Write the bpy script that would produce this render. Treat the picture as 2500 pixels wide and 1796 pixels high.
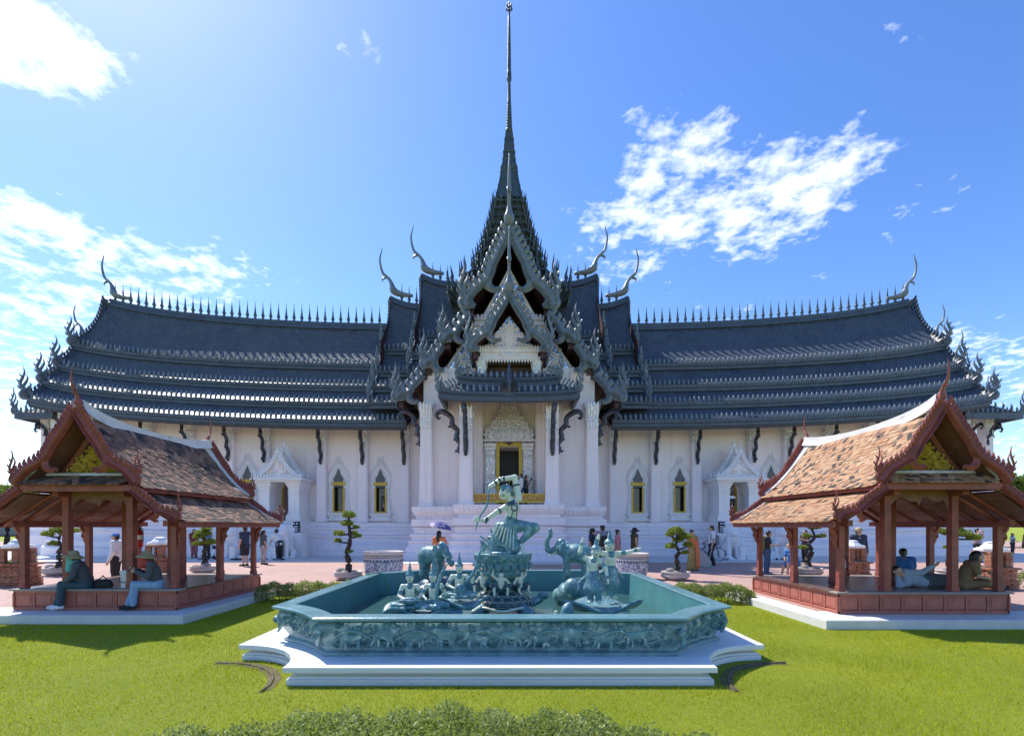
import bpy, math, random
import numpy as np
from mathutils import Vector, Matrix
for o in list(bpy.data.objects): bpy.data.objects.remove(o)
S = bpy.context.scene
COL = S.collection
rnd = random.Random(11)
rng = np.random.default_rng(5)
rad = math.radians
# ------------------------------------------------------------------ camera
HC = 1.75          # eye height above the plaza
FP = 1200.0        # focal length in photo pixels (2500 wide)
cam_d = bpy.data.cameras.new('camera'); cam = bpy.data.objects.new('camera', cam_d); COL.objects.link(cam)
cam.location = (0, 0, HC); cam.rotation_euler = (rad(90), 0, 0)
cam_d.sensor_width = 36; cam_d.lens = 36 * FP / 2500
cam_d.shift_x = 7 / 2500; cam_d.shift_y = 387 / 2500
cam_d.clip_start = .05; cam_d.clip_end = 6000
S.camera = cam
def PX(x, d): return (x - 1243) * d / FP
def PZ(y, d): return HC - (y - 1285) * d / FP
# ------------------------------------------------------------------ sky, sun, exposure
SUN_AZ, SUN_EL = 48, 54      # degrees left of +Y, elevation
sun_dir = Vector((-math.sin(rad(SUN_AZ)) * math.cos(rad(SUN_EL)), math.cos(rad(SUN_AZ)) * math.cos(rad(SUN_EL)), math.sin(rad(SUN_EL))))
W = bpy.data.worlds.new('World'); W.cycles.sampling_method = 'MANUAL'; W.cycles.sample_map_resolution = 512; S.world = W; W.use_nodes = True
nt = W.node_tree; nt.nodes.clear()
def wn(t, **k):
    n = nt.nodes.new(t)
    for a, v in k.items(): setattr(n, a, v)
    return n
def wl(a, b): nt.links.new(a, b)
sky = wn('ShaderNodeTexSky', sky_type='NISHITA', sun_disc=False)
sky.sun_elevation = rad(SUN_EL); sky.sun_rotation = rad(-SUN_AZ)
sky.air_density = 1.0; sky.dust_density = .3; sky.ozone_density = 2.6; sky.altitude = 0
tc = wn('ShaderNodeTexCoord')
sep = wn('ShaderNodeSeparateXYZ'); wl(tc.outputs['Generated'], sep.inputs[0])
def wmath(op, a, b=None, c=None, clamp=False):
    n = wn('ShaderNodeMath', operation=op); n.use_clamp = clamp
    for i, v in enumerate((a, b, c)):
        if v is None: continue
        if isinstance(v, (int, float)): n.inputs[i].default_value = v
        else: wl(v, n.inputs[i])
    return n.outputs[0]
# cloud layer: the view direction met with a flat cloud deck
zc = wmath('MAXIMUM', sep.outputs[2], .03)
zd = wmath('ADD', zc, .10)
cu = wmath('DIVIDE', sep.outputs[0], zd); cv = wmath('DIVIDE', sep.outputs[1], zd)
comb = wn('ShaderNodeCombineXYZ'); wl(cu, comb.inputs[0]); wl(cv, comb.inputs[1])
def wnoise(scale, det, rough, dist=0, off=(0, 0, 0), sc=(1, 1, 1), rot=0):
    mp = wn('ShaderNodeMapping'); mp.inputs['Location'].default_value = off; mp.inputs['Scale'].default_value = sc
    mp.inputs['Rotation'].default_value = (0, 0, rot)
    wl(comb.outputs[0], mp.inputs[0])
    n = wn('ShaderNodeTexNoise'); n.inputs['Scale'].default_value = scale; n.inputs['Detail'].default_value = det
    n.inputs['Roughness'].default_value = rough; n.inputs['Distortion'].default_value = dist
    wl(mp.outputs[0], n.inputs[0]); return n.outputs[0]
def blobmask(u, v, ru, rv):
    du = wmath('DIVIDE', wmath('SUBTRACT', cu, u), ru); dv = wmath('DIVIDE', wmath('SUBTRACT', cv, v), rv)
    return wmath('MULTIPLY', wmath('SUBTRACT', 1, wmath('SQRT', wmath('ADD', wmath('MULTIPLY', du, du), wmath('MULTIPLY', dv, dv))), clamp=True), 1.7, clamp=True)
def dirs(x, y):
    v = Vector(((x - 1243) / FP, 1, (1285 - y) / FP)).normalized(); return v.x / (v.z + .1), v.y / (v.z + .1)
m = None
for (x, y, ru, rv, wt) in ((1680, 470, .36, .40, .95), (1560, 570, .34, .40, .85), (1900, 490, .34, .40, .95), (1930, 320, .2, .2, .55),
                           (2260, 505, .18, .22, .6), (40, 110, .24, .16, 1.2), (60, 580, .42, .42, .95), (330, 680, .7, .40, .85),
                           (60, 820, 1.1, 1.0, .8), (2420, 880, .9, .6, .8), (1780, 730, .7, .4, .5), (880, 130, .09, .07, .62), (2200, 110, .2, .1, .5),
                           (120, 1050, 3, 2.2, .8), (2450, 1060, 3, 2.2, .7)):
    a, b = dirs(x, y)
    q = wmath('MULTIPLY', blobmask(a, b, ru, rv), wt)
    m = q if m is None else wmath('MAXIMUM', m, q)
# elsewhere in the dome: the same kind of scattered cloud, outside the part of the sky seen here
far = wmath('MULTIPLY', wmath('LESS_THAN', sep.outputs[1], .35), wmath('MULTIPLY', wnoise(.5, 2, .5, 0, (4, 9, 0)), .8))
m = wmath('MAXIMUM', m, far)
n1 = wnoise(4.6, 5, .6, .2, (1.3, .4, 0)); n2 = wnoise(17, 4, .6, .1, (7, 3, 0), (1, 1, 1)); n3 = wnoise(5, 4, .68, .5, (3, 5, 0), (1, 3.4, 1), .5)
nz = wmath('ADD', wmath('MULTIPLY', n1, .40), wmath('ADD', wmath('MULTIPLY', n2, .48), wmath('MULTIPLY', n3, .12)))
dens = wmath('ADD', wmath('MULTIPLY', m, .30), wmath('SUBTRACT', nz, .715))
dens = wmath('MULTIPLY', dens, 3.7, clamp=True)
dens = wmath('MULTIPLY', dens, .95)
hs = wn('ShaderNodeHueSaturation'); hs.inputs['Saturation'].default_value = 1.24; hs.inputs['Hue'].default_value = .511; hs.inputs['Value'].default_value = 1.0; wl(sky.outputs[0], hs.inputs['Color'])
bgs = wn('ShaderNodeBackground'); wl(hs.outputs[0], bgs.inputs[0]); bgs.inputs[1].default_value = .116
cb = wn('ShaderNodeBackground'); cb.inputs[0].default_value = (.98, .985, 1, 1); cb.inputs[1].default_value = 1.0
mx = wn('ShaderNodeMixShader'); wl(dens, mx.inputs[0]); wl(bgs.outputs[0], mx.inputs[1]); wl(cb.outputs[0], mx.inputs[2])
wo = wn('ShaderNodeOutputWorld'); wl(mx.outputs[0], wo.inputs[0])
sl = bpy.data.lights.new('sun', 'SUN'); sl.energy = 2.9; sl.angle = rad(.53); sl.color = (1, .955, .88)
so = bpy.data.objects.new('sun', sl); COL.objects.link(so); so.rotation_euler = (-sun_dir).to_track_quat('-Z', 'Y').to_euler()
vs = S.view_settings; vs.view_transform = 'Standard'; vs.look = 'None'; vs.exposure = 1.12; vs.gamma = 1; vs.use_curve_mapping = False
S.render.engine = 'CYCLES'

# ------------------------------------------------------------------ materials
def nodes_of(name):
    m = bpy.data.materials.new(name); m.use_nodes = True; t = m.node_tree
    return m, t, t.nodes['Principled BSDF']
def col4(c): return (c[0], c[1], c[2], 1)
class NB:
    """small node-building helper"""
    def __init__(s, t): s.t = t
    def n(s, typ, ins=None, **k):
        n = s.t.nodes.new(typ)
        for a, v in k.items(): setattr(n, a, v)
        for key, v in (ins or {}).items(): s.set(n.inputs[key], v)
        return n
    def set(s, inp, v):
        if hasattr(v, 'is_linked') or isinstance(v, bpy.types.NodeSocket): s.t.links.new(v, inp)
        else: inp.default_value = v
    def math(s, op, a, b=0.0, clamp=False):
        n = s.n('ShaderNodeMath', {0: a, 1: b}, operation=op); n.use_clamp = clamp; return n.outputs[0]
    def mix(s, f, a, b):
        n = s.n('ShaderNodeMix', data_type='RGBA')
        s.set(n.inputs[0], f); s.set(n.inputs[6], a if not isinstance(a, tuple) else col4(a)); s.set(n.inputs[7], b if not isinstance(b, tuple) else col4(b))
        return n.outputs[2]
    def ramp(s, f, stops):
        n = s.n('ShaderNodeValToRGB', {0: f}); e = n.color_ramp.elements
        while len(e) < len(stops): e.new(.5)
        for i, (p, c) in enumerate(stops): e[i].position = p; e[i].color = col4(c) if isinstance(c, tuple) else (c, c, c, 1)
        return n.outputs[0]
    def noise(s, scale, det=3, rough=.55, vec=None, dist=0):
        n = s.n('ShaderNodeTexNoise', {'Scale': scale, 'Detail': det, 'Roughness': rough, 'Distortion': dist})
        if vec is not None: s.t.links.new(vec, n.inputs[0])
        return n.outputs[0]
    def pos(s): return s.n('ShaderNodeNewGeometry').outputs['Position']
    def bump(s, h, strength, dist=.02):
        return s.n('ShaderNodeBump', {'Height': h, 'Strength': strength, 'Distance': dist}).outputs[0]
def mat(name, c, rough=.6, var=.25, vs=2.0, bump=.0, bs=30., metal=0., spec=.5, coat=0., c2=None, dirt=None, bd=.02, streak=0.):
    """plain surface: colour varied by noise at two scales, fine bump"""
    m, t, p = nodes_of(name); b = NB(t); P = b.pos()
    c2 = c2 or tuple(x * (1 - var) for x in c)
    f = b.ramp(b.noise(vs, 5, .62, P), [(.32, 0.), (.68, 1.)])
    o = b.mix(f, c2, c)
    if dirt:
        g = b.ramp(b.noise(dirt[1], 8, .72, P, .4), [(dirt[2], 0.), (dirt[2] + .14, 1.)])
        o = b.mix(g, o, dirt[0])
    if streak:
        mp = b.n('ShaderNodeMapping', {'Vector': P, 'Scale': (2.6, 2.6, .16)}).outputs[0]
        sg = b.ramp(b.noise(1.0, 6, .7, mp), [(.52, 0.), (.74, streak)])
        o = b.mix(sg, o, tuple(x * .62 for x in c))
        mp2 = b.n('ShaderNodeMapping', {'Vector': P, 'Scale': (9, 9, .5)}).outputs[0]
        o = b.mix(b.ramp(b.noise(1.0, 4, .7, mp2), [(.55, 0.), (.8, streak * .8)]), o, tuple(x * .7 for x in c))
    t.links.new(o, p.inputs['Base Color'])
    p.inputs['Roughness'].default_value = rough; p.inputs['Metallic'].default_value = metal
    p.inputs['Specular IOR Level'].default_value = spec; p.inputs['Coat Weight'].default_value = coat
    p.inputs['Coat Roughness'].default_value = .12
    if bump: t.links.new(b.bump(b.noise(bs, 4, .6, P), bump, bd), p.inputs['Normal'])
    return m
MT = {}
def mats():
    g = MT
    g['plaster'] = mat('white_plaster', (.88, .79, .80), .55, .05, .8, .12, 9, dirt=((.66, .61, .61), 1.1, .62), streak=.4)
    g['plaster2'] = mat('cream_plaster', (.88, .785, .775), .6, .05, .8, .12, 9, dirt=((.66, .59, .57), 1.3, .63), streak=.45)
    g['white'] = mat('white_stucco', (.84, .82, .82), .5, .09, 3, .25, 40, streak=.35, dirt=((.6, .57, .55), 3, .66))
    g['base_white'] = mat('white_fountain_base', (.80, .80, .80), .55, .06, 2, .15, 25, dirt=((.45, .43, .40), 3.2, .68))
    g['roofdark'] = mat('slate_blue_trim', (.07, .092, .125), .4, .35, 1.5, .3, 14, spec=.5, c2=(.042, .056, .08))
    g['rooforn'] = mat('blue_grey_ornament', (.185, .23, .265), .42, .3, 3, .35, 18, spec=.5, c2=(.11, .14, .17))
    g['roofspire'] = mat('dark_green_grey_ornament', (.065, .09, .112), .45, .4, 3, .4, 22, spec=.4, c2=(.035, .052, .068))
    g['spireorn'] = mat('dark_blue_grey_ornament', (.085, .115, .135), .45, .4, 3, .35, 18, spec=.45, c2=(.04, .058, .07))
    g['bracket'] = mat('dark_metal_bracket', (.09, .095, .11), .3, .4, 5, .35, 20, metal=.35, spec=.6, c2=(.04, .042, .05))
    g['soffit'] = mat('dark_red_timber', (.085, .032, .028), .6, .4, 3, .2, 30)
    g['gold'] = mat('gold_paint', (.56, .37, .045), .38, .3, 6, .2, 40, metal=.35)
    g['gilt'] = mat('gilded_carving', (.68, .47, .06), .35, .4, 12, .4, 60, metal=.4)
    g['dark'] = mat('shade_black', (.018, .016, .015), .5, .4, 3)  # near-black painted as shade: inside the doors, under the spire's lowest tier
    g['redwood'] = mat('red_painted_timber', (.34, .078, .058), .5, .3, 4, .3, 35, c2=(.19, .05, .04), dirt=((.12, .04, .035), 2.6, .60), streak=.45)
    g['redlight'] = mat('faded_red_panel', (.44, .135, .095), .55, .25, 5, .2, 35, dirt=((.25, .08, .06), 3.4, .58), streak=.5)
    g['ceilwood'] = mat('brown_ceiling_board', (.23, .10, .075), .6, .35, 6, .2, 35)
    g['ridge'] = mat('white_ridge_cement', (.72, .70, .67), .65, .12, 3, .3, 25, dirt=((.22, .21, .19), 4.2, .57))
    g['slab'] = mat('white_concrete_edge', (.68, .665, .63), .7, .12, 3, .3, 30, dirt=((.34, .32, .29), 2.8, .63))
    g['teal'] = mat('teal_ceramic', (.135, .285, .30), .3, .4, 5, .55, 28, spec=.5, coat=.25, c2=(.06, .165, .20), dirt=((.42, .55, .52), 9, .52))
    g['teallight'] = mat('pale_teal_ceramic', (.16, .32, .35), .26, .3, 2.6, .15, 18, coat=.4, c2=(.10, .235, .27), dirt=((.32, .48, .48), 3, .64))
    g['tealin'] = mat('teal_basin_lining', (.085, .25, .255), .4, .3, 1.6, .1, 12, c2=(.055, .18, .195))
    g['friezeground'] = mat('pale_frieze_glaze', (.21, .345, .35), .3, .4, 6, .6, 22, coat=.3, c2=(.085, .185, .215), dirt=((.36, .48, .46), 9, .60))
    g['cream'] = mat('cream_ceramic', (.72, .745, .58), .3, .12, 6, .1, 30, coat=.3, dirt=((.42, .53, .46), 6, .66))
    g['tealdark'] = mat('dark_teal_ceramic', (.032, .095, .125), .28, .4, 5, .3, 30, coat=.3)
    g['stone'] = mat('grey_pot_stone', (.52, .47, .42), .75, .3, 5, .4, 24, c2=(.36, .32, .29))
    g['rock'] = mat('rough_rock', (.38, .34, .31), .85, .4, 7, .7, 14)
    g['bark'] = mat('dark_bark', (.055, .042, .036), .85, .5, 9, .8, 26)
    g['skin'] = mat('skin', (.56, .33, .23), .5, .1, 6)
    g['blackhair'] = mat('black_hair', (.016, .013, .012), .4, .4, 20)
    g['white_cloth'] = mat('white_cloth', (.78, .77, .79), .8, .1, 9, .25, 22)
    g['black_cloth'] = mat('black_cloth', (.022, .022, .026), .8, .3, 9, .2, 22)
    g['rubber'] = mat('black_rubber', (.02, .02, .02), .5)
    g['steel'] = mat('grey_metal', (.4, .41, .43), .35, .2, 8, metal=.8)
    g['red_ext'] = mat('red_enamel', (.5, .012, .02), .3, .15, 5, coat=.4)
    g['hose'] = mat('green_rubber_hose', (.02, .30, .16), .4)
    g['soil'] = mat('drain_soil', (.16, .12, .085), .9, .5, 9, .6, 30)
    g['pane'] = mat('dark_window_glass', (.02, .022, .025), .12, .4, 1.5, spec=.6)
    g['greypane'] = mat('grey_lattice_pane', (.10, .10, .11), .35, .3, 3)
    # mosaic of mirror chips in white plaster
    m, t, p = nodes_of('mirror_mosaic_plaster'); b = NB(t); P = b.pos()
    v = b.n('ShaderNodeTexVoronoi', {'Vector': P, 'Scale': 20.0}); ch = b.n('ShaderNodeSeparateColor', {0: v.outputs['Color']}).outputs[0]
    f = b.math('GREATER_THAN', ch, .74)
    t.links.new(b.mix(f, (.80, .76, .74), (.74, .78, .86)), p.inputs['Base Color'])
    t.links.new(b.math('MULTIPLY', f, .85), p.inputs['Metallic'])
    t.links.new(b.math('SUBTRACT', .55, b.math('MULTIPLY', f, .4)), p.inputs['Roughness'])
    t.links.new(b.bump(v.outputs['Distance'], .6, .03), p.inputs['Normal']); g['mosaic'] = m
    m, t, p = nodes_of('blue_mirror_panel'); b = NB(t); P = b.pos()
    v = b.n('ShaderNodeTexVoronoi', {'Vector': P, 'Scale': 7.0}); 
    t.links.new(b.ramp(b.n('ShaderNodeSeparateColor', {0: v.outputs['Color']}).outputs[0], [(0., (.26, .31, .42)), (1., (.55, .60, .70))]), p.inputs['Base Color'])
    p.inputs['Metallic'].default_value = .8; p.inputs['Roughness'].default_value = .2
    t.links.new(b.bump(v.outputs['Distance'], .6, .04), p.inputs['Normal']); g['mirror'] = m
    # main roof tiles: rows of small scale tiles from the uv in metres
    m, t, p = nodes_of('slate_blue_scale_tiles'); b = NB(t)
    uv = b.n('ShaderNodeUVMap').outputs[0]; sx = b.n('ShaderNodeSeparateXYZ', {0: uv})
    row = b.math('DIVIDE', sx.outputs[1], .20); fl = b.math('FLOOR', row); fr = b.math('FRACT', row)
    uu = b.math('ADD', b.math('DIVIDE', sx.outputs[0], .24), b.math('MULTIPLY', fl, .5)); fu = b.math('FRACT', uu)
    du = b.math('ABSOLUTE', b.math('SUBTRACT', fu, .5))                       # 0 mid .. .5 edge
    edge = b.math('SUBTRACT', fr, b.math('MULTIPLY', b.math('MULTIPLY', du, du), 2.6))
    hgt = b.math('FRACT', b.math('ADD', edge, 1.0))
    line = b.math('LESS_THAN', hgt, .16)
    cell = b.n('ShaderNodeTexWhiteNoise', {'Vector': b.n('ShaderNodeCombineXYZ', {0: b.math('FLOOR', uu), 1: fl}).outputs[0]}).outputs[0]
    base = b.mix(cell, (.050, .065, .090), (.085, .104, .136))
    base = b.mix(b.ramp(b.noise(.55, 5, .65, b.pos()), [(.35, 0.), (.7, .6)]), base, (.115, .132, .16))
    t.links.new(b.mix(b.math('MULTIPLY', line, .8), base, (.010, .014, .022)), p.inputs['Base Color'])
    t.links.new(b.math('ADD', .52, b.math('MULTIPLY', cell, .16)), p.inputs['Roughness'])
    t.links.new(b.bump(b.math('SUBTRACT', 1, hgt), .7, .05), p.inputs['Normal']); p.inputs['Specular IOR Level'].default_value = .3; g['rooftile'] = m
    # clay tiles, one tone per tile
    def clay(name, stops, moss):
        m, t, p = nodes_of(name); b = NB(t); gi = b.n('ShaderNodeNewGeometry'); oi = b.n('ShaderNodeObjectInfo')
        r = b.math('FRACT', b.math('ADD', gi.outputs['Random Per Island'], oi.outputs['Random']))
        c = b.ramp(r, stops)
        k = b.ramp(b.noise(1.3, 5, .68, gi.outputs['Position']), [(.36, 0.), (.55, 1.)])
        r2 = b.math('FRACT', b.math('MULTIPLY', r, 7.31))
        k = b.math('MULTIPLY', k, b.math('GREATER_THAN', r2, 1 - moss))
        c = b.mix(k, c, (.022, .019, .017))
        c = b.mix(b.math('MULTIPLY', b.noise(28, 3, .6, gi.outputs['Position']), .45), c, (.10, .065, .05))
        t.links.new(c, p.inputs['Base Color']); p.inputs['Roughness'].default_value = .75
        t.links.new(b.bump(b.noise(40, 3, .6, gi.outputs['Position']), .35, .01), p.inputs['Normal'])
        return m
    g['clay_a'] = clay('weathered_clay_tile', [(0., (.27, .12, .07)), (.4, (.34, .175, .11)), (.75, (.42, .24, .155)), (1., (.21, .095, .06))], .80)
    g['clay_b'] = clay('orange_clay_tile', [(0., (.42, .19, .085)), (.4, (.50, .28, .14)), (.75, (.58, .37, .21)), (1., (.36, .155, .075))], .20)
    # loose brick
    m, t, p = nodes_of('old_red_brick'); b = NB(t); oi = b.n('ShaderNodeObjectInfo'); P = b.pos()
    c = b.ramp(oi.outputs['Random'], [(0., (.30, .095, .05)), (.4, (.40, .155, .085)), (.7, (.44, .21, .13)), (1., (.24, .12, .085))])
    c = b.mix(b.ramp(b.noise(9, 6, .7, P), [(.45, 0.), (.7, .75)]), c, (.20, .14, .11))
    t.links.new(c, p.inputs['Base Color']); p.inputs['Roughness'].default_value = .85
    t.links.new(b.bump(b.noise(45, 4, .65, P), .6, .01), p.inputs['Normal']); g['brick'] = m
    g['mortar'] = mat('grey_mortar', (.26, .21, .18), .9, .3, 9, .5, 40)
    # brick paving
    m, t, p = nodes_of('pink_brick_paving'); b = NB(t); P = b.pos()
    br = b.n('ShaderNodeTexBrick', {'Vector': P, 'Color1': (.47, .285, .235, 1), 'Color2': (.385, .215, .175, 1), 'Mortar': (.30, .21, .18, 1), 'Scale': 1.0, 'Mortar Size': .006, 'Brick Width': .2, 'Row Height': .1, 'Bias': .0}, offset=.5)
    c = b.mix(b.ramp(b.noise(.5, 7, .68, P), [(.3, 0.), (.75, .55)]), br.outputs[0], (.54, .385, .325))
    c = b.mix(b.ramp(b.noise(2.3, 7, .7, P), [(.5, 0.), (.72, .4)]), c, (.27, .17, .14))
    t.links.new(c, p.inputs['Base Color']); p.inputs['Roughness'].default_value = .8
    t.links.new(b.bump(b.math('SUBTRACT', 1, br.outputs[1]), .5, .01), p.inputs['Normal']); g['paving'] = m
    # lawn soil and grass blades
    m, t, p = nodes_of('lawn_ground'); b = NB(t); P = b.pos()
    c = b.mix(b.ramp(b.noise(.7, 6, .65, P), [(.32, 0.), (.7, 1.)]), (.26, .32, .006), (.38, .42, .010))
    c = b.mix(b.ramp(b.noise(60, 3, .7, P), [(.35, 0.), (.7, .8)]), c, (.12, .17, .006))
    t.links.new(c, p.inputs['Base Color']); p.inputs['Roughness'].default_value = .9
    t.links.new(b.bump(b.noise(90, 3, .7, P), 1, .03), p.inputs['Normal']); g['lawn'] = m
    def leaf(name, a, c, tr=.35, rough=.5, big=None):
        m, t, p = nodes_of(name); b = NB(t); gi = b.n('ShaderNodeNewGeometry')
        col = b.mix(gi.outputs['Random Per Island'], a, c)
        if big:
            col = b.mix(b.ramp(b.noise(big[1], 5, .6, gi.outputs['Position']), [(.4, 0.), (.65, big[2])]), col, big[0])
            col = b.mix(b.ramp(b.noise(big[1] * .45, 6, .68, gi.outputs['Position'], .6), [(.48, 0.), (.66, .5)]), col, tuple(x * .5 for x in a))
        t.links.new(col, p.inputs['Base Color']); p.inputs['Roughness'].default_value = rough; p.inputs['Specular IOR Level'].default_value = .1 if rough > .9 else .4
        trn = b.n('ShaderNodeBsdfTranslucent'); t.links.new(b.mix(.35, col, (.30, .36, .02)), trn.inputs[0])
        mx = b.n('ShaderNodeMixShader', {0: tr}); t.links.new(p.outputs[0], mx.inputs[1]); t.links.new(trn.outputs[0], mx.inputs[2])
        t.links.new(mx.outputs[0], t.nodes['Material Output'].inputs[0]); return m
    g['grass'] = leaf('grass_blade', (.34, .39, .006), (.54, .57, .016), .45, .95, ((.56, .53, .05), .9, .45))
    g['leaf_hedge'] = leaf('hedge_leaf', (.17, .24, .04), (.38, .44, .13), .45, .4, ((.50, .52, .24), 3, .45))
    g['leaf_bonsai'] = leaf('bonsai_leaf', (.14, .21, .02), (.32, .38, .06), .38, .4)
    g['leaf_tree'] = leaf('tree_leaf', (.08, .14, .02), (.17, .25, .04), .4, .45)
    # porcelain: blue drawing on white glaze
    m, t, p = nodes_of('blue_white_porcelain'); b = NB(t); P = b.n('ShaderNodeTexCoord').outputs['Object']
    wv = b.noise(7, 5, .75, P, 1.6); f = b.ramp(wv, [(.47, 0.), (.5, 1.)])
    t.links.new(b.mix(f, (.62, .65, .66), (.16, .21, .34)), p.inputs['Base Color']); p.inputs['Roughness'].default_value = .2; g['porcelain'] = m
    m, t, p = nodes_of('pot_painted_stone'); b = NB(t); P = b.n('ShaderNodeTexCoord').outputs['Object']
    f = b.ramp(b.noise(9, 4, .7, P, 1.2), [(.55, 0.), (.6, .55)])
    t.links.new(b.mix(f, (.56, .51, .47), (.30, .30, .33)), p.inputs['Base Color']); p.inputs['Roughness'].default_value = .6; g['potpaint'] = m
    # water
    m, t, p = nodes_of('pool_water'); b = NB(t)
    p.inputs['Base Color'].default_value = (.045, .11, .10, 1); p.inputs['Roughness'].default_value = .06
    t.links.new(b.bump(b.noise(5, 3, .5, b.pos()), .12, .05), p.inputs['Normal']); g['water'] = m
    m, t, p = nodes_of('dotted_gilt_railing'); b = NB(t)
    v = b.n('ShaderNodeTexVoronoi', {'Vector': b.pos(), 'Scale': 14.}); f = b.ramp(v.outputs['Distance'], [(.2, 1.), (.4, 0.)])
    t.links.new(b.mix(f, (.32, .15, .03), (.72, .52, .16)), p.inputs['Base Color']); p.inputs['Metallic'].default_value = .3; p.inputs['Roughness'].default_value = .35; g['railing'] = m
    # brown floor boards
    g['floor'] = mat('polished_floor_board', (.17, .09, .07), .28, .4, 3, .15, 25, spec=.6, c2=(.10, .055, .045), dirt=((.34, .29, .25), 2.1, .60))
    g['greyboard'] = mat('worn_grey_board', (.34, .30, .27), .7, .3, 6, .3, 30)
mats()
_cm = {}
def cmat(name, c, rough=.8, **k):
    if name not in _cm: _cm[name] = mat(name, c, rough, k.pop('var', .18), k.pop('vs', 9), k.pop('bump', .25), k.pop('bs', 22), **k)
    return _cm[name]
def patmat(name, a, c, scale, thr=.5, dist=1.):
    if name in _cm: return _cm[name]
    m, t, p = nodes_of(name); b = NB(t)
    f = b.ramp(b.noise(scale, 2, .5, b.n('ShaderNodeTexCoord').outputs['Object'], dist), [(thr, 0.), (thr + .04, 1.)])
    t.links.new(b.mix(f, a, c), p.inputs['Base Color']); p.inputs['Roughness'].default_value = .8
    _cm[name] = m; return m
# ------------------------------------------------------------------ scene-tree helpers
def tag(o, label=None, cat=None, group=None, kind=None):
    if label: o['label'] = label
    if cat: o['category'] = cat
    if group: o['group'] = group
    if kind: o['kind'] = kind
    return o
def thing(name, label, cat, loc=(0, 0, 0), rz=0, group=None):
    o = bpy.data.objects.new(name, None); COL.objects.link(o); o.empty_display_size = .2
    o.location = loc; o.rotation_euler = (0, 0, rz); return tag(o, label, cat, group)
def link(name, me, parent=None, loc=None, rot=None, scale=None):
    o = bpy.data.objects.new(name, me); COL.objects.link(o)
    if parent is not None: o.parent = parent
    if loc is not None: o.location = loc
    if rot is not None: o.rotation_euler = rot
    if scale is not None: o.scale = (scale,) * 3 if isinstance(scale, (int, float)) else scale
    return o
def copy_tree(o, parent=None):
    c = o.copy(); COL.objects.link(c); c.parent = parent
    for ch in o.children: copy_tree(ch, c)
    return c
def catmull(pts, n):
    pts = [np.array(p, float) for p in pts]; out = []
    P = [2 * pts[0] - pts[1]] + pts + [2 * pts[-1] - pts[-2]]
    for i in range(1, len(P) - 2):
        for j in range(n):
            t = j / n; a, b, c, d = P[i - 1:i + 3]
            out.append(.5 * (2 * b + (c - a) * t + (2 * a - 5 * b + 4 * c - d) * t * t + (3 * b - a - 3 * c + d) * t ** 3))
    out.append(pts[-1]); return out
def lerpl(w, n):
    out = []
    for i in range(len(w) - 1):
        for j in range(n): out.append(w[i] + (w[i + 1] - w[i]) * j / n)
    out.append(w[-1]); return out
ID = Matrix.Identity(4)
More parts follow.
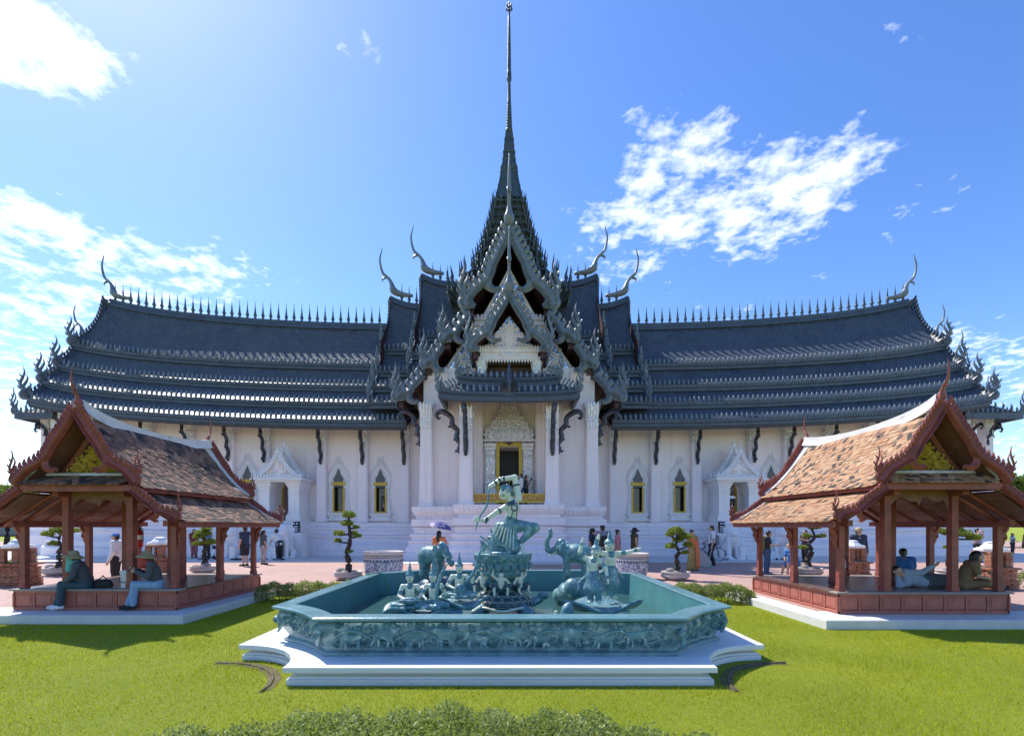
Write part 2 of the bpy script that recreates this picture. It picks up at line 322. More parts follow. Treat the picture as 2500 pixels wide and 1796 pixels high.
class MB:
    """mesh builder: collects geometry, builds one mesh object"""
    def __init__(s): s.v = []; s.f = []; s.mi = []; s.uv = {}; s.sm = []
    def add(s, verts, faces, mi=0, M=None, smooth=False, uvs=None):
        o = len(s.v)
        if M is not None: verts = [tuple(M @ Vector(v)) for v in verts]
        s.v.extend(tuple(map(float, v)) for v in verts)
        for i, f in enumerate(faces):
            if uvs is not None: s.uv[len(s.f)] = [uvs[k] for k in f]
            s.f.append(tuple(k + o for k in f)); s.mi.append(mi); s.sm.append(smooth)
        return s
    def box(s, x0, x1, y0, y1, z0, z1, mi=0, M=None, bev=0.):
        if bev > 0:
            b = bev; V = []; 
            for z, e in ((z0, b), (z0 + b, 0), (z1 - b, 0), (z1, b)):
                V += [(x0 + e, y0 + e, z), (x1 - e, y0 + e, z), (x1 - e, y1 - e, z), (x0 + e, y1 - e, z)]
            F = [(3, 2, 1, 0), (12, 13, 14, 15)]
            for k in range(3):
                for j in range(4): F.append((k * 4 + j, k * 4 + (j + 1) % 4, k * 4 + 4 + (j + 1) % 4, k * 4 + 4 + j))
            return s.add(V, F, mi, M)
        V = [(x0, y0, z0), (x1, y0, z0), (x1, y1, z0), (x0, y1, z0), (x0, y0, z1), (x1, y0, z1), (x1, y1, z1), (x0, y1, z1)]
        return s.add(V, [(3, 2, 1, 0), (4, 5, 6, 7), (0, 1, 5, 4), (1, 2, 6, 5), (2, 3, 7, 6), (3, 0, 4, 7)], mi, M)
    def lathe(s, prof, n=16, mi=0, M=None, smooth=True, a0=0, cap=True):
        V = []; F = []
        for r, z in prof:
            for k in range(n): a = a0 + 2 * math.pi * k / n; V.append((r * math.cos(a), r * math.sin(a), z))
        for i in range(len(prof) - 1):
            for k in range(n): F.append((i * n + k, i * n + (k + 1) % n, (i + 1) * n + (k + 1) % n, (i + 1) * n + k))
        if cap: F.append(tuple(range(n))[::-1]); F.append(tuple((len(prof) - 1) * n + k for k in range(n)))
        return s.add(V, F, mi, M, smooth)
    def loops(s, L, mi=0, M=None, smooth=False, cap=(True, True), closed=True):
        n = len(L[0]); V = [p for l in L for p in l]; F = []
        for i in range(len(L) - 1):
            for k in range(n if closed else n - 1): F.append((i * n + k, i * n + (k + 1) % n, (i + 1) * n + (k + 1) % n, (i + 1) * n + k))
        if closed:
            if cap[0]: F.append(tuple(range(n))[::-1])
            if cap[1]: F.append(tuple((len(L) - 1) * n + k for k in range(n)))
        return s.add(V, F, mi, M, smooth)
    def tube(s, pts, r, n=8, sub=4, mi=0, M=None, flat=1., up=(0, 0, 1)):
        """round tube along a smooth path, radii interpolated"""
        P = catmull(pts, sub) if sub > 1 else [np.array(p, float) for p in pts]
        if isinstance(r, (int, float)): r = [r] * len(pts)
        Rr = lerpl(list(r), sub) if sub > 1 else r
        L = []; u = Vector(up); prevb = None
        for i, p in enumerate(P):
            t = Vector(P[min(i + 1, len(P) - 1)] - P[max(i - 1, 0)])
            if t.length < 1e-9: t = Vector((0, 0, 1))
            t.normalize()
            b = t.cross(u)
            if b.length < 1e-3: b = prevb if prevb is not None else t.cross(Vector((1, .1, .3)))
            b.normalize(); prevb = b; c = b.cross(t)
            L.append([tuple(Vector(p) + (b * math.cos(2 * math.pi * k / n) * flat + c * math.sin(2 * math.pi * k / n)) * max(Rr[i], 1e-4)) for k in range(n)])
        return s.loops(L, mi, M, True)
    def orn(s, pts, wid, th, M=None, sub=4, mi=0):
        """flat ornament in the local XZ plane, lozenge section, thickness along Y"""
        P = catmull(pts, sub) if sub > 1 else [np.array(p, float) for p in pts]
        Wd = lerpl(list(wid), sub) if sub > 1 else wid; mw = max(Wd); L = []
        for i, p in enumerate(P):
            t = P[min(i + 1, len(P) - 1)] - P[max(i - 1, 0)]; t = t / (np.linalg.norm(t) + 1e-9); nx, nz = -t[1], t[0]; w = max(Wd[i], .002)
            h = th * (.35 + .65 * w / mw)
            L.append([(p[0] + nx * w, 0, p[1] + nz * w), (p[0], -h, p[1]), (p[0] - nx * w, 0, p[1] - nz * w), (p[0], h, p[1])])
        return s.loops(L, mi, M)
    def prism(s, poly, y0, y1, mi=0, M=None):
        """polygon in XZ extruded along Y"""
        n = len(poly); V = [(x, y0, z) for x, z in poly] + [(x, y1, z) for x, z in poly]
        F = [tuple(range(n)), tuple(range(2 * n - 1, n - 1, -1))] + [(i, i + n, (i + 1) % n + n, (i + 1) % n) for i in range(n)]
        return s.add(V, F, mi, M)
    def grid(s, rows, mi=0, M=None, uvs=None, smooth=True, flip=False):
        """sheet from rows of points (list of lists) with optional uv rows"""
        n = len(rows[0]); V = [p for r in rows for p in r]; U = [p for r in uvs for p in r] if uvs else None; F = []
        for i in range(len(rows) - 1):
            for k in range(n - 1):
                f = (i * n + k, i * n + k + 1, (i + 1) * n + k + 1, (i + 1) * n + k); F.append(f[::-1] if flip else f)
        return s.add(V, F, mi, M, smooth, U)
    def mesh(s, name, mats):
        me = bpy.data.meshes.new(name); me.from_pydata(s.v, [], s.f)
        for m in (mats if isinstance(mats, (list, tuple)) else [mats]): me.materials.append(MT[m] if isinstance(m, str) else m)
        me.polygons.foreach_set('material_index', s.mi); me.polygons.foreach_set('use_smooth', s.sm)
        if s.uv:
            ul = me.uv_layers.new(name='UVMap')
            for p in me.polygons:
                q = s.uv.get(p.index)
                if q:
                    for k, li in enumerate(p.loop_indices): ul.data[li].uv = q[k]
        me.update(); return me
    def build(s, name, mats, parent=None, **k):
        return link(name, s.mesh(name, mats), parent, **k)
def T(x=0, y=0, z=0, rz=0, rx=0, ry=0, s=1, sx=None):
    m = Matrix.Translation((x, y, z)) @ Matrix.Rotation(rz, 4, 'Z') @ Matrix.Rotation(ry, 4, 'Y') @ Matrix.Rotation(rx, 4, 'X')
    if sx is not None: return m @ Matrix.Diagonal((sx[0], sx[1], sx[2], 1))
    return m @ Matrix.Scale(s, 4) if s != 1 else m
def rect(x0, x1, y0, y1, z): return [(x0, y0, z), (x1, y0, z), (x1, y1, z), (x0, y1, z)]
def big_mesh(name, V, F, mats, smooth=False, mi=None):
    """numpy mesh: V (n,3), F (m,k) all same length"""
    me = bpy.data.meshes.new(name); k = F.shape[1]
    me.vertices.add(len(V)); me.vertices.foreach_set('co', V.astype(np.float32).ravel())
    me.loops.add(F.size); me.loops.foreach_set('vertex_index', F.astype(np.int32).ravel())
    me.polygons.add(len(F)); me.polygons.foreach_set('loop_start', np.arange(0, F.size, k, dtype=np.int32))
    me.polygons.foreach_set('loop_total', np.full(len(F), k, np.int32))
    for m in (mats if isinstance(mats, (list, tuple)) else [mats]): me.materials.append(MT[m] if isinstance(m, str) else m)
    if mi is not None: me.polygons.foreach_set('material_index', mi.astype(np.int32))
    me.polygons.foreach_set('use_smooth', np.full(len(F), smooth)); me.update(calc_edges=True); return me
# ------------------------------------------------------------------ implicit bodies (smooth union of tapered limbs, surface nets)
def seg(a, b, ra, rb=None, m=0): return ('s', np.array(a, float), np.array(b, float), ra, ra if rb is None else rb, m)
def ell(c, r, m=0, R=None): return ('e', np.array(c, float), np.array(r, float), R, 0, m)
def blob(prims, h=.016, k=.02):
    lo = np.array([1e9] * 3); hi = -lo
    for p in prims:
        if p[0] == 's': a = np.minimum(p[1], p[2]) - max(p[3], p[4]); b = np.maximum(p[1], p[2]) + max(p[3], p[4])
        else: e = p[2].max() if p[3] is not None else p[2]; a = p[1] - e; b = p[1] + e
        lo = np.minimum(lo, a); hi = np.maximum(hi, b)
    pad = h * 2 + k; lo -= pad; hi += pad
    n = np.ceil((hi - lo) / h).astype(int) + 1
    F = np.full(n, 1.0); best = np.full(n, 1e9); MI = np.zeros(n, np.int8)
    for p in prims:
        if p[0] == 's': a = np.minimum(p[1], p[2]) - max(p[3], p[4]); b = np.maximum(p[1], p[2]) + max(p[3], p[4])
        else: e = p[2].max() if p[3] is not None else p[2]; a = p[1] - e; b = p[1] + e
        i0 = np.maximum(((a - lo - pad) / h).astype(int), 0); i1 = np.minimum(((b - lo + pad) / h).astype(int) + 2, n)
        sl = tuple(slice(i0[q], i1[q]) for q in range(3))
        X = (lo[0] + h * np.arange(i0[0], i1[0]))[:, None, None]; Y = (lo[1] + h * np.arange(i0[1], i1[1]))[None, :, None]; Z = (lo[2] + h * np.arange(i0[2], i1[2]))[None, None, :]
        if p[0] == 's':
            ab = p[2] - p[1]; L = max(ab @ ab, 1e-9)
            t = np.clip(((X - p[1][0]) * ab[0] + (Y - p[1][1]) * ab[1] + (Z - p[1][2]) * ab[2]) / L, 0, 1)
            d = np.sqrt((X - p[1][0] - t * ab[0]) ** 2 + (Y - p[1][1] - t * ab[1]) ** 2 + (Z - p[1][2] - t * ab[2]) ** 2) - (p[3] + t * (p[4] - p[3]))
        else:
            dx, dy, dz = X - p[1][0], Y - p[1][1], Z - p[1][2]
            if p[3] is not None:
                Q = p[3]; dx, dy, dz = Q[0][0] * dx + Q[1][0] * dy + Q[2][0] * dz, Q[0][1] * dx + Q[1][1] * dy + Q[2][1] * dz, Q[0][2] * dx + Q[1][2] * dy + Q[2][2] * dz
            d = (np.sqrt((dx / p[2][0]) ** 2 + (dy / p[2][1]) ** 2 + (dz / p[2][2]) ** 2) - 1) * p[2].min()
        f = F[sl]; hh = np.clip(.5 + .5 * (f - d) / k, 0, 1); F[sl] = f * (1 - hh) + d * hh - k * hh * (1 - hh)
        u = d < best[sl]; best[sl] = np.where(u, d, best[sl]); MI[sl] = np.where(u, p[5], MI[sl])
    nx, ny, nz = n; c = {}
    for i in (0, 1):
        for j in (0, 1):
            for q in (0, 1): c[i, j, q] = F[i:nx - 1 + i, j:ny - 1 + j, q:nz - 1 + q]
    neg = sum((c[t] < 0).astype(np.int8) for t in c); mixed = (neg > 0) & (neg < 8)
    I = np.argwhere(mixed); idx = np.full(mixed.shape, -1, int); idx[mixed] = np.arange(len(I))
    acc = np.zeros((len(I), 3)); cnt = np.zeros(len(I))
    for a in c:
        for ax in range(3):
            if a[ax]: continue
            b = list(a); b[ax] = 1; fa = c[a][mixed]; fb = c[tuple(b)][mixed]; x = (fa < 0) != (fb < 0)
            t = np.where(x, fa / np.where(x, fa - fb, 1), 0); pt = np.tile(np.array(a, float), (len(I), 1)); pt[:, ax] += t
            acc += np.where(x[:, None], pt, 0); cnt += x
    V = lo + h * (I + acc / cnt[:, None]); quads = []; qm = []
    for ax in range(3):
        o1, o2 = [(1, 2), (2, 0), (0, 1)][ax]
        A = [slice(0, None)] * 3; A[ax] = slice(0, n[ax] - 1); B = [slice(0, None)] * 3; B[ax] = slice(1, n[ax])
        sa = F[tuple(A)] < 0; sb = F[tuple(B)] < 0
        E = np.argwhere(sa != sb); E = E[(E[:, o1] > 0) & (E[:, o2] > 0) & (E[:, o1] < n[o1] - 1) & (E[:, o2] < n[o2] - 1)]
        if not len(E): continue
        def cell(d1, d2): q = E.copy(); q[:, o1] -= d1; q[:, o2] -= d2; return idx[q[:, 0], q[:, 1], q[:, 2]]
        Q = np.stack([cell(1, 1), cell(0, 1), cell(0, 0), cell(1, 0)], 1); s_ = sa[E[:, 0], E[:, 1], E[:, 2]]
        Q[~s_] = Q[~s_][:, ::-1]; quads.append(Q); qm.append(MI[E[:, 0], E[:, 1], E[:, 2]])
    return V, np.concatenate(quads), np.concatenate(qm)
def blob_mesh(name, prims, mats, h=.016, k=.02, M=None):
    V, Q, mi = blob(prims, h, k)
    if M is not None:
        A = np.array(M); V = V @ A[:3, :3].T + A[:3, 3]
    ok = (Q >= 0).all(1)
    return big_mesh(name, V, Q[ok], mats, True, mi[ok])
def leaf_cloud(name, C, size, mat, parent=None, kind='stuff', flatz=.0, aspect=.5, h0=None):
    """C (n,3) leaf centres -> one mesh of small folded leaves (two triangles)"""
    n = len(C); d = rng.normal(size=(n, 3)); d[:, 2] *= (1 - flatz); d /= np.linalg.norm(d, axis=1)[:, None]
    e = rng.normal(size=(n, 3)); e -= (e * d).sum(1)[:, None] * d; e /= np.linalg.norm(e, axis=1)[:, None]
    s = size * rng.uniform(.6, 1.35, n)[:, None]; f = np.cross(d, e) * s * .18
    V = np.stack([C - d * s, C + e * s * aspect + f, C + d * s, C - e * s * aspect + f], 1).reshape(-1, 3)
    F = np.arange(4 * n).reshape(n, 4); T3 = np.concatenate([F[:, [0, 1, 2]], F[:, [0, 2, 3]]])
    o = link(name, big_mesh(name, V, T3, mat), parent)
    if kind: o['kind'] = kind
    return o
# ------------------------------------------------------------------ ground
LZ = -.18
def structure(name, mb, m): o = mb.build(name, m); o['kind'] = 'structure'; return o
structure('lawn', MB().box(-1500, 1500, -300, 3000, LZ - .6, LZ), 'lawn')
mb = MB()
mb.box(-60, 60, 13.62, 75, LZ - .3, 0); mb.box(-60, -6.95, 10.75, 13.62, LZ - .3, 0); mb.box(6.42, 60, 10.25, 13.62, LZ - .3, 0)
structure('plaza', mb, 'paving')
mb = MB()
mb.box(-60, -6.45, 9.72, 10.75, LZ - .3, -.004, bev=.015); mb.box(-6.95, -6.45, 10.75, 13.62, LZ - .3, -.006, bev=.015)
mb.box(5.95, 60, 9.22, 10.25, LZ - .3, -.004, bev=.015); mb.box(5.95, 6.42, 10.25, 13.62, LZ - .3, -.006, bev=.015)
structure('kerb_slab', mb, 'slab')
mb = MB(); mb.box(-34, 34, 24.1, 45, .0, .03); mb.box(-5.6, 5.6, 22.9, 24.1, .0, .026)
structure('pale_pavement', mb, 'slab')
# grass blades on the lawn in view
def grass():
    n = 330000
    u = rng.uniform(0, 1, n) ** .75
    y = 3.7 + u * 10.1; x = rng.uniform(-1, 1, n) * (y * 1.12 + .6)
    ax = np.abs(x); incut = ((ax - 3.80) / 1.16) ** 2 + ((y - 5.94) / 1.15) ** 2 < 1
    keep = ~((ax < 3.80) & (y > 5.94) & ~(incut & (ax > 2.6) & (y < 7.12)))
    keep &= ~((x < -6.4) & (y > 9.7)) & ~((x > 5.9) & (y > 9.2)) & (y < 13.6)
    x, y = x[keep], y[keep]; n = len(x)
    a = rng.uniform(0, 2 * np.pi, n); h = rng.uniform(.014, .042, n) * (1 + .35 * np.sin(x * 2.1) * np.sin(y * 1.7)); w = rng.uniform(.0022, .005, n)
    lx, ly = rng.normal(0, .014, n), rng.normal(0, .014, n)
    V = np.empty((n, 3, 3)); V[:, 0] = np.stack([x - np.cos(a) * w, y - np.sin(a) * w, np.full(n, LZ - .003)], 1)
    V[:, 1] = np.stack([x + np.cos(a) * w, y + np.sin(a) * w, np.full(n, LZ - .003)], 1); V[:, 2] = np.stack([x + lx, y + ly, LZ + h], 1)
    o = link('grass', big_mesh('grass', V.reshape(-1, 3), np.arange(3 * n).reshape(n, 3), 'grass'))
    tag(o, 'short bright green grass covering the lawn around the fountain', 'grass', kind='stuff')
grass()
# ------------------------------------------------------------------ temple ornaments
def chofa(h, belly=1.):
    mb = MB()
    mb.tube([(-.42, 0, -.01), (-.16, 0, .03), (-.03, 0, .10), (.0, 0, .19), (.04, 0, .30), (.115, 0, .385), (.19, 0, .46), (.235, 0, .60), (.25, 0, .76), (.215, 0, .91), (.20, 0, 1.0)],
            [.035, .07, .092 * belly, .062, .038, .033, .031, .026, .02, .012, .003], 10, 4, flat=.85, up=(0, 1, 0))
    mb.orn([(.10, .40), (.15, .36), (.20, .33), (.185, .27)], [.03, .03, .02, .002], .02)
    for i, v in enumerate(mb.v): mb.v[i] = tuple(q * h for q in v)
    return mb
def chofa_front(h):
    """finial seen from the front: round belly, thin neck, beak"""
    mb = MB()
    mb.tube([(0, .06, -.03), (0, .0, .03), (0, -.03, .10), (0, -.04, .17), (0, -.05, .26), (0, -.09, .36), (0, -.13, .44), (0, -.14, .62), (0, -.13, .82), (0, -.10, 1.0)], [.04, .072, .078, .05, .028, .024, .030, .024, .014, .003], 12, 4, up=(1, 0, 0))
    mb.orn([(-.028, .46), (0, .40), (.028, .46)], [.012, .03, .012], .05, T(0, -.15, 0), 2)
    mb.v = [tuple(q * h for q in v) for v in mb.v]
    return mb
def add_mb(dst, src, M, mi=0):
    dst.add(src.v, src.f, mi, M, True)
def naga(mb, M, h=1., strands=3):
    """flame-shaped finial rising outward (+x) from the foot of a bargeboard"""
    Mh = M @ Matrix.Scale(h, 4)
    for k in range(strands):
        q = 1 - .24 * k; o = -.075 * k
        mb.orn([(o - .06, -.03), (o + .05, -.05 + .02 * k), (o + .11, .07), (o + .05, .24 * q), (o + .12, .42 * q), (o + .06, .62 * q), (o + .015, .80 * q), (o + .05, 1.0 * q)],
               [.045, .055, .055, .052, .048, .04, .026, .003], .05, Mh, 4)
    for (x, z) in ((.14, .30), (.16, .50), (.09, .68)): mb.orn([(x - .06, z - .05), (x + .02, z), (x + .04, z + .07)], [.03, .028, .003], .03, Mh, 2)
    mb.orn([(-.22, -.02), (-.14, .06), (-.10, .20), (-.14, .32)], [.04, .045, .035, .003], .04, Mh, 3)
def bargeboard(mb, M, x0, z0, x1, z1, w=.17, fin=.3, step=.34, hook=.0, nag=1.1, wave=.05, th=.1, finw=.1):
    L = math.hypot(x1 - x0, z1 - z0); dx, dz = (x1 - x0) / L, (z1 - z0) / L; nx, nz = -dz, dx    # outward (up) normal for right side
    if nx < 0: nx, nz = -nx, -nz
    def P(t):
        o = -wave * L * math.sin(math.pi * t)
        if hook: o += hook * .11 * math.sin(max(0, (t - .45) / .55) * math.pi * 2) * -1
        return np.array([x0 + (x1 - x0) * t + nx * o, z0 + (z1 - z0) * t + nz * o])
    ts = [i / 9 for i in range(10)]
    mb.orn([P(t) for t in ts], [w * (.8 + .35 * t) for t in ts], th, M, 3)
    mb.orn([P(t) - np.array([nx, nz]) * w * .9 for t in ts], [w * .35] * 10, th * 1.3, M, 3)
    n = max(3, int(L / step))
    for i in range(n):
        t = (i + .5) / n * .97; p = P(t); b = p + np.array([nx, nz]) * w * .55
        tip = b + np.array([nx, nz]) * fin + np.array([-dx, -dz]) * fin * .65
        mid = b + np.array([nx, nz]) * fin * .62 + np.array([-dx, -dz]) * fin * .1
        mb.orn([b - np.array([nx, nz]) * w * .3, mid, tip], [finw * .9, finw, .004], th * .7, M, 2)
    if hook:
        p = P(.58) - np.array([nx, nz]) * w * .4; h = hook
        mb.orn([p, p + np.array([.10, -.18]) * h, p + np.array([.06, -.42]) * h, p + np.array([-.20, -.58]) * h, p + np.array([-.40, -.52]) * h, p + np.array([-.5, -.66]) * h],
               [w * .8, w * 1.0, w * .95, w * .7, w * .5, .004], th * 1.1, M, 4)
    if nag:
        p = P(1); naga(mb, M @ Matrix.Translation((p[0] - .02, 0, p[1] + .02)), nag)
def bracket2d(mb, M, s=1.):
    """S-shaped eave bracket: from (0,0) foot on the wall to (1,1.9) under the eave"""
    mb.orn([(.02, -.08), (.06, .12), (-.02, .36), (.16, .62), (.12, .92), (.34, 1.16), (.36, 1.44), (.62, 1.66), (.86, 1.72), (1.0, 1.58), (.92, 1.42), (.80, 1.48)],
           [.03, .10, .12, .11, .10, .115, .10, .12, .11, .09, .06, .01], .10, M @ Matrix.Scale(s, 4), 4)
    for a, b, c, d in ((.12, .62, .30, .50), (.34, 1.16, .54, 1.04), (.06, .10, .24, .04)):
        mb.orn([(a, b), ((a + c) / 2 + .04, (b + d) / 2 - .03), (c, d + .08)], [.06, .05, .004], .05, M @ Matrix.Scale(s, 4), 2)
def sag(X):
    t = max(0., min(1.18, (abs(X) - 7.) / 20.5)); return .75 * t * t + .25 * t ** 8
def bsag(X): return 1.35 * sag(X)
temple = thing('temple_hall', 'long white temple hall with tiered slate blue roofs and a tall thin spire', 'temple', (0, 29, 0))
TM = Matrix.Translation((0, -29, 0))
def tpart(name, mb, m, parent=None, kind=None, **k):
    """temple part: geometry given in world coordinates"""
    if parent is None:
        for i, v in enumerate(mb.v): mb.v[i] = (v[0], v[1] - 29, v[2])
        o = mb.build(name, m, temple, **k)
    else:
        for i, v in enumerate(mb.v): mb.v[i] = (v[0], v[1] - 29, v[2])
        o = mb.build(name, m, parent, **k)
    if kind: o['kind'] = kind
    return o
def tinst(name, me, x, y, z, parent=None, rz=0, sc=None):
    return link(name, me, parent or temple, (x, y - 29, z), (0, 0, rz), sc)
Xs = lambda a, b, n: [a + (b - a) * i / n for i in range(n + 1)]
YC, YW = 33.2, 30.0
TIERS = [(33.2, 15.14, 31.0, 12.0, 1.86, 1.33, 6), (31.2, 11.72, 30.0, 10.37, 1.33, 1.3, 3), (30.2, 10.1, 29.0, 9.07, 1.3, 1.3, 3), (29.2, 8.8, 28.0, 7.83, 1.3, 1.3, 3)]
LEAF = MB().orn([(0, 0), (0, .16), (0, .30), (0, .40)], [.05, .095, .06, .004], .035, None, 1)
SPIKE = MB().lathe([(.09, 0), (.10, .06), (.055, .12), (.11, .22), (.12, .30), (.06, .36), (.085, .42), (.05, .48), (.068, .53), (.042, .6), (.055, .65), (.034, .72), (.04, .77), (.026, .84), (.018, 1.0), (.003, 1.32)], 8).mesh('ridge_spike', 'roofdark')
def zsag(z, s, X): return z + s * sag(X)
def roof_tier(mb, x0, x1, n, tier, dz=0, sgn=1, conc=.10, flat=False):
    yt, zt, ye, ze, st, se, k = tier; rows = []; uvs = []
    for i in range(k + 1):
        t = i / k; c = -conc * (zt - ze) * math.sin(math.pi * t)
        xe = x1 - (.6 * (1 - t) * (1 if x1 > 0 else -1) if zt > 15 and not flat else 0)
        rows.append([(X, yt + (ye - yt) * t, zt + (ze - zt) * t + c + dz + (0 if flat else (st + (se - st) * t) * sag(X))) for X in Xs(x0, xe, n)])
        uvs.append([(X, -t * math.hypot(yt - ye, zt - ze)) for X in Xs(x0, x1, n)])
    mb.grid(rows, 0, None, uvs, flip=True)
    if sgn: mb.grid([[(p[0], 2 * YC - p[1], p[2]) for p in r] for r in rows], 0, None, uvs)
def strip(mb, x0, x1, n, prof, zf, mi=0):
    """moulding swept along X; prof list of (y,z) closed; zf(X) vertical offset"""
    L = [[(X, y, z + zf(X)) for y, z in prof] for X in Xs(x0, x1, n)]
    mb.loops(L, mi)
for sd in (-1, 1):
    # --- wing: base, wall
    e = 27.2
    mb = MB()
    bprof = [(28.75, 0), (28.75, .34), (28.95, .42), (28.95, .62), (29.2, .84), (29.25, .96), (29.25, 1.06), (29.14, 1.10), (29.14, 1.20), (29.42, 1.3), (29.42, 1.42), (29.52, 1.5), (29.46, 1.58), (29.46, 1.66), (29.58, 1.76), (29.58, 1.98), (29.9, 2.02)]
    rows = [[(sd * X, y, z + bsag(X) * z / 2.02) for X in Xs(4.8, e + .2, 40)] for y, z in bprof]
    mb.grid(rows, smooth=False, flip=(sd > 0))
    mb.add([(sd * (e + .2), y, z + bsag(e) * z / 2.02) for y, z in bprof] + [(sd * (e + .2), 37.6, 2.02 + bsag(e)), (sd * (e + .2), 37.6, 0)], [tuple(range(19))])
    tpart('wing_base', mb, 'plaster')
    mb = MB(); wins = [7.84, 10.4, 15.95, 18.35, 20.7, 23.1, 25.4]; cuts = [4.8]
    for wx in wins: cuts += [wx - .36, wx + .36]
    cuts += [12.75, 13.85, e]; cuts = sorted(cuts)
    for a, b in zip(cuts[:-1], cuts[1:]):
        mid = (a + b) / 2; segs = [(1.98, 9.0)]
        if any(abs(mid - w) < .3 for w in wins): segs = [(1.98, 2.62), (4.42, 9.0)]
        elif abs(mid - 13.3) < .3: segs = [(4.15, 9.0)]
        k = max(1, int((b - a) / .6))
        for z0, z1 in segs:
            mb.grid([[(sd * X, YW, z + bsag(X)) for X in Xs(a, b, k)] for z in (z0, z1)], smooth=False, flip=(sd < 0))
        for z0, z1 in ((2.62, 4.42),) if len(segs) == 2 else ():
            for X in (a, b): mb.add([(sd * X, YW, z0 + bsag(mid)), (sd * X, YW + .5, z0 + bsag(mid)), (sd * X, YW + .5, z1 + bsag(mid)), (sd * X, YW, z1 + bsag(mid))], [(0, 1, 2, 3)])
            for z in (z0, z1): mb.add([(sd * a, YW, z + bsag(mid)), (sd * b, YW, z + bsag(mid)), (sd * b, YW + .5, z + bsag(mid)), (sd * a, YW + .5, z + bsag(mid))], [(0, 1, 2, 3)])
    mb.grid([[(sd * e, y, z) for y in (YW, 36.4)] for z in (1.98 + bsag(e), 8.9)], smooth=False); mb.grid([[(sd * (e - .2), y, z) for y in (31.7, 34.7)] for z in (8.9, 12.4)], smooth=False)
    mb.add([(sd * (e - .2), 31.7, 12.4), (sd * (e - .2), 34.7, 12.4), (sd * (e - .6), YC, 15.6)], [(0, 1, 2)])
    mb.grid([[(sd * X, 36.4, z + bsag(X)) for X in Xs(4.8, e, 12)] for z in (0, 9.)], smooth=False)
    tpart('wing_wall', mb, 'plaster2')
    # --- wing roof
    roof = thing('wing_roof', None, None); roof.parent = temple
    mb = MB(); inner, outer = 5.2, 27.5
    for i, tr in enumerate(TIERS):
        roof_tier(mb, sd * (7.6 if i < 1 else inner), sd * outer, 44, tr)
    for i, v in enumerate(mb.v): pass
    tpart('tile_tier', mb, 'rooftile', roof)
    for i, (yt, zt, ye, ze, st, se, k) in enumerate(TIERS):
        mb = MB(); zf = lambda X, s=se: s * sag(X); xi = 7.9 if i == 0 else (7.9 if i < 3 else 5.9)
        strip(mb, sd * xi, sd * outer, 40, [(ye + .34, ze + .26), (ye + .02, ze + .02), (ye - .05, ze), (ye - .05, ze - .10), (ye + .02, ze - .12), (ye + .02, ze - .22), (ye - .02, ze - .24), (ye - .02, ze - .40), (ye + .12, ze - .42), (ye + .12, ze - .5), (ye + .5, ze - .5)], zf)
        tpart('eave_fascia', mb, 'roofdark', roof)
        mb = MB(); X = xi + .15
        while X < outer - .1:
            add_mb(mb, LEAF, T(sd * X, ye + .01, ze + zf(X) - .02, rz=rnd.uniform(-.12, .12), rx=rad(-6)), 0); X += .29
        X = xi + .1
        while X < outer - .05: mb.box(sd * X - .035, sd * X + .035, ye - .09, ye - .03, ze + zf(X) - .19, ze + zf(X) - .10); X += .145
        tpart('antefix_row', mb, 'rooforn', roof, 'stuff')
        mb = MB(); strip(mb, sd * xi, sd * outer, 20, [(ye + .1, ze - .5), (ye + .1, ze - .54), (yt + .4, zt - .62), (yt + .4, zt - .56)], zf)
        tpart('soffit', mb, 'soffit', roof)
        mb = MB(); naga(mb, T(sd * (outer + .12), ye + .05, ze + se * sag(outer) + .02, rz=rad(-35) if sd > 0 else rad(180 + 35)), 1.75)
        tpart('naga_finial', mb, 'rooforn', roof)
        # stepped bargeboard on the gable end, seen edge on
        mb = MB(); Mg = T(sd * (outer + (.06 if i else -.28)), YC, 0, rz=rad(-90))
        for q in (1, -1):
            mb = MB(); bargeboard(mb, Mg @ Matrix.Diagonal((q, 1, 1, 1)), abs(YC - yt) + .02, zt + st * sag(outer) + .05, abs(YC - ye), ze + se * sag(outer) + .05, .20, .26, .30, 0, 0, .10, .16, .09)
            tpart('bargeboard', mb, 'roofdark', roof)
    mb = MB(); strip(mb, sd * 7.6, sd * (outer - .6), 44, [(YC - .22, 14.94), (YC - .2, 15.16), (YC - .12, 15.22), (YC - .12, 15.42), (YC + .12, 15.42), (YC + .12, 15.22), (YC + .2, 15.16), (YC + .22, 14.94)], lambda X: 1.86 * sag(X))
    tpart('ridge_beam', mb, 'roofdark', roof)
    X = 8.75
    while X < outer - .9:
        tinst('ridge_spike', SPIKE, sd * X, YC, 15.40 + 1.86 * sag(X), roof); X += .525
    mb = MB(); add_mb(mb, chofa(3.0), T(sd * (outer - .75), YC, 15.5 + 1.86 * sag(outer - .6), rz=0 if sd > 0 else math.pi)); tpart('chofa_finial', mb, 'rooforn', roof)
    # --- stepped-up inner roofs
    for (xo, xi, zr, eaves, nm) in ((8.0, 5.4, 16.5, [(31.0, 12.95), (30.0, 11.25), (29.0, 10.05), (28.2, 8.9)], 'upper_roof'), (5.9, 0., 18.0, [(31.0, 13.8), (30.0, 12.3), (29.0, 10.9)], 'crossing_roof')):
        r2 = thing(nm, None, None); r2.parent = temple
        mb = MB(); top = (YC, zr); us = lambda X: .55 * max(0., (abs(X) - xo + 2.) / 2.) ** 2
        for (ye, ze) in eaves:
            roof_tier(mb, sd * xi, sd * xo, 6, (top[0], top[1], ye, ze, 0, 0, 4), 0, 1, .10, True)
            top = (ye + .2, ze - .3)
        # lift the outer end of the ridge slightly
        mb.v = [(x, y, z + us(x) * max(0, 1 - abs(y - YC) / 3.)) for x, y, z in mb.v]
        tpart('tile_tier', mb, 'rooftile', r2)
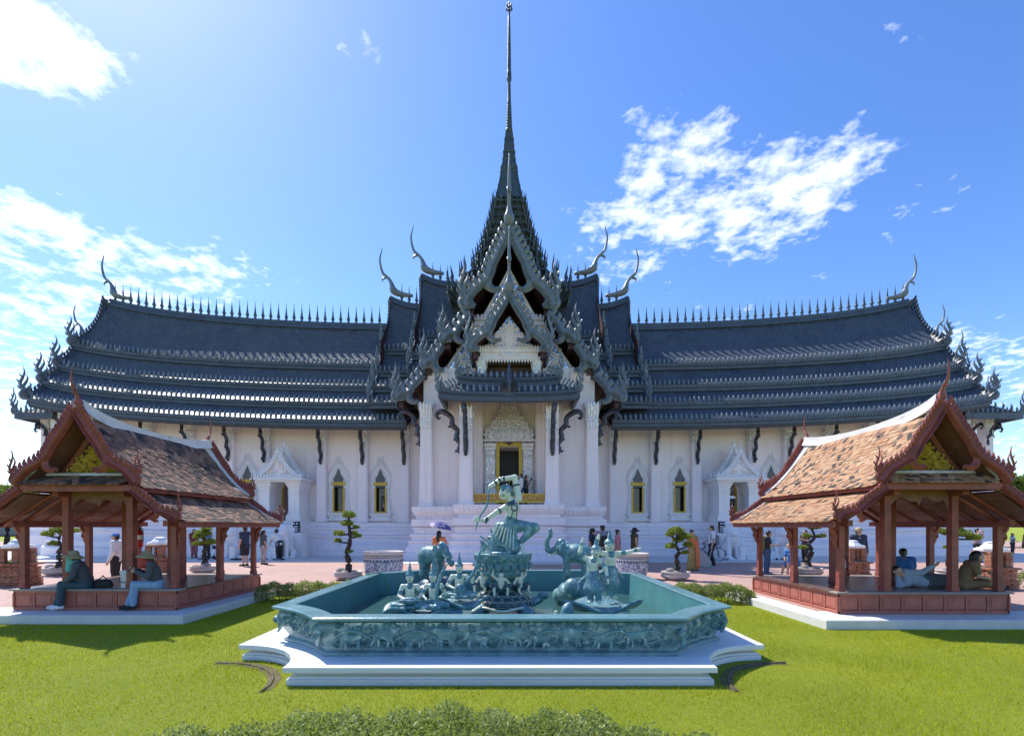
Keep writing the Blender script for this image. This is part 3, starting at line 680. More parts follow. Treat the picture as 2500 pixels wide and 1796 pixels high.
        top = (YC, zr)
        for (ye, ze) in eaves:
            mb = MB(); strip(mb, sd * xi, sd * xo, 2, [(ye + .3, ze + .22), (ye + .02, ze + .02), (ye - .05, ze), (ye - .05, ze - .10), (ye + .02, ze - .12), (ye + .02, ze - .22), (ye - .02, ze - .24), (ye - .02, ze - .38), (ye + .5, ze - .4)], lambda X: 0)
            X = xi + .1
            while X < xo: mb.box(sd * X - .035, sd * X + .035, ye - .09, ye - .03, ze - .19, ze - .10); X += .145
            tpart('eave_fascia', mb, 'roofdark', r2)
            mb = MB(); X = xi + .15
            while X < xo - .1: add_mb(mb, LEAF, T(sd * X, ye + .01, ze - .02)); X += .29
            tpart('antefix_row', mb, 'rooforn', r2, 'stuff')
            Mg = T(sd * xo, YC, 0, rz=rad(-90))
            for q in (1, -1): mb = MB(); bargeboard(mb, Mg @ Matrix.Diagonal((q, 1, 1, 1)), abs(YC - top[0]) + .02, top[1] + (us(xo) if top[0] == YC else 0), abs(YC - ye), ze + .05, .20, .2, .3, 0, 0, .10, .13, .08); tpart('bargeboard', mb, 'roofdark', r2)
            mb = MB(); naga(mb, T(sd * (xo + .05), ye + .02, ze + .02, rz=rad(-75) if sd > 0 else rad(-105)), 1.5); tpart('naga_finial', mb, 'rooforn', r2)
            top = (ye + .2, ze - .3)
        mb = MB(); mb.grid([[(sd * (xo - .12), y, z) for y in (YC - 3.1, YC + 3.1)] for z in (eaves[-1][1], eaves[0][1] + .2)], smooth=False)
        mb.add([(sd * (xo - .12), YC - 2.9, eaves[0][1] + .2), (sd * (xo - .12), YC + 2.9, eaves[0][1] + .2), (sd * (xo - .12), YC, zr - .1)], [(0, 1, 2)])
        tpart('gable_wall', mb, 'soffit', r2)
        mb = MB(); strip(mb, sd * xi, sd * xo, 8, [(YC - .2, zr - .15), (YC - .18, zr + .06), (YC - .11, zr + .1), (YC - .11, zr + .26), (YC + .11, zr + .26), (YC + .11, zr + .1), (YC + .18, zr + .06), (YC + .2, zr - .15)], us); tpart('ridge_beam', mb, 'roofdark', r2)
        for k in range(4 if xo > 7 else 3):
            X = xo - .75 - .5 * k; tinst('ridge_spike', SPIKE, sd * X, YC, zr + .24 + us(X), r2)
        mb = MB(); add_mb(mb, chofa(3.3), T(sd * (xo - .1), YC, zr + .3 + us(xo), rz=0 if sd > 0 else math.pi)); tpart('chofa_finial', mb, 'rooforn', r2)
    # --- end porch beyond the wing gable
    ep = thing('end_porch', None, None); ep.parent = temple
    bz = bsag(27.2); e1_, e2_ = (30.0, 31.2) if sd > 0 else (28.9, 30.0)
    mb = MB()
    for (x0, x1, y0, y1, z1) in ((27.4, 30.5, 30.9, 35.5, 2.3 + bz),):
        prof = [(.35, 0), (.35, .4), (.15, .6), (.15, 1.2), (0, 1.5), (0, z1 - .7), (.12, z1 - .6), (.12, z1 - .25), (.3, z1 - .1), (.3, z1)]
        mb.loops([rect(sd * x0, sd * (x1 + o), y0 - o, y1 + o, z) if sd > 0 else rect(sd * (x1 + o), sd * x0, y0 - o, y1 + o, z) for o, z in prof])
    tpart('porch_base', mb, 'plaster', ep)
    mb = MB()
    for (zr, y0, xo) in ((14.1, 2.1, 28.9), (12.6, 2.3, e2_ - 1.0)):
        for q in (-1, 1):
            mb.grid([[(sd * X, YC + q * y0 * t, zr - 2.9 * t + .35 * t * (t - 1) + (.4 if X > 28 else 0)) for X in (27.3, xo - .8, xo)] for t in (0, .33, .66, 1)], 0, None, [[(X, -t * 3.4) for X in (27.3, xo - .8, xo)] for t in (0, .33, .66, 1)], flip=(q < 0))
    for (zt, y0, y1, xo, dz) in ((10.9, 1.5, 2.6, e1_, 1.2), (9.5, 2.2, 3.3, e2_, 1.0)):
        mb.grid([[(sd * 27.3, YC - y0, zt), (sd * (xo - 1.2), YC - y0, zt), (sd * (xo - 1.2), YC + y0, zt)], [(sd * 27.3, YC - y1, zt - dz), (sd * xo, YC - y1, zt - dz + .15), (sd * xo, YC + y1, zt - dz + .15)]], 0, None, [[(0, 0), (4, 0), (8, 0)], [(0, -1.5), (5, -1.5), (10, -1.5)]], smooth=False)
    tpart('tile_tier', mb, 'rooftile', ep)
    mb = MB(); ob = MB(); br = MB()
    for (zt, y1, xo) in ((9.85, 2.6, e1_), (8.62, 3.3, e2_)):
        mb.box(*sorted((sd * 27.3, sd * (xo + .05))), YC - y1 - .06, YC - y1 + .1, zt - .32, zt + .06); mb.box(*sorted((sd * (xo - .1), sd * (xo + .06))), YC - y1, YC + y1, zt - .32, zt + .06)
        X = 27.6
        while X < xo: add_mb(ob, LEAF, T(sd * X, YC - y1, zt + .04)); X += .3
        naga(ob, T(sd * (xo + .1), YC - y1, zt + .1, rz=0 if sd > 0 else math.pi), 1.5)
        for k in range(5): ob.orn([(0, 0), (.15, .3), (.05, .5)], [.08, .09, .004], .05, T(sd * (xo - .4 - k * .3), YC - y1 + .35 + k * .2, zt + .2 + .12 * k, rz=0 if sd > 0 else math.pi), 2)
        for (bx, by, rz) in ((29.0, 31.05, -math.pi / 2), (e2_ - 1.1, 31.05, -math.pi / 2), (e2_ - .85, 31.2, 0 if sd > 0 else math.pi)):
            if bx < xo: bracket2d(br, T(sd * bx, by, zt - 2.2, rz=rz), .95)
    for (zr, xo, h) in ((14.6, 28.9, 2.2), (13.1, e2_ - 1.0, 2.0)):
        add_mb(ob, chofa(h), T(sd * (xo - .05), YC, zr, rz=0 if sd > 0 else math.pi))
        for k in range(3): ob.lathe([(.08, 0), (.1, .25), (.05, .3), (.06, .5), (.003, 1.1)], 6, 0, T(sd * (xo - .8 - k * .5), YC, zr - .1))
        Mg = T(sd * xo, YC, 0, rz=rad(-90))
        for q in (1, -1): bargeboard(ob, Mg @ Matrix.Diagonal((q, 1, 1, 1)), .02, zr - .1, 2.2, zr - 3.2, .16, .2, .3, 0, 1.3, .08, .1)
    tpart('eave_fascia', mb, 'roofdark', ep); tpart('porch_ornament', ob, 'rooforn', ep); tpart('eave_bracket', br, 'bracket', ep)
    mb = MB(); mb.box(*sorted((sd * 27.1, sd * 28.8)), 31.3, 35.1, 1.5, 10.4); tpart('porch_wall', mb, 'plaster2', ep)
# ------------------------------------------------------------------ columns, brackets, windows, portals
def column_mesh(w, h, cap=1.2, taper=.9, front_only=False):
    """square pilaster with rebated corners, flared capital of upright leaves"""
    a = MB(); b = MB()
    def sq(s, z, r=.0):
        k = .18 * s
        return [(-s + k, -s, z), (s - k, -s, z), (s - k, -s + k, z), (s, -s + k, z), (s, s - k, z), (s - k, s - k, z), (s - k, s, z), (-s + k, s, z), (-s + k, s - k, z), (-s, s - k, z), (-s, -s + k, z), (-s + k, -s + k, z)]
    hw = w / 2
    a.loops([sq(hw * 1.12, 0), sq(hw * 1.12, .12), sq(hw, .2), sq(hw * taper, h - cap)])
    prof = [(1.0, 0), (1.06, .02), (1.0, .05), (1.0, .30), (1.12, .33), (1.12, .38), (1.02, .42), (1.1, .46), (1.1, .50), (1.0, .53), (1.05, .78), (1.12, .80)]
    b.loops([sq(hw * taper * r, h - cap + cap * t * .98) for r, t in prof])
    n = 4
    for rot in range(4):
        for i in range(n):
            u = (i + .5) / n * 2 - 1; s = hw * taper
            M = Matrix.Rotation(rot * math.pi / 2, 4, 'Z') @ Matrix.Translation((u * s * 1.0, -s * 1.02, h - cap + cap * .5)) @ Matrix.Rotation(rad(12), 4, 'X')
            b.orn([(0, 0), (0, .25 * cap), (u * .05, .42 * cap), (u * .09, .53 * cap)], [.07 * w / .6, .085 * w / .6, .06 * w / .6, .004], .035, M, 1)
            M2 = Matrix.Rotation(rot * math.pi / 2, 4, 'Z') @ Matrix.Translation((u * s, -s * 1.02, h - cap + cap * .02))
            b.orn([(0, .28 * cap), (0, .12 * cap), (0, -.08 * cap)], [.06 * w / .6, .07 * w / .6, .004], .03, M2, 1)
    return a, b
a, b = column_mesh(.62, 5.95, 1.22); PIL, PILC = a.mesh('pilaster', 'plaster'), b.mesh('capital', 'mosaic')
bk = MB(); bracket2d(bk, T(0, 0, 0, rz=-math.pi / 2), 1.28); BRK = bk.mesh('eave_bracket', 'bracket')
PXS = [6.33, 8.83, 11.33, 14.75, 16.9, 19.4, 21.85, 24.3, 26.9]
for sd in (-1, 1):
    for X in PXS:
        c = tinst('pilaster', PIL, sd * X, YW - .12, 2.0 + bsag(X)); link('capital', PILC, c)
        tinst('eave_bracket', BRK, sd * X, YW - .45, 5.55 + bsag(X))
    for i, (X, Y) in enumerate(((29.1 if sd > 0 else 28.6, 31.2), (30.2 if sd > 0 else 29.2, 31.2), (28.0 if sd > 0 else 27.8, 30.4))):
        c = tinst('porch_column', PIL, sd * X, Y, 2.25 + bsag(27.2), sc=(1.05, 1.05, .92)); link('capital', PILC, c)
# windows
fr = MB()
edge = [(-.62, .30), (-.56, .7), (-.50, 1.3), (-.47, 1.95), (-.56, 2.35), (-.50, 2.75), (-.30, 3.05), (-.12, 3.35), (0, 3.68)]
for q in (1, -1):
    fr.orn([(q * x, z) for x, z in edge], [.12, .09, .085, .09, .12, .13, .11, .08, .01], .10, None, 4)
    for k in range(15):
        t = k / 14 * 7.99; i = int(t); f = t - i; x = edge[i][0] * (1 - f) + edge[i + 1][0] * f; z = edge[i][1] * (1 - f) + edge[i + 1][1] * f
        up = .12 if z > 2.2 else .05
        fr.orn([(q * (x + .03), z - .05), (q * (x - .09), z + .05), (q * (x - .11), z + .12 + up)], [.05, .06, .004], .08, None, 2)
fr.orn([(-.36, 1.95), (-.30, 2.3), (-.34, 2.5), (-.2, 2.75), (-.12, 2.95), (0, 3.2)], [.07, .06, .06, .07, .06, .05], .07, None, 3)
fr.orn([(.36, 1.95), (.30, 2.3), (.34, 2.5), (.2, 2.75), (.12, 2.95), (0, 3.2)], [.07, .06, .06, .07, .06, .05], .07, None, 3)
WFR = fr.mesh('window_surround', 'white')
sl_ = MB()
for x, z0, z1, y in ((.66, .30, .42, .22), (.6, .2, .3, .15), (.56, .08, .2, .12), (.68, -.05, .08, .22)): sl_.box(-x, x, -y, .02, z0, z1, bev=.02)
WSI = sl_.mesh('sill', 'white')
gf = MB(); gf.box(-.36, -.27, -.03, .1, .52, 2.1); gf.box(.27, .36, -.03, .1, .52, 2.1); gf.box(-.40, .40, -.07, .1, 2.1, 2.3); gf.box(-.36, .36, -.05, .1, .44, .52)
WGO = gf.mesh('gold_frame', 'gold')
pn = MB(); pn.box(-.35, .35, .34, .38, .45, 2.3); WPA = pn.mesh('pane', 'pane')
ap = MB(); ap.prism([(-.33, 2.0), (.33, 2.0), (.30, 2.3), (.33, 2.5), (.2, 2.75), (.12, 2.95), (0, 3.15), (-.12, 2.95), (-.2, 2.75), (-.33, 2.5), (-.30, 2.3)], -.035, .01); WAP = ap.mesh('arch_pane', 'greypane')
for sd in (-1, 1):
    for X in (7.84, 10.4, 15.95, 18.35, 20.7, 23.1, 25.4):
        w = tinst('window', WFR, sd * X, YW - .02, 2.14 + bsag(X))
        link('sill', WSI, w, (0, 0, 0)); link('gold_frame', WGO, w); link('pane', WPA, w); link('arch_pane', WAP, w)
# portals with stairs
for sd in (-1, 1):
    X0, zb = sd * 13.3, bsag(13.3); po = thing('portal', None, None); po.parent = temple; po.location = (X0, -.6, 0)
    mb = MB()
    for q in (-1, 1):
        for (w, z0, z1) in ((.42, 2.0, 2.3), (.36, 2.3, 2.42), (.31, 2.42, 3.55), (.34, 3.55, 3.62), (.31, 3.62, 3.72), (.34, 3.72, 3.78)):
            mb.box(q * .86 - w, q * .86 + w, -w + .3, 1.58, z0 + zb, z1 + zb, bev=.012)
        mb.loops([rect(q * .86 - w, q * .86 + w, -w + .3, 1.58, z + zb) for w, z in ((.30, 3.78), (.33, 3.9), (.44, 4.15), (.46, 4.22))])
    for (w, y, z0, z1) in ((1.36, -.28, 4.22, 4.32), (1.48, -.4, 4.32, 4.44), (1.40, -.32, 4.44, 4.5)): mb.box(-w, w, y, 1.58, z0 + zb, z1 + zb, bev=.015)
    mb.box(-1.3, 1.3, -.25, 1.5, .0, 2.0 + zb)
    mb.build('portal_body', 'white', po)
    mb = MB()
    for k in range(17):
        x = -1.38 + k * 2.76 / 16; mb.orn([(0, 0), (0, .08), (0, .17)], [.05, .07, .004], .03, T(x, -.33, 4.49 + zb), 1)
    for (yy, ap_, bw) in ((-.12, 5.95, .98), (.75, 6.45, 1.05)):
        mb.prism([(-bw, 4.5 + zb), (bw, 4.5 + zb), (bw * .6, 5.1 + zb), (0, ap_ - .15 + zb), (-bw * .6, 5.1 + zb)], yy, yy + .5)
        for q in (1, -1): bargeboard(mb, T(0, yy - .04, 0) @ Matrix.Diagonal((q, 1, 1, 1)), .0, ap_ + zb, bw + .08, 4.55 + zb, .10, .13, .17, 0, .42, .07, .08, .06)
        mb.lathe([(.1, 0), (.13, .12), (.05, .2), (.07, .28), (.03, .34), (.004, .75)], 8, 0, T(0, yy, ap_ - .05 + zb))
        for q in (-1, 1):
            for j in (0, .18): mb.lathe([(.06, 0), (.08, .2), (.03, .25), (.005, .6 - j)], 6, 0, T(q * (bw + .08 + j), yy, 4.5 + zb))
    mb.build('portal_gable', 'white', po)
    mb = MB()
    for k in range(70):
        x = rnd.uniform(-.6, .6); z = 4.6 + rnd.uniform(0, 1.05 * (1 - abs(x) / .72)); a = rnd.uniform(0, 6.3); r = .07
        mb.orn([(r * math.cos(a + t) * (1 - t / 5), r * math.sin(a + t) * (1 - t / 5)) for t in (0, 1, 2, 3, 4)], [.012, .02, .02, .016, .006], .03, T(x, -.13, z + zb), 1)
    o = mb.build('scrollwork', 'cream' if 0 else 'plaster2', po); o['kind'] = 'stuff'
    mb = MB(); mb.box(-.55, -.45, 1.5, 1.62, 2.0 + zb, 4.2 + zb); mb.box(.45, .55, 1.5, 1.62, 2.0 + zb, 4.2 + zb); mb.box(-.55, .55, 1.5, 1.62, 4.1 + zb, 4.22 + zb); mb.build('gold_frame', 'gold', po)
    mb = MB(); mb.box(-.5, .5, 2.4, 2.45, 1.9 + zb, 4.3 + zb); mb.build('doorway_shade_sheet', 'dark', po)  # near-black sheet stands in for the unlit hall inside
    n = 8
    for k in range(n):
        z1 = (2.0 + zb) * (k + 1) / (n + 1); mb = MB(); mb.box(-.88, .88, -2.75 + .3 * k, -.2, z1 - (2.0 + zb) / (n + 1) + .002, z1, bev=.012); mb.build('step', 'base_white', po)
    for q in (-1, 1): MB().prism([(-2.6, 0), (0, 0), (0, 2.0 + zb), (-.35, 2.0 + zb), (-.7, 1.25), (-2.3, .75), (-2.6, .7)], -.14, .14, 0, T(q * 1.12, -.25, 0, rz=math.pi / 2)).build('stair_wall', 'white', po)
    # black notice board beside the stairs
    nb = thing('notice_board', 'black notice board with white lines beside the stairs behind the dark-tiled pavilion' if sd < 0 else 'black notice board with white lines beside the stairs behind the orange-tiled pavilion', 'sign', (X0 + (1.32 if sd < 0 else -1.32), 27.62, 1.40))
    MB().box(*sorted((-sd * .98, -sd * 1.75)), -1.05, -.27, 0, 1.40, bev=.02).build('side_pedestal', 'white', po)
    mb = MB(); mb.box(-.19, .19, -.02, .02, .03, .64, M=T(0, 0, 0, rx=rad(-8))); mb.build('board', 'black_cloth', nb)
    mb = MB()
    for k in range(5): mb.box(-.13, .13 - .05 * (k % 2), -.03, -.021, .08 + k * .07, .11 + k * .07, M=T(0, 0, 0, rx=rad(-8)))
    for q in (-.08, .08): mb.lathe([(.055, 0), (.055, .008)], 12, 0, T(q, -.055, .52, rx=rad(82)))
    mb.build('lettering', 'white_cloth', nb)
    mb = MB()
    for q in (-.17, .17): mb.tube([(q, .07, .6), (q, .26, .0)], .014, 6, 1); mb.tube([(q, .03, .10), (q, .0, .0)], .014, 6, 1)
    mb.build('leg', 'rubber', nb)
# ------------------------------------------------------------------ centre block
def plinth(name, x, y0, y1, z1, prof):
    mb = MB(); mb.loops([rect(-x - o, x + o, y0 - o, y1 + o, z * z1) for o, z in prof]); tpart(name, mb, 'plaster')
PP = [(.62, 0), (.62, .13), (.50, .15), (.50, .22), (.34, .30), (.40, .33), (.40, .36), (.22, .38), (.22, .42), (.30, .44), (.30, .48), (.12, .50), (.12, .56), (.20, .57), (.20, .60), (.06, .62), (.24, .64), (.24, .76), (.02, .77), (.02, .82), (.10, .84), (.22, .93), (.22, 1.0), (0, 1.0)]
plinth('outer_plinth', 4.9, 26.05, 29.5, 2.80, PP); plinth('inner_plinth', 2.6, 25.0, 28.0, 2.87, [(o, z) for o, z in PP])
mb = MB()
for x, y, z1 in ((4.9, 26.05, 2.80), (2.6, 25.0, 2.87)):
    n = int(x * 2 / .2)
    for k in range(n):
        X = -x + (k + .5) * 2 * x / n
        if x > 4 and abs(X) < 2.7: continue
        mb.orn([(0, .24), (0, .12), (0, 0)], [.085, .09, .01], .04, T(X, y - .13, z1 * .845, rx=rad(18)), 1)
        if k % 2: mb.orn([(0, 0), (0, .07), (0, .14)], [.01, .1, .01], .03, T(X, y - .22, z1 * .94), 1)
for q in (-1, 1):
    for (xf, y0, y1, z1) in ((4.9, 26.05, 29, 2.8), (2.6, 25.0, 26, 2.87)):
        Y = y0 + .1
        while Y < y1: mb.orn([(0, .24), (0, .12), (0, 0)], [.085, .09, .01], .04, T(q * (xf + .13), Y, z1 * .845, rz=q * math.pi / 2, rx=rad(18)), 1); Y += .2
tpart('lotus_band', mb, 'plaster2', kind='stuff')
mb = MB()
for q in (-1, 1):
    mb.box(*sorted((q * 1.55, q * 4.62)), 26.55, 30.2, 2.78, 10.3)             # side bays
    mb.box(*sorted((q * 1.9, q * 2.3)), 25.6, 26.6, 2.85, 8.9)
    for k in range(2): mb.box(*sorted((q * (1.5 - .06 * k), q * (1.62))), 26.6 + .25 * k, 27.8, 2.85, 8.92)
mb.box(-1.6, 1.6, 27.5, 30, 6.2, 10.3); mb.box(-1.6, -.62, 27.5, 30, 2.86, 6.2); mb.box(.62, 1.6, 27.5, 30, 2.86, 6.2)
tpart('porch_wall', mb, 'plaster2')
a, b = column_mesh(.74, 5.05, 1.3, .84); C1, C1C = a.mesh('column', 'plaster'), b.mesh('capital', 'mosaic')
for q in (-1, 1):
    c = tinst('column', C1, q * 2.2, 25.35, 2.88); link('capital', C1C, c)
    c = tinst('column', C1, q * 4.42, 26.45, 2.81, sc=(1, 1, 1.10)); link('capital', C1C, c)
    for (bx_, by_, bz_, br_, bs_) in ((2.5, 25.2, 5.55, 0, 1.22), (4.75, 26.3, 6.1, 0, 1.05), (2.2, 24.95, 5.45, 1, 1.3)):
        mb = MB(); bracket2d(mb, T(q * bx_, by_, bz_, rz=-math.pi / 2 if br_ else (0 if q > 0 else math.pi)), bs_); tpart('eave_bracket', mb, 'bracket')
# central door with its tiered mirror-work crown
dr = thing('central_door', None, None); dr.parent = temple; dr.location = (0, -1.6, 2.88)
mb = MB()
for q in (-1, 1): mb.box(*sorted((q * .54, q * .72)), -.05, .2, 0, 3.35)
mb.box(-.72, .72, -.05, .2, 3.35, 3.62); mb.build('gold_frame', 'gold', dr)
mb = MB(); mb.orn([(-.2, 0), (-.1, .1), (0, .02), (.1, .1), (.2, 0)], [.01, .06, .1, .06, .01], .05, T(0, -.08, 3.46), 2); mb.build('door_boss', 'bracket', dr)
mb = MB(); mb.box(-.62, .62, 1.6, 1.65, 0, 3.4); mb.build('doorway_shade_sheet', 'dark', dr)  # sheet coloured near-black as the shade behind the open door
mb = MB(); mb.box(-.26, .26, 1.4, 1.5, 0.6, .72); mb.lathe([(.10, 0), (.14, .1), (.05, .22), (.07, .4), (.02, .5), (.05, .62), (.004, .95)], 10, 0, T(0, 1.3, .85)); mb.build('gilt_image', 'gilt', dr)
for q in (-1, 1):
    mb = MB()
    for (w, z0, z1) in ((.34, 0, .5), (.3, .5, 1.0), (.25, 1.0, 1.6), (.27, 1.6, 1.72), (.25, 1.72, 2.75), (.28, 2.75, 2.85), (.25, 2.85, 3.1), (.31, 3.1, 3.3), (.34, 3.3, 3.5)):
        mb.box(q * 1.04 - w, q * 1.04 + w, -w + .12, .3, z0, z1, bev=.03)
    for k in range(26):
        z = rnd.uniform(.0, 1.5); mb.orn([(0, 0), (0, .1), (0, .22)], [.04, .06, .004], .04, T(q * 1.04 + rnd.uniform(-.32, .32), -.16, z), 1)
    mb.build('door_jamb', 'mosaic', dr)
mb = MB(); lev = [(1.42, 3.55), (1.40, 3.85), (1.12, 4.25), (.88, 4.62), (.66, 4.98), (.50, 5.35), (.40, 5.75), (.37, 6.15), (.34, 6.45)]
for i, (w, z) in enumerate(lev):
    z2 = lev[i + 1][1] if i < len(lev) - 1 else z + .3
    mb.box(-w, w, -.45 * w / 1.4 - .05, .3, z, z + .12, bev=.03); mb.box(-w * .86, w * .86, -.38 * w / 1.4 - .03, .3, z + .12, z2)
    n = max(4, int(w * 11))
    for k in range(n):
        X = -w * .95 + 1.9 * w * (k + .5) / n; hh = .34 if w > .6 else .24
        mb.orn([(0, 0), (0, hh * .5), (0, hh)], [.05, .06, .004], .04, T(X, -.45 * w / 1.4 - .05, z + .1, rx=rad(-5)), 1)
for k in range(7): mb.orn([(0, 0), (0, .3), (0, .62)], [.12, .13, .004], .07, T(-1.05 + k * .35, -.52, 3.66), 1)
mb.build('door_crown', 'mosaic', dr)
# gilt railing between the porch columns
mb = MB(); mb.box(-1.82, 1.82, 25.22, 25.30, 3.05, 3.38); tpart('railing_panel', mb, 'railing')
mb = MB(); mb.box(-1.82, 1.82, 25.19, 25.33, 3.38, 3.44); mb.box(-1.82, 1.82, 25.19, 25.33, 2.98, 3.05)
for q in (-1, 1): mb.lathe([(.06, 0), (.06, .6), (.08, .62), (.05, .66), (.075, .74), (.02, .82), (.004, .9)], 10, 0, T(q * 1.85, 25.26, 2.88))
tpart('railing_rail', mb, 'gilt')
# ------------------------------------------------------------------ great front gable
G1 = [(0, 17.6, 2.36, 13.45), (2.1, 13.05, 3.5, 11.6), (3.55, 11.3, 4.5, 10.25), (4.6, 9.75, 6.0, 8.5)]
def gable_roof(tiers, y0, y1, name):
    r = thing(name, None, None); r.parent = temple
    mb = MB(); sf = MB()
    for (x0, z0, x1, z1) in tiers:
        for q in (-1, 1):
            rows = []; uvs = []
            for i in range(5):
                t = i / 4; z = z0 + (z1 - z0) * t - .06 * (z0 - z1) * math.sin(math.pi * t); x = q * (x0 + (x1 - x0) * t)
                rows.append([(x, y, z) for y in (y0, y1)]); uvs.append([(y, -t * math.hypot(x1 - x0, z1 - z0)) for y in (y0, y1)])
            mb.grid(rows, 0, None, uvs, flip=(q > 0)); sf.grid([[(p[0], p[1] + (.12 if j == 0 else 0), p[2] - .12) for j, p in enumerate(rw)] for rw in rows], flip=(q < 0))
            sf.box(*sorted((q * (x1 - .1), q * (x1 - .35))), y0 + .05, y1, z1 - .38, z1 - .12)
            if x0 > 0: sf.box(*sorted((q * (x0 + .1), q * (x0 - .2))), y0 + .12, y1, z0 - .1, z0 + .38)
            if x0 > 0 or True:
                t = .5; xm, zm = x0 + (x1 - x0) * t, z0 + (z1 - z0) * t; sf.box(*sorted((q * (xm - .18), q * (xm + .05))), y0 + .1, y1, zm - .62, zm - .1)
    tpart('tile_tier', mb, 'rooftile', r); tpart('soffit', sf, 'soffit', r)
    return r
g1 = gable_roof(G1, 26.2, 33.9, 'front_gable')
for i, (x0, z0, x1, z1) in enumerate(G1):
    for q in (1, -1):
        mb = MB(); bargeboard(mb, T(0, 26.12, 0) @ Matrix.Diagonal((q, 1, 1, 1)), x0, z0 + .1, x1, z1 + .05, .25 if i == 0 else .20, .36, .36, 1.3 if i == 0 else .95, 2.0 if i else 2.5, .03, .16, .14)
        tpart('bargeboard', mb, 'rooforn', g1)
        mb = MB(); mb.box(*sorted((q * (x1 - .04), q * (x1 + .06))), 26.2, 33, z1 - .28, z1 + .08); mb.box(*sorted((q * (x1 - .02), q * (x1 + .1))), 26.2, 33, z1 - .36, z1 - .24)
        tpart('eave_fascia', mb, 'roofdark', g1)
        for yy in (27.4, 28.4):
            if i: mb = MB(); naga(mb, T(q * (x1 + .05), yy, z1 + .1, rz=0 if q > 0 else math.pi), 1.1, 2); tpart('naga_finial', mb, 'rooforn', g1)
mb = MB(); add_mb(mb, chofa_front(3.5), T(0, 26.1, 17.78)); tpart('chofa_finial', mb, 'rooforn', g1)
# pediments with scrollwork
def scrolls(mb, inside, x0, x1, z0, z1, y, n, r0, seed):
    rr = random.Random(seed); pts = []; tries = 0
    while len(pts) < n and tries < n * 60:
        tries += 1; x = rr.uniform(0, x1); z = rr.uniform(z0, z1); r = r0 * rr.uniform(.55, 1.15)
        if not inside(x + r * .7, z) or not inside(x, z + r * .8) or x < r * .7: continue
        if any(math.hypot(x - a, z - b) < (r + c) * .78 for a, b, c in pts): continue
        pts.append((x, z, r))
    for (x, z, r) in pts:
        a = rr.uniform(0, 6.28); sg = rr.choice((-1, 1))
        for q in (1, -1):
            P = [(q * (x + r * (1 - t / 9) * math.cos(a + sg * t)), z + r * (1 - t / 9) * math.sin(a + sg * t)) for t in np.linspace(0, 8, 12)]
            mb.orn(P, [.02] + [.045 + .025 * r / r0] * 9 + [.045, .03], .05, T(0, y, 0), 1)
            for t in (1.2, 2.6, 4.2):
                px, pz = x + r * (1 - t / 9) * math.cos(a + sg * t), z + r * (1 - t / 9) * math.sin(a + sg * t); d = a + sg * t + .6 * sg
                if inside(px + r * .35 * math.cos(d), pz + r * .35 * math.sin(d)): mb.orn([(q * px, pz), (q * (px + r * .2 * math.cos(d + .5)), pz + r * .2 * math.sin(d + .5)), (q * (px + r * .42 * math.cos(d)), pz + r * .42 * math.sin(d))], [.07, .07, .005], .06, T(0, y, 0), 1)
yp = 27.05
mb = MB(); mb.prism([(-1.45, 13.16), (1.45, 13.16), (0, 15.8)], yp, yp + .3); mb.prism([(-3.75, 9.85), (3.75, 9.85), (2.05, 12.4), (-2.05, 12.4)], yp, yp + .3); tpart('pediment_glass', mb, 'mirror', g1)
mb = MB()
for (w, y, z0, z1) in ((2.02, .05, 12.35, 12.75), (2.08, .15, 12.75, 12.85), (2.0, .08, 12.85, 13.05), (2.12, .18, 13.05, 13.16)): mb.box(-w, w, yp - y, yp + .3, z0, z1, bev=.02)
for k in range(18): mb.orn([(0, 0), (0, .14), (0, .27)], [.08, .1, .004], .05, T(-1.95 + k * 3.9 / 17, yp - .12, 13.14), 1)
for q in (-1, 1):
    mb.box(*sorted((q * 2.6, q * 2.9)), yp - .06, yp + .2, 9.85, 11.2)
    for k in range(5): mb.box(*sorted((q * 3.3, q * (4.55 - .06 * k))), 26.5 - .03 * k, 27, 9.55 + .09 * k, 9.64 + .09 * k)
    for k in range(4): mb.orn([(0, 0), (0, .2), (0, .4)], [.1, .12, .004], .05, T(q * (3.45 + k * .3), 26.5, 9.98), 1)
    mb.orn([(q * 1.45, 13.2), (q * .8, 14.4), (q * .03, 15.85)], [.07, .06, .05], .05, T(0, yp - .04, 0), 3)
    mb.orn([(q * 3.8, 9.9), (q * 2.95, 11.15), (q * 2.1, 12.4)], [.08, .08, .07], .06, T(0, yp - .04, 0), 3)
tpart('pediment_moulding', mb, 'plaster2', g1)
mb = MB(); scrolls(mb, lambda x, z: z > 13.2 and x < 1.4 * (15.75 - z) / 2.55, 0, 1.4, 13.2, 15.7, yp - .03, 26, .26, 3)
scrolls(mb, lambda x, z: 9.95 < z < 12.35 and x < 2.0 + (12.4 - z) * .66, 0, 3.6, 9.9, 12.3, yp - .03, 46, .26, 4); tpart('scrollwork', mb, 'plaster2', g1, 'stuff')
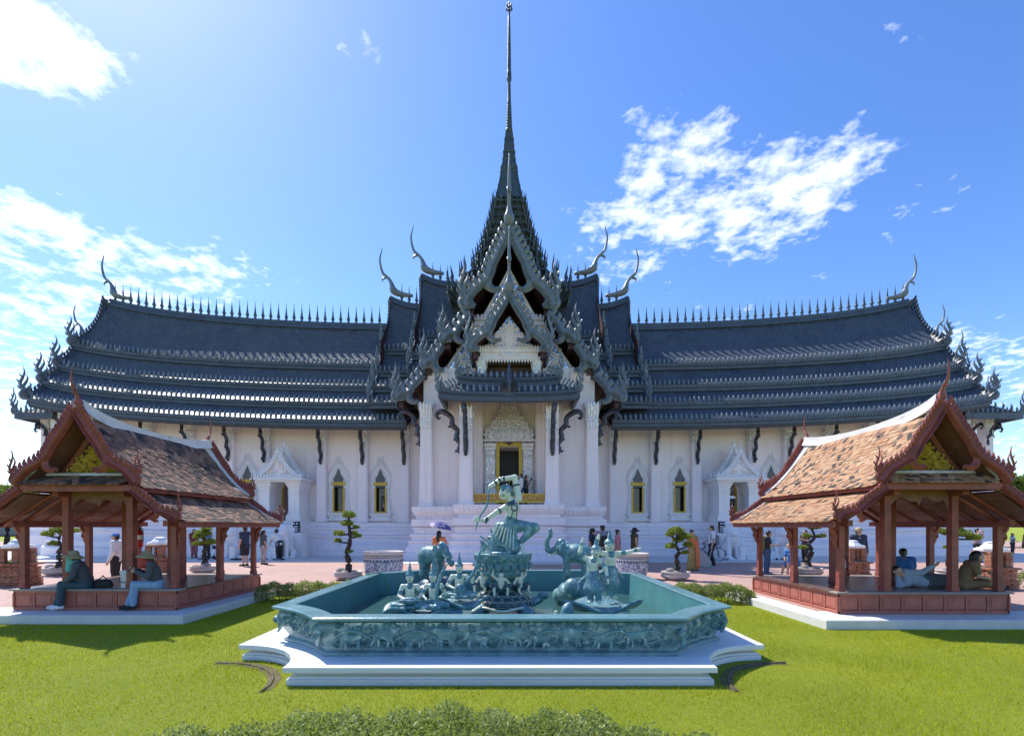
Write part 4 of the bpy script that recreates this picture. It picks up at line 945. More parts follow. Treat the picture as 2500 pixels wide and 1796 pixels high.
# --- front porch gable
G2 = [(0, 13.5, 1.95, 10.72)]
g2 = gable_roof(G2, 25.0, 27.3, 'porch_gable')
for q in (1, -1):
    mb = MB(); bargeboard(mb, T(0, 24.95, 0) @ Matrix.Diagonal((q, 1, 1, 1)), 0, 13.6, 1.98, 10.75, .18, .32, .30, 1.05, 2.0, .03, .14, .12); tpart('bargeboard', mb, 'rooforn', g2)
    mb = MB(); mb.box(*sorted((q * 1.9, q * 2.02)), 25.0, 27.2, 10.42, 10.76); tpart('eave_fascia', mb, 'roofdark', g2)
mb = MB(); add_mb(mb, chofa_front(3.1), T(0, 24.88, 13.68)); tpart('chofa_finial', mb, 'rooforn', g2)
yq = 25.55
mb = MB(); mb.prism([(-1.42, 10.9), (1.42, 10.9), (0, 12.68)], yq, yq + .2); tpart('pediment_glass', mb, 'mirror', g2)
mb = MB(); scrolls(mb, lambda x, z: z > 11.0 and x < 1.35 * (12.65 - z) / 1.7, 0, 1.3, 10.95, 12.6, yq - .03, 30, .2, 8)
mb.orn([(0, 11.0), (0, 11.5), (0, 12.0), (0, 12.65)], [.2, .24, .13, .01], .08, T(0, yq - .03, 0), 3)
tpart('scrollwork', mb, 'plaster2', g2, 'stuff')
mb = MB()
for (w, y, z0, z1) in ((1.58, .12, 10.78, 10.92), (1.5, .05, 10.55, 10.78), (1.62, .14, 10.42, 10.55)): mb.box(-w, w, yq - y, yq + .3, z0, z1, bev=.02)
for k in range(22): mb.orn([(0, 0), (0, .12), (0, .25)], [.06, .07, .004], .04, T(-1.5 + k * 3.0 / 21, yq - .1, 10.9), 1); mb.orn([(0, 0), (0, -.1), (0, -.24)], [.07, .06, .004], .04, T(-1.58 + k * 3.16 / 21, yq - .12, 10.44), 1)
mb.orn([(-.5, 0), (-.2, -.05), (0, -.16), (.2, -.05), (.5, 0)], [.05, .14, .22, .14, .05], .1, T(0, yq - .12, 10.7), 3)
tpart('pediment_moulding', mb, 'plaster2', g2)
a, b = column_mesh(.42, 1.25, .85, 1.); 
for q in (-1, 1): tinst('short_column', b.mesh('short_column', 'mosaic') if q < 0 else bpy.data.meshes['short_column'], q * 1.42, yq + .15, 9.2, g2)
mb = MB(); mb.box(-1.6, 1.6, yq + .5, yq + .55, 8.98, 10.5); mb.box(-1.25, 1.25, yq + .2, yq + .5, 10.2, 10.28); tpart('recess_panel', mb, 'soffit', g2)
for q in (-1, 1):
    mb = MB(); mb.box(*sorted((q * 1.66, q * 1.76)), 25.7, 27, 9.0, 10.75); tpart('recess_cheek', mb, 'soffit', g2)
# --- two skirt roofs across the porch front
sk = thing('skirt_roof', None, None); sk.parent = temple
mb = MB(); fb = MB(); ab = MB(); so_ = MB()
for (xi, yi, zi, xo, yo, zo) in ((1.95, 25.3, 9.62, 2.55, 24.72, 9.22), (2.45, 24.9, 8.95, 3.43, 24.02, 8.33)):
    us = lambda t: .16 * abs(t) ** 4
    ts = [-1 + .1 * k for k in range(21)]
    mb.grid([[(t * xi, yi, zi) for t in ts], [(t * (xi + xo) / 2, (yi + yo) / 2, (zi + zo) / 2 - .04 + us(t) * .5) for t in ts], [(t * xo, yo, zo + us(t)) for t in ts]], 0, None, [[(t * xi, 0) for t in ts], [(t * xo, -.4) for t in ts], [(t * xo, -.8) for t in ts]], smooth=False, flip=True)
    for q in (-1, 1): mb.grid([[(q * xi, yi, zi), (q * xi, 27, zi)], [(q * xo, yo, zo + .16), (q * xo, 27, zo + .16)]], 0, None, [[(0, 0), (2, 0)], [(0, -.8), (3, -.8)]], smooth=False, flip=(q > 0))
    pr = [(.05, .02), (-.04, 0), (-.04, -.1), (.02, -.12), (.02, -.2), (-.02, -.22), (-.02, -.44), (.3, -.46)]
    fb.loops([[(t * xo, yo + y, zo + z + us(t)) for y, z in pr] for t in ts])
    for q in (-1, 1): fb.box(*sorted((q * (xo - .12), q * (xo + .04))), yo, 27, zo - .28, zo + .17)
    n = int(xo * 2 / .3)
    for k in range(n): t = -1 + 2 * (k + .5) / n; add_mb(ab, LEAF, T(t * xo, yo + .03, zo + us(t), s=.95))
    for k in range(int(xo * 2 / .15)): t = -1 + .15 * (k + .5) / xo; fb.box(t * xo - .035, t * xo + .035, yo - .09, yo - .03, zo - .19 + us(t), zo - .1 + us(t))
    for q in (-1, 1):
        naga(ab, T(q * (xo + .02), yo + .02, zo + .14, rz=rad(-40) if q > 0 else rad(220)), 1.35)
        for k in range(6): f = k / 6; ab.orn([(0, 0), (.12, .2), (.22, .24), (.18, .36)], [.05, .06, .05, .004], .045, T(q * (xo + (xi - xo) * f - .1), yo + (yi - yo) * f + .1, zo + .15 + (zi - zo) * f, rz=rad(-40) if q > 0 else rad(220)), 2)
    so_.grid([[(t * xi, yi, zi - .07) for t in ts], [(t * (xo - .05), yo + .06, zo - .12) for t in ts]], smooth=False)
so_.box(-2.9, 2.9, 24.95, 27.55, 8.93, 8.97)
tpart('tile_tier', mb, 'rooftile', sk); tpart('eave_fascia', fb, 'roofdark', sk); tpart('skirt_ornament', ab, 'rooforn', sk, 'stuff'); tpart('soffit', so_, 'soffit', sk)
mb = MB()   # carved flame boss on the skirt centre
mb.orn([(0, -.2), (0, .1), (0, .5), (0, .85), (0, 1.5)], [.1, .36, .28, .1, .006], .14, T(0, 24.0, 8.4), 4)
for q in (-1, 1):
    for k in range(4): mb.orn([(q * .05, .1 * k), (q * (.34 - .05 * k), .12 + .12 * k), (q * (.42 - .07 * k), .34 + .14 * k)], [.08, .09, .004], .1, T(0, 23.96, 8.35), 2)
mb.box(-.3, .3, 23.95, 24.05, 8.1, 8.35); tpart('flame_boss', mb, 'bracket', sk)
# ------------------------------------------------------------------ spire over the crossing
sp = thing('spire', None, None); sp.parent = temple
ZS = lambda y: 1.75 + (1285 - y) * YC / FP
HS = lambda p: p * YC / (FP + p)            # half width of a square tier whose front corners show p pixels from the axis
ZF = lambda y, p: 1.75 + (1285 - y) * (YC - HS(p)) / FP      # height of its front edge
def redent(s, z, n=3):
    """redented square: each corner stepped back n times"""
    pts = []; k = s * .26 / n
    q1 = []
    x, y = s, s - n * k
    q1.append((x, y))
    for i in range(n): x -= k; q1.append((x, y)); y += k; q1.append((x, y))
    for r in range(4):
        c, sn = (1, 0, -1, 0)[r], (0, 1, 0, -1)[r]
        pts += [(px * c - py * sn, px * sn + py * c + YC, z) for px, py in q1]
    return pts
body = MB(); orn_ = MB(); 
tiers = [(692, 150, 662, 156), (662, 114, 638, 120), (634, 84, 612, 90), (610, 73, 590, 79), (588, 64, 568, 69), (566, 56, 548, 61), (546, 50, 529, 54), (527, 45, 511, 49), (509, 41, 494, 45), (492, 36, 476, 41)]
body.loops([redent(HS(92), ZF(765, 92)), redent(HS(92), ZF(690, 130))], 1)  # drum coloured near-black as the shade between the brackets under the lowest tier
for r in range(4):
    for k in range(9):
        u = (-.8 + .2 * k) * HS(128); c, sn = (1, 0, -1, 0)[r], (0, 1, 0, -1)[r]
        for (px, zz, s_) in ((HS(126), ZF(712, 130), 1.0),):
            orn_.orn([(-.75, -1.0), (-.55, -.6), (-.62, -.2), (-.2, .1), (.12, .45), (.3, .4)], [.05, .12, .1, .11, .1, .02], .1, T(px * c - u * sn, YC + px * sn + u * c, zz, rz=r * math.pi / 2), 3)
for i, (y0, w0, y1, w1) in enumerate(tiers):
    z0, z1 = ZF(y0, w1), ZF(y1, w1); h = z1 - z0
    body.loops([redent(HS(w) , z0 + h * t) for w, t in ((w0 * .86, -.25), (w0 * .92, 0), (w1, .18), (w1, .30), (w1 * .94, .34), (w1 * .97, .46), (w1 * .9, .5), (w1 * .78, .62), (w1 * .74, 1.05))], 0, None, False)
    s = HS(w1); sz = h * .85 if i else h * .9
    def fl(px, py, rz, f=1.):
        f *= rnd.uniform(.85, 1.2); orn_.orn([(0, -.45 * sz), (.05 * sz, -.2 * sz), (0, .02 * sz)], [.10 * sz, .16 * sz, .05 * sz], .09 * sz, T(px, YC + py, z0 + h * .35, rz=rz), 1)
        orn_.orn([(-.1 * sz, 0), (.06 * sz, .25 * sz), (-.02 * sz, .55 * sz), (.14 * sz, .95 * sz * f), (.2 * sz, 1.25 * sz * f)], [.17 * sz, .22 * sz, .17 * sz, .09 * sz, .004], .10 * sz, T(px, YC + py, z0 + h * .42, rz=rz), 2)
    cr = [(s * .98, s * .76), (s * .9, s * .9), (s * .76, s * .98)]
    for r in range(4):
        for (px, py) in cr:
            c, sn = (1, 0, -1, 0)[r], (0, 1, 0, -1)[r]; x, y = px * c - py * sn, px * sn + py * c; fl(x, y, math.atan2(y, x), 1.25)
            if i < 3: orn_.tube([(x * .99, YC + y * .99, z0 + h * .05), (x * 1.02, YC + y * 1.02, z0 - h * .25), (x * .93, YC + y * .93, z0 - h * .5), (x * .9, YC + y * .9, z0 - h * .8)], [.05, .09, .05, .01], 6, 2)
        n = max(4, int(s * 3.8))
        for k in range(n):
            u = (-.62 + 1.24 * (k + .5) / n) * s; px, py = s * .99, u
            c, sn = (1, 0, -1, 0)[r], (0, 1, 0, -1)[r]; fl(px * c - py * sn, px * sn + py * c, r * math.pi / 2, .8)
        for k in range(int(5 + s * 5)):
            u = rnd.uniform(-.7, .7) * s; c, sn = (1, 0, -1, 0)[r], (0, 1, 0, -1)[r]; f_ = rnd.uniform(.35, .7); zz = rnd.uniform(-.1, .8); px = s * (1.0 - .2 * zz)
            orn_.orn([(0, 0), (.08 * sz, .3 * sz * f_), (.02 * sz, .6 * sz * f_), (.15 * sz, 1.0 * sz * f_)], [.12 * sz, .16 * sz, .10 * sz, .004], .1 * sz, T(px * c - u * sn, YC + px * sn + u * c, z0 + h * zz, rz=r * math.pi / 2), 1)
        # small gabled niche in the middle of each side
        c, sn = (1, 0, -1, 0)[r], (0, 1, 0, -1)[r]; px = s * 1.0
        orn_.orn([(0, -.1), (0, h * .4), (0, h * .85), (0, h * 1.35)], [.12 * s, .15 * s, .09 * s, .005], .12 * s, T(px * c, YC + px * sn, z0 + h * .3, rz=r * math.pi / 2 + math.pi / 2), 2)
body.loops([redent(HS(w) * .74, ZF(y, w)) for y, w in ((690, 118), (660, 118), (634, 90), (600, 76), (560, 62), (520, 50), (470, 38))])
bell = [(480, 36), (474, 34), (466, 32), (455, 29), (440, 25.5), (425, 22.5), (412, 20), (405, 20.5), (399, 19), (392, 16.5), (380, 14.5), (366, 13), (352, 12.2), (340, 10.6), (328, 9.6), (322, 9.2)]
body.loops([redent(HS(w), ZF(y, w)) for y, w in bell])
for y in (445, 414, 404, 384, 366, 350, 336): 
    w = [b_ for a_, b_ in bell if a_ <= y][0] + 2.4; body.loops([redent(HS(w * .94), ZF(y + 3, w)), redent(HS(w), ZF(y, w)), redent(HS(w * .94), ZF(y - 3, w))])
prof = [(9.6, 325), (8.2, 318)]; y = 316
while y > 255: f = (y - 255) / 61; w = 5.4 + 2.8 * f; prof += [(w, y), (w * .78, y - 3), (w * .95, y - 5.5)]; y -= 7
prof += [(4.6, 250), (4.2, 230), (3.7, 205), (3.9, 200), (5.6, 197), (6.2, 190), (5.2, 184), (6.0, 181), (4.9, 176), (4.9, 170), (4.4, 130), (3.6, 80), (2.6, 40), (1.9, 36), (3.0, 33), (2.0, 31)]
needle = MB(); needle.lathe([(HS(w), ZS(y)) for w, y in prof], 14, 0, T(0, YC, 0)); 
fin = MB()
for k in range(4):
    for (yy, w) in ((27, 6.5), (18, 5.)): fin.orn([(0, 0), (HS(w * .7), .03), (HS(w), .14), (HS(w * .8), .32)], [.05, .06, .06, .004], .05, T(0, YC, ZS(yy), rz=k * math.pi / 2), 3)
fin.lathe([(.05, ZS(32)), (.09, ZS(24)), (.05, ZS(20)), (.08, ZS(15)), (.04, ZS(11)), (.06, ZS(8)), (.004, ZS(1))], 8, 0, T(0, YC, 0))
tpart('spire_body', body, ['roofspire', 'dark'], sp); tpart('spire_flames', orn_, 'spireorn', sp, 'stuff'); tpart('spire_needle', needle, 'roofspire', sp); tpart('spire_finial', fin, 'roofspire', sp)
# ------------------------------------------------------------------ open pavilions
def TILE_V(w=.062, l=.15, t=.014):
    top = [(-w, .02, 0), (w, .02, 0), (w, -l * .72, .012), (w * .45, -l, .015), (-w * .45, -l, .015), (-w, -l * .72, .012)]
    V = [(x, y, z + t) for x, y, z in top] + [(x, y, z) for x, y, z in top]
    F = [(5, 4, 3, 2, 1, 0)] + [(i, (i + 1) % 6, (i + 1) % 6 + 6, i + 6) for i in range(1, 6)]
    return V, F
TV, TF = TILE_V()
def tile_mesh(mat): mb = MB(); mb.add(TV, TF); return mb.mesh('roof_tile', mat)
def lay_tiles(pav, slopes, mat, single_slope, n_single=300):
    """slopes: list of (profile fn t->(x,z), length, y range). Tiles run down the slope; the nearest on the seen slope become objects"""
    me = tile_mesh(mat); rest = MB(); cand = []
    for si, (prof, L, y0, y1, sd) in enumerate(slopes):
        rows = int(L / .088); cols = int((y1 - y0) / .118)
        for r in range(rows + 1):
            t = min(1., (r + 1.2) / rows); x0, z0 = prof(max(0, t - .02)); x1, z1 = prof(min(1, t)); 
            if t >= 1: x0, z0 = prof(.97); x1, z1 = prof(.99)
            a = math.atan2(z0 - z1, abs(x1 - x0) + 1e-6); px, pz = prof(t)
            for c in range(cols + 1):
                y = y0 + (c + (.5 if r % 2 else 0)) * (y1 - y0) / cols
                if y > y1 + .02: continue
                cand.append((si, sd, px, y + rnd.uniform(-.012, .012), pz + .03 + rnd.uniform(0, .008), a + rnd.uniform(-.05, .05), rnd.uniform(-.05, .05), t))
    key = [c for c in cand if c[0] == single_slope]; key.sort(key=lambda c: c[3] * 1.0); single = set(id(c) for c in key[:n_single])
    for c in cand:
        si, sd, px, y, pz, a, tw, t = c
        # local tile: y- is down-slope; turn to face +-x then pitch
        Mt = Matrix.Translation((sd * px, y, pz)) @ Matrix.Rotation(math.pi / 2 * sd, 4, 'Z') @ Matrix.Rotation(a, 4, 'X') @ Matrix.Rotation(tw, 4, 'Z')
        if id(c) in single:
            o = link('roof_tile', me, pav); o.matrix_local = Mt
        else: rest.add(TV, TF, 0, Mt)
    o = rest.build('roof_tile_field', mat, pav); o['kind'] = 'stuff'
def pavilion(loc, label, clay, seen, rz=0):
    pv = thing('open_pavilion', label, 'pavilion', loc, rz, 'open wooden pavilions beside the lawn'); P = 1.72; FZ = .44
    # platform: floor boards, frame, panels
    n = 13
    for k in range(n):
        y0 = -P - .05 + k * (2 * P + .1) / n; mb = MB(); mb.box(-P - .05, P + .05, y0, y0 + (2 * P + .1) / n - .006, FZ - .035, FZ + rnd.uniform(-.002, .002), bev=.004); mb.build('floor_board', 'greyboard' if k in (0, n - 1) else 'floor', pv)
    mb = MB(); mb.box(-P + .02, P - .02, -P + .02, P - .02, .0, FZ - .04); mb.build('platform_core', 'redwood', pv)
    w = 2 * P / 8; fm = MB(); fm.box(-w / 2 + .035, w / 2 - .035, -.012, .02, .09, FZ - .09, bev=.008); fm.box(-w / 2 + .07, w / 2 - .07, -.02, .02, .125, FZ - .125, bev=.008); pme = fm.mesh('base_panel', 'redlight')
    for s in range(4):
        M = Matrix.Rotation(s * math.pi / 2, 4, 'Z'); fr = MB()
        fr.box(-P, P, -P, -P + .03, .002, .06, M=M, bev=.006); fr.box(-P, P, -P, -P + .03, FZ - .09, FZ - .036, M=M, bev=.006)
        for k in range(9): fr.box(-P + k * w - .02, -P + k * w + .02, -P - .002, -P + .03, .06, FZ - .09, M=M)
        fr.build('base_frame', 'redlight', pv)
        for k in range(8):
            c = M @ Vector((-P + (k + .5) * w, -P + .02, 0)); link('base_panel', pme, pv, c, (0, 0, s * math.pi / 2))
    # posts
    for ix, x in enumerate((-1.6, -.68, .68, 1.6)):
        for y in (-1.6, 0, 1.6):
            mb = MB(); h = 1.86 if ix in (0, 3) else 2.55; q = .055 if ix in (0, 3) else .066
            mb.box(x - q, x + q, y - q, y + q, FZ, h, bev=.012); mb.box(x - q - .012, x + q + .012, y - q - .012, y + q + .012, FZ, FZ + .1, bev=.008); mb.build('post', 'redwood', pv)
            if ix in (0, 3):
                mb = MB(); s = 1 if ix == 3 else -1
                mb.orn([(.05, -.52), (.10, -.36), (.08, -.22), (.17, -.10), (.21, .0), (.26, .06), (.31, .0)], [.02, .055, .065, .06, .05, .035, .004], .035, T(x, y, 1.80, rz=0 if s > 0 else math.pi), 3)
                mb.orn([(.10, -.33), (.17, -.28), (.16, -.18)], [.03, .035, .004], .03, T(x, y, 1.80, rz=0 if s > 0 else math.pi), 2)
                mb.build('eave_bracket', 'redwood', pv)
    # roof profiles (half width x, height z)
    up = lambda t: (.02 + 1.17 * t, 3.97 - 1.39 * t - .15 * math.sin(math.pi * t)); lo = lambda t: (1.10 + .95 * t, 2.44 - .58 * t - .035 * math.sin(math.pi * t))
    rs = lambda y: .20 * (y / 2.2) ** 2 + (.10 if y < 0 else .02) * (abs(y) / 2.2) ** 6
    YL = 2.12; sf = MB(); 
    for sd in (-1, 1):
        sf.grid([[(sd * up(t)[0], y, up(t)[1]) for y in (-YL, YL)] for t in (0, .25, .5, .75, 1)], flip=(sd > 0)); sf.grid([[(sd * up(t)[0], y, up(t)[1] - .03) for y in (-YL, YL)] for t in (0, .25, .5, .75, 1)], flip=(sd < 0))
        sf.grid([[(sd * lo(t)[0], y, lo(t)[1]) for y in (-YL, YL)] for t in (0, .5, 1)], flip=(sd > 0))
    sf.build('roof_deck', 'ceilwood', pv)
    for sd in (-1, 1):      # ceiling boards under the lower roof
        for k in range(5):
            t0, t1 = k / 5, (k + .94) / 5; mb = MB(); a, b = lo(t0), lo(t1)
            mb.add([(sd * a[0], -YL, a[1] - .03), (sd * b[0], -YL, b[1] - .03), (sd * b[0], YL, b[1] - .03), (sd * a[0], YL, a[1] - .03), (sd * a[0], -YL, a[1] - .045), (sd * b[0], -YL, b[1] - .045), (sd * b[0], YL, b[1] - .045), (sd * a[0], YL, a[1] - .045)], [(0, 1, 2, 3), (7, 6, 5, 4), (0, 4, 5, 1), (1, 5, 6, 2), (2, 6, 7, 3), (3, 7, 4, 0)]); mb.build('ceiling_board', 'ceilwood', pv)
        for y in (-1.6, -.8, 0, .8, 1.6):
            mb = MB(); a, b = lo(-.35), lo(1.); mb.tube([(sd * a[0], y, a[1] - .1), (sd * b[0], y, b[1] - .09)], .05, 4, 1); mb.build('rafter', 'redwood', pv)
    mb = MB(); mb.box(-1.1, 1.1, -2.0, 2.0, 2.50, 2.53); mb.build('ceiling', 'ceilwood', pv)
    slopes = []
    for sd in (-1, 1): slopes += [(up, 1.97, -YL + .06, YL - .06, sd), (lo, 1.12, -YL + .06, YL - .06, sd)]
    lay_tiles(pv, slopes, clay, 0 if seen < 0 else 2)
    # fascias and beams
    for sd in (-1, 1):
        for (x, z, h) in ((1.19, 2.55, .12), (2.05, 1.82, .11)):
            mb = MB(); mb.box(*sorted((sd * x, sd * (x + .035))), -YL - .02, YL + .02, z - h / 2 - .03, z + h / 2 - .02, bev=.006); mb.box(*sorted((sd * (x + .03), sd * (x + .05))), -YL - .03, YL + .03, z + h / 2 - .035, z + h / 2 - .015); mb.build('fascia_board', 'redwood', pv)
        mb = MB(); mb.box(*sorted((sd * 1.55, sd * 1.65)), -1.9, 1.9, 1.76, 1.88); mb.build('beam', 'redwood', pv)
        mb = MB(); mb.box(*sorted((sd * .62, sd * .74)), -1.9, 1.9, 2.38, 2.5); mb.build('beam', 'redwood', pv)
        for yy in (-1, 1): MB().tube([(sd * .7, yy * 1.6, 2.40), (sd * 1.62, yy * 1.6, 1.84)], .055, 4, 1).build('tie_beam', 'redwood', pv)
    for yy in (-1, 1):
        mb = MB(); mb.box(-1.2, 1.2, *sorted((yy * 2.13, yy * 2.19)), 2.46, 2.60, bev=.008); mb.box(-1.0, 1.0, *sorted((yy * 1.72, yy * 1.8)), 2.66, 2.80, bev=.008); mb.build('gable_beam', 'redwood', pv)
        mb = MB(); n = 15        # small tiled skirt under the pediment
        for r in range(5):
            for k in range(n):
                f = r / 4; X = -1.02 + (k + .5 * (r % 2)) * 2.04 / n; Mt = Matrix.Translation((X, yy * (1.85 + .33 * f), 2.80 - .17 * f)) @ Matrix.Rotation(0 if yy < 0 else math.pi, 4, 'Z') @ Matrix.Rotation(.45, 4, 'X'); mb.add(TV, TF, 0, Mt)
        o = mb.build('skirt_tiles', clay, pv); o['kind'] = 'stuff'
        mb = MB(); mb.box(-.95, .95, *sorted((yy * 1.78, yy * 1.9)), 2.79, 2.86, bev=.02)
        for q in (-1, 1): mb.tube([(q * .92, yy * 1.84, 2.83), (q * 1.12, yy * 2.14, 2.66)], .035, 6, 1)
        mb.build('skirt_ridge', 'ridge', pv)
        # pediment
        yp = yy * 1.70
        us_ = [up(t) for t in (.06, .3, .5, .7, .84)]; mb = MB(); mb.prism([(-x, z - .06) for x, z in us_] [::-1] + [(x, z - .06) for x, z in us_], *sorted((yp, yp - yy * .05))); mb.build('pediment_board', 'soffit', pv)
        mb = MB()
        for q in (-1, 1): mb.orn([(q * x, z - .15) for x, z in us_], [.06] * 5, .05, T(0, yp + yy * .01, 0), 2)
        for z, ww in ((3.3, .55), (3.68, .26)): pass
        mb.build('pediment_frame', 'redwood', pv)
        mb = MB(); rr = random.Random(5)
        for k in range(260):
            x = rr.uniform(0, .62); z = rr.uniform(2.88, 3.5)
            if x > .66 * (3.54 - z) / .66: continue
            a = rr.uniform(0, 6.28)
            for q in (1, -1):
                mb.orn([(q * x, z), (q * (x + .05 * math.cos(a)), z + .05 * math.sin(a)), (q * (x + .06 * math.cos(a + .9)), z + .075 * math.sin(a + .9))], [.012, .03, .004], .025, T(0, yp + yy * .02, 0), 2)
        o = mb.build('gilt_carving', 'gilt', pv); o['kind'] = 'stuff'
        # carved valance between the inner posts
        if yy < 0:
            mb = MB(); pts = [(-.6, 2.5), (.6, 2.5), (.6, 2.1)]; N = 24
            low = [(.6 - 1.2 * k / N, 2.36 - .10 * abs(math.sin(3.14159 * 2.5 * k / N)) - (.12 if k in (12,) else 0) + .0) for k in range(N + 1)]
            low[0] = (.6, 2.05); low[1] = (.56, 2.2); low[-1] = (-.6, 2.05); low[-2] = (-.56, 2.2)
            V = [(x, -1.61, z) for x, z in low] + [(x, -1.61, 2.5) for x, z in low] + [(x, -1.58, z) for x, z in low] + [(x, -1.58, 2.5) for x, z in low]; m_ = N + 1
            F = []
            for k in range(N): F += [(k, k + 1, m_ + k + 1, m_ + k), (2 * m_ + k, 3 * m_ + k, 3 * m_ + k + 1, 2 * m_ + k + 1), (k, 2 * m_ + k, 2 * m_ + k + 1, k + 1)]
            mb.add(V, F); mb.build('carved_valance', 'ceilwood', pv)
        # bargeboards
        for q in (1, -1):
            Mg = T(0, yy * 2.2, 0) @ Matrix.Diagonal((q, 1, 1, 1))
            mb = MB(); bargeboard(mb, Mg, 0, 4.13, 1.22, 2.62, .085, .13, .105, .46, .0, .05, .06, .055); naga(mb, Mg @ Matrix.Translation((1.24, 0, 2.66)), .62, 2); mb.build('bargeboard', 'redwood', pv)
            mb = MB(); bargeboard(mb, Mg, 1.12, 2.50, 2.05, 1.90, .055, .11, .10, .30, .0, .03, .05, .05); naga(mb, Mg @ Matrix.Translation((2.06, 0, 1.93)), .52, 2); mb.build('lower_bargeboard', 'redwood', pv)
        mb = MB(); add_mb(mb, chofa(.78, 1.25), T(0, yy * 2.14, 4.10 + (.08 if yy < 0 else 0), rz=yy * math.pi / 2) @ Matrix.Diagonal((.75, 1.25, 1, 1))); mb.build('chofa_finial', 'redwood', pv)
    mb = MB(); ys = [-2.12 + .212 * k for k in range(21)]
    mb.loops([[(x * (1 + .5 * (abs(y) / 2.12) ** 8), y, 3.93 + rs(y) + z) for x, z in ((-.11, -.12), (-.075, .0), (-.07, .11), (.07, .11), (.075, 0), (.11, -.12))] for y in ys]); mb.build('ridge_cap', 'ridge', pv)
    for yy in (-1, 1):
        for sd in (-1, 1):
            mb = MB(); L = []
            for k in range(9):
                t = k / 8; x, z = up(t); wv = .15 + .16 * max(0, 1 - t * 3.2)
                L.append([(sd * x, yy * (2.17 - a * wv), z + b) for a, b in ((0, .02), (0, .11), (1, .105), (1, .02))])
            mb.loops(L); L = []
            for k in range(4): x, z = lo(k / 3); L.append([(sd * x, yy * (2.17 - a), z + b) for a, b in ((0, .02), (0, .06), (.08, .06), (.08, .02))])
            mb.loops(L); mb.build('verge_strip', 'ridge', pv)
    return pv
pav_l = pavilion((-8.7, 12.05, 0), 'red open pavilion with blackened brown clay tiles where two women in hats sit', 'clay_a', 1)
pav_r = pavilion((8.32, 11.58, 0), 'red open pavilion with bright orange clay tiles where a man lies on the floor', 'clay_b', -1)
# ------------------------------------------------------------------ fountain
FY = 9.85
def outline(W, w, D, c, z, n=8, st=0.):
    """rectangle 2W x 2D with concave quarter-round corners; w, c are where the curves begin"""
    pts = []
    for (sx, sy, rev) in ((1, -1, 0), (1, 1, 1), (-1, 1, 0), (-1, -1, 1)):
        arc = []
        for k in range(n + 1):
            a = k / n * math.pi / 2; u = k / n; ca, sa = math.cos(a) * (1 - st) + (1 - u) * st, math.sin(a) * (1 - st) + u * st; arc.append((sx * (W - (W - w) * ca), sy * (D - (D - c) * sa)))
        if rev: arc = arc[::-1]
        pts += arc
    return [(x, y, z) for x, y in pts]
ft = thing('fountain_basin', 'wide teal ceramic fountain basin with carved animals on a white stepped base', 'fountain', (-.11, FY, LZ))
mb = MB(); mb.loops([outline(3.76 + o, 2.60 + o, 3.88 + o, 2.73 + o, z) for o, z in ((.0, -.05), (.0, .07), (-.03, .08), (-.03, .10), (-.09, .115), (-.10, .14), (-.03, .15), (-.03, .16), (.03, .165), (.03, .225), (.02, .232))]); mb.build('stone_base', 'base_white', ft)
BP = [(-.10, .225), (-.08, .265), (-.12, .285), (-.15, .31), (-.11, .38), (-.03, .50), (.0, .60), (-.03, .68), (-.08, .708)]
mb = MB(); ob = lambda o, z: outline(3.34 + o, 2.38 + o * .6, 3.50 + o, 2.56 + o * .6, z, 8, .72)
mb.loops([ob(o, z) for o, z in BP], smooth=True, cap=(False, False)); mb.build('basin_wall', 'friezeground', ft)
mb = MB(); mb.loops([ob(o, z) for o, z in ((-.10, .706), (.03, .712), (.055, .725), (.055, .752), (.03, .766), (-.20, .768), (-.22, .755))], cap=(False, False)); mb.build('rim', 'teallight', ft)
mb = MB(); mb.loops([ob(o, z) for o, z in ((-.21, .762), (-.23, .4), (-.24, .22))], cap=(False, False)); mb.build('basin_lining', 'tealin', ft)
mb = MB(); mb.add(ob(-.235, .24), [tuple(range(36))]); mb.build('water', 'water', ft)
# carved frieze: vine scrolls, leaves and animals
def frieze_y(z):
    for (o0, z0), (o1, z1) in zip(BP[:-1], BP[1:]):
        if z0 <= z <= z1: return -(3.50 + o0 + (o1 - o0) * (z - z0) / (z1 - z0))
    return -3.5
vine = MB(); N = 90
pts = [(-2.15 + 4.3 * k / N, frieze_y(.5 + .085 * math.sin(k / N * 2 * math.pi * 5)) - .004, .5 + .085 * math.sin(k / N * 2 * math.pi * 5)) for k in range(N + 1)]
vine.tube(pts, .026, 6, 1, up=(0, 1, 0))
vine.tube([(p[0], frieze_y(1 - p[2]) - .004, 1.0 - p[2]) for p in pts], .020, 6, 1, up=(0, 1, 0))
rr = random.Random(9)
for k in range(230):
    x = rr.uniform(-2.2, 2.2); z = rr.choice((rr.uniform(.62, .66), rr.uniform(.36, .46), rr.uniform(.4, .64))); a = rr.uniform(0, 6.28); r = rr.uniform(.035, .075)
    P = [(x + r * (1 - t / 7) * math.cos(a + t), z + r * (1 - t / 7) * math.sin(a + t)) for t in np.linspace(0, 5.5, 9)]
    vine.orn([(p[0], p[1]) for p in P], [.006, .014, .016, .016, .015, .014, .013, .012, .010], .022, T(0, frieze_y(min(.66, max(.36, z))) + .004, 0), 1)
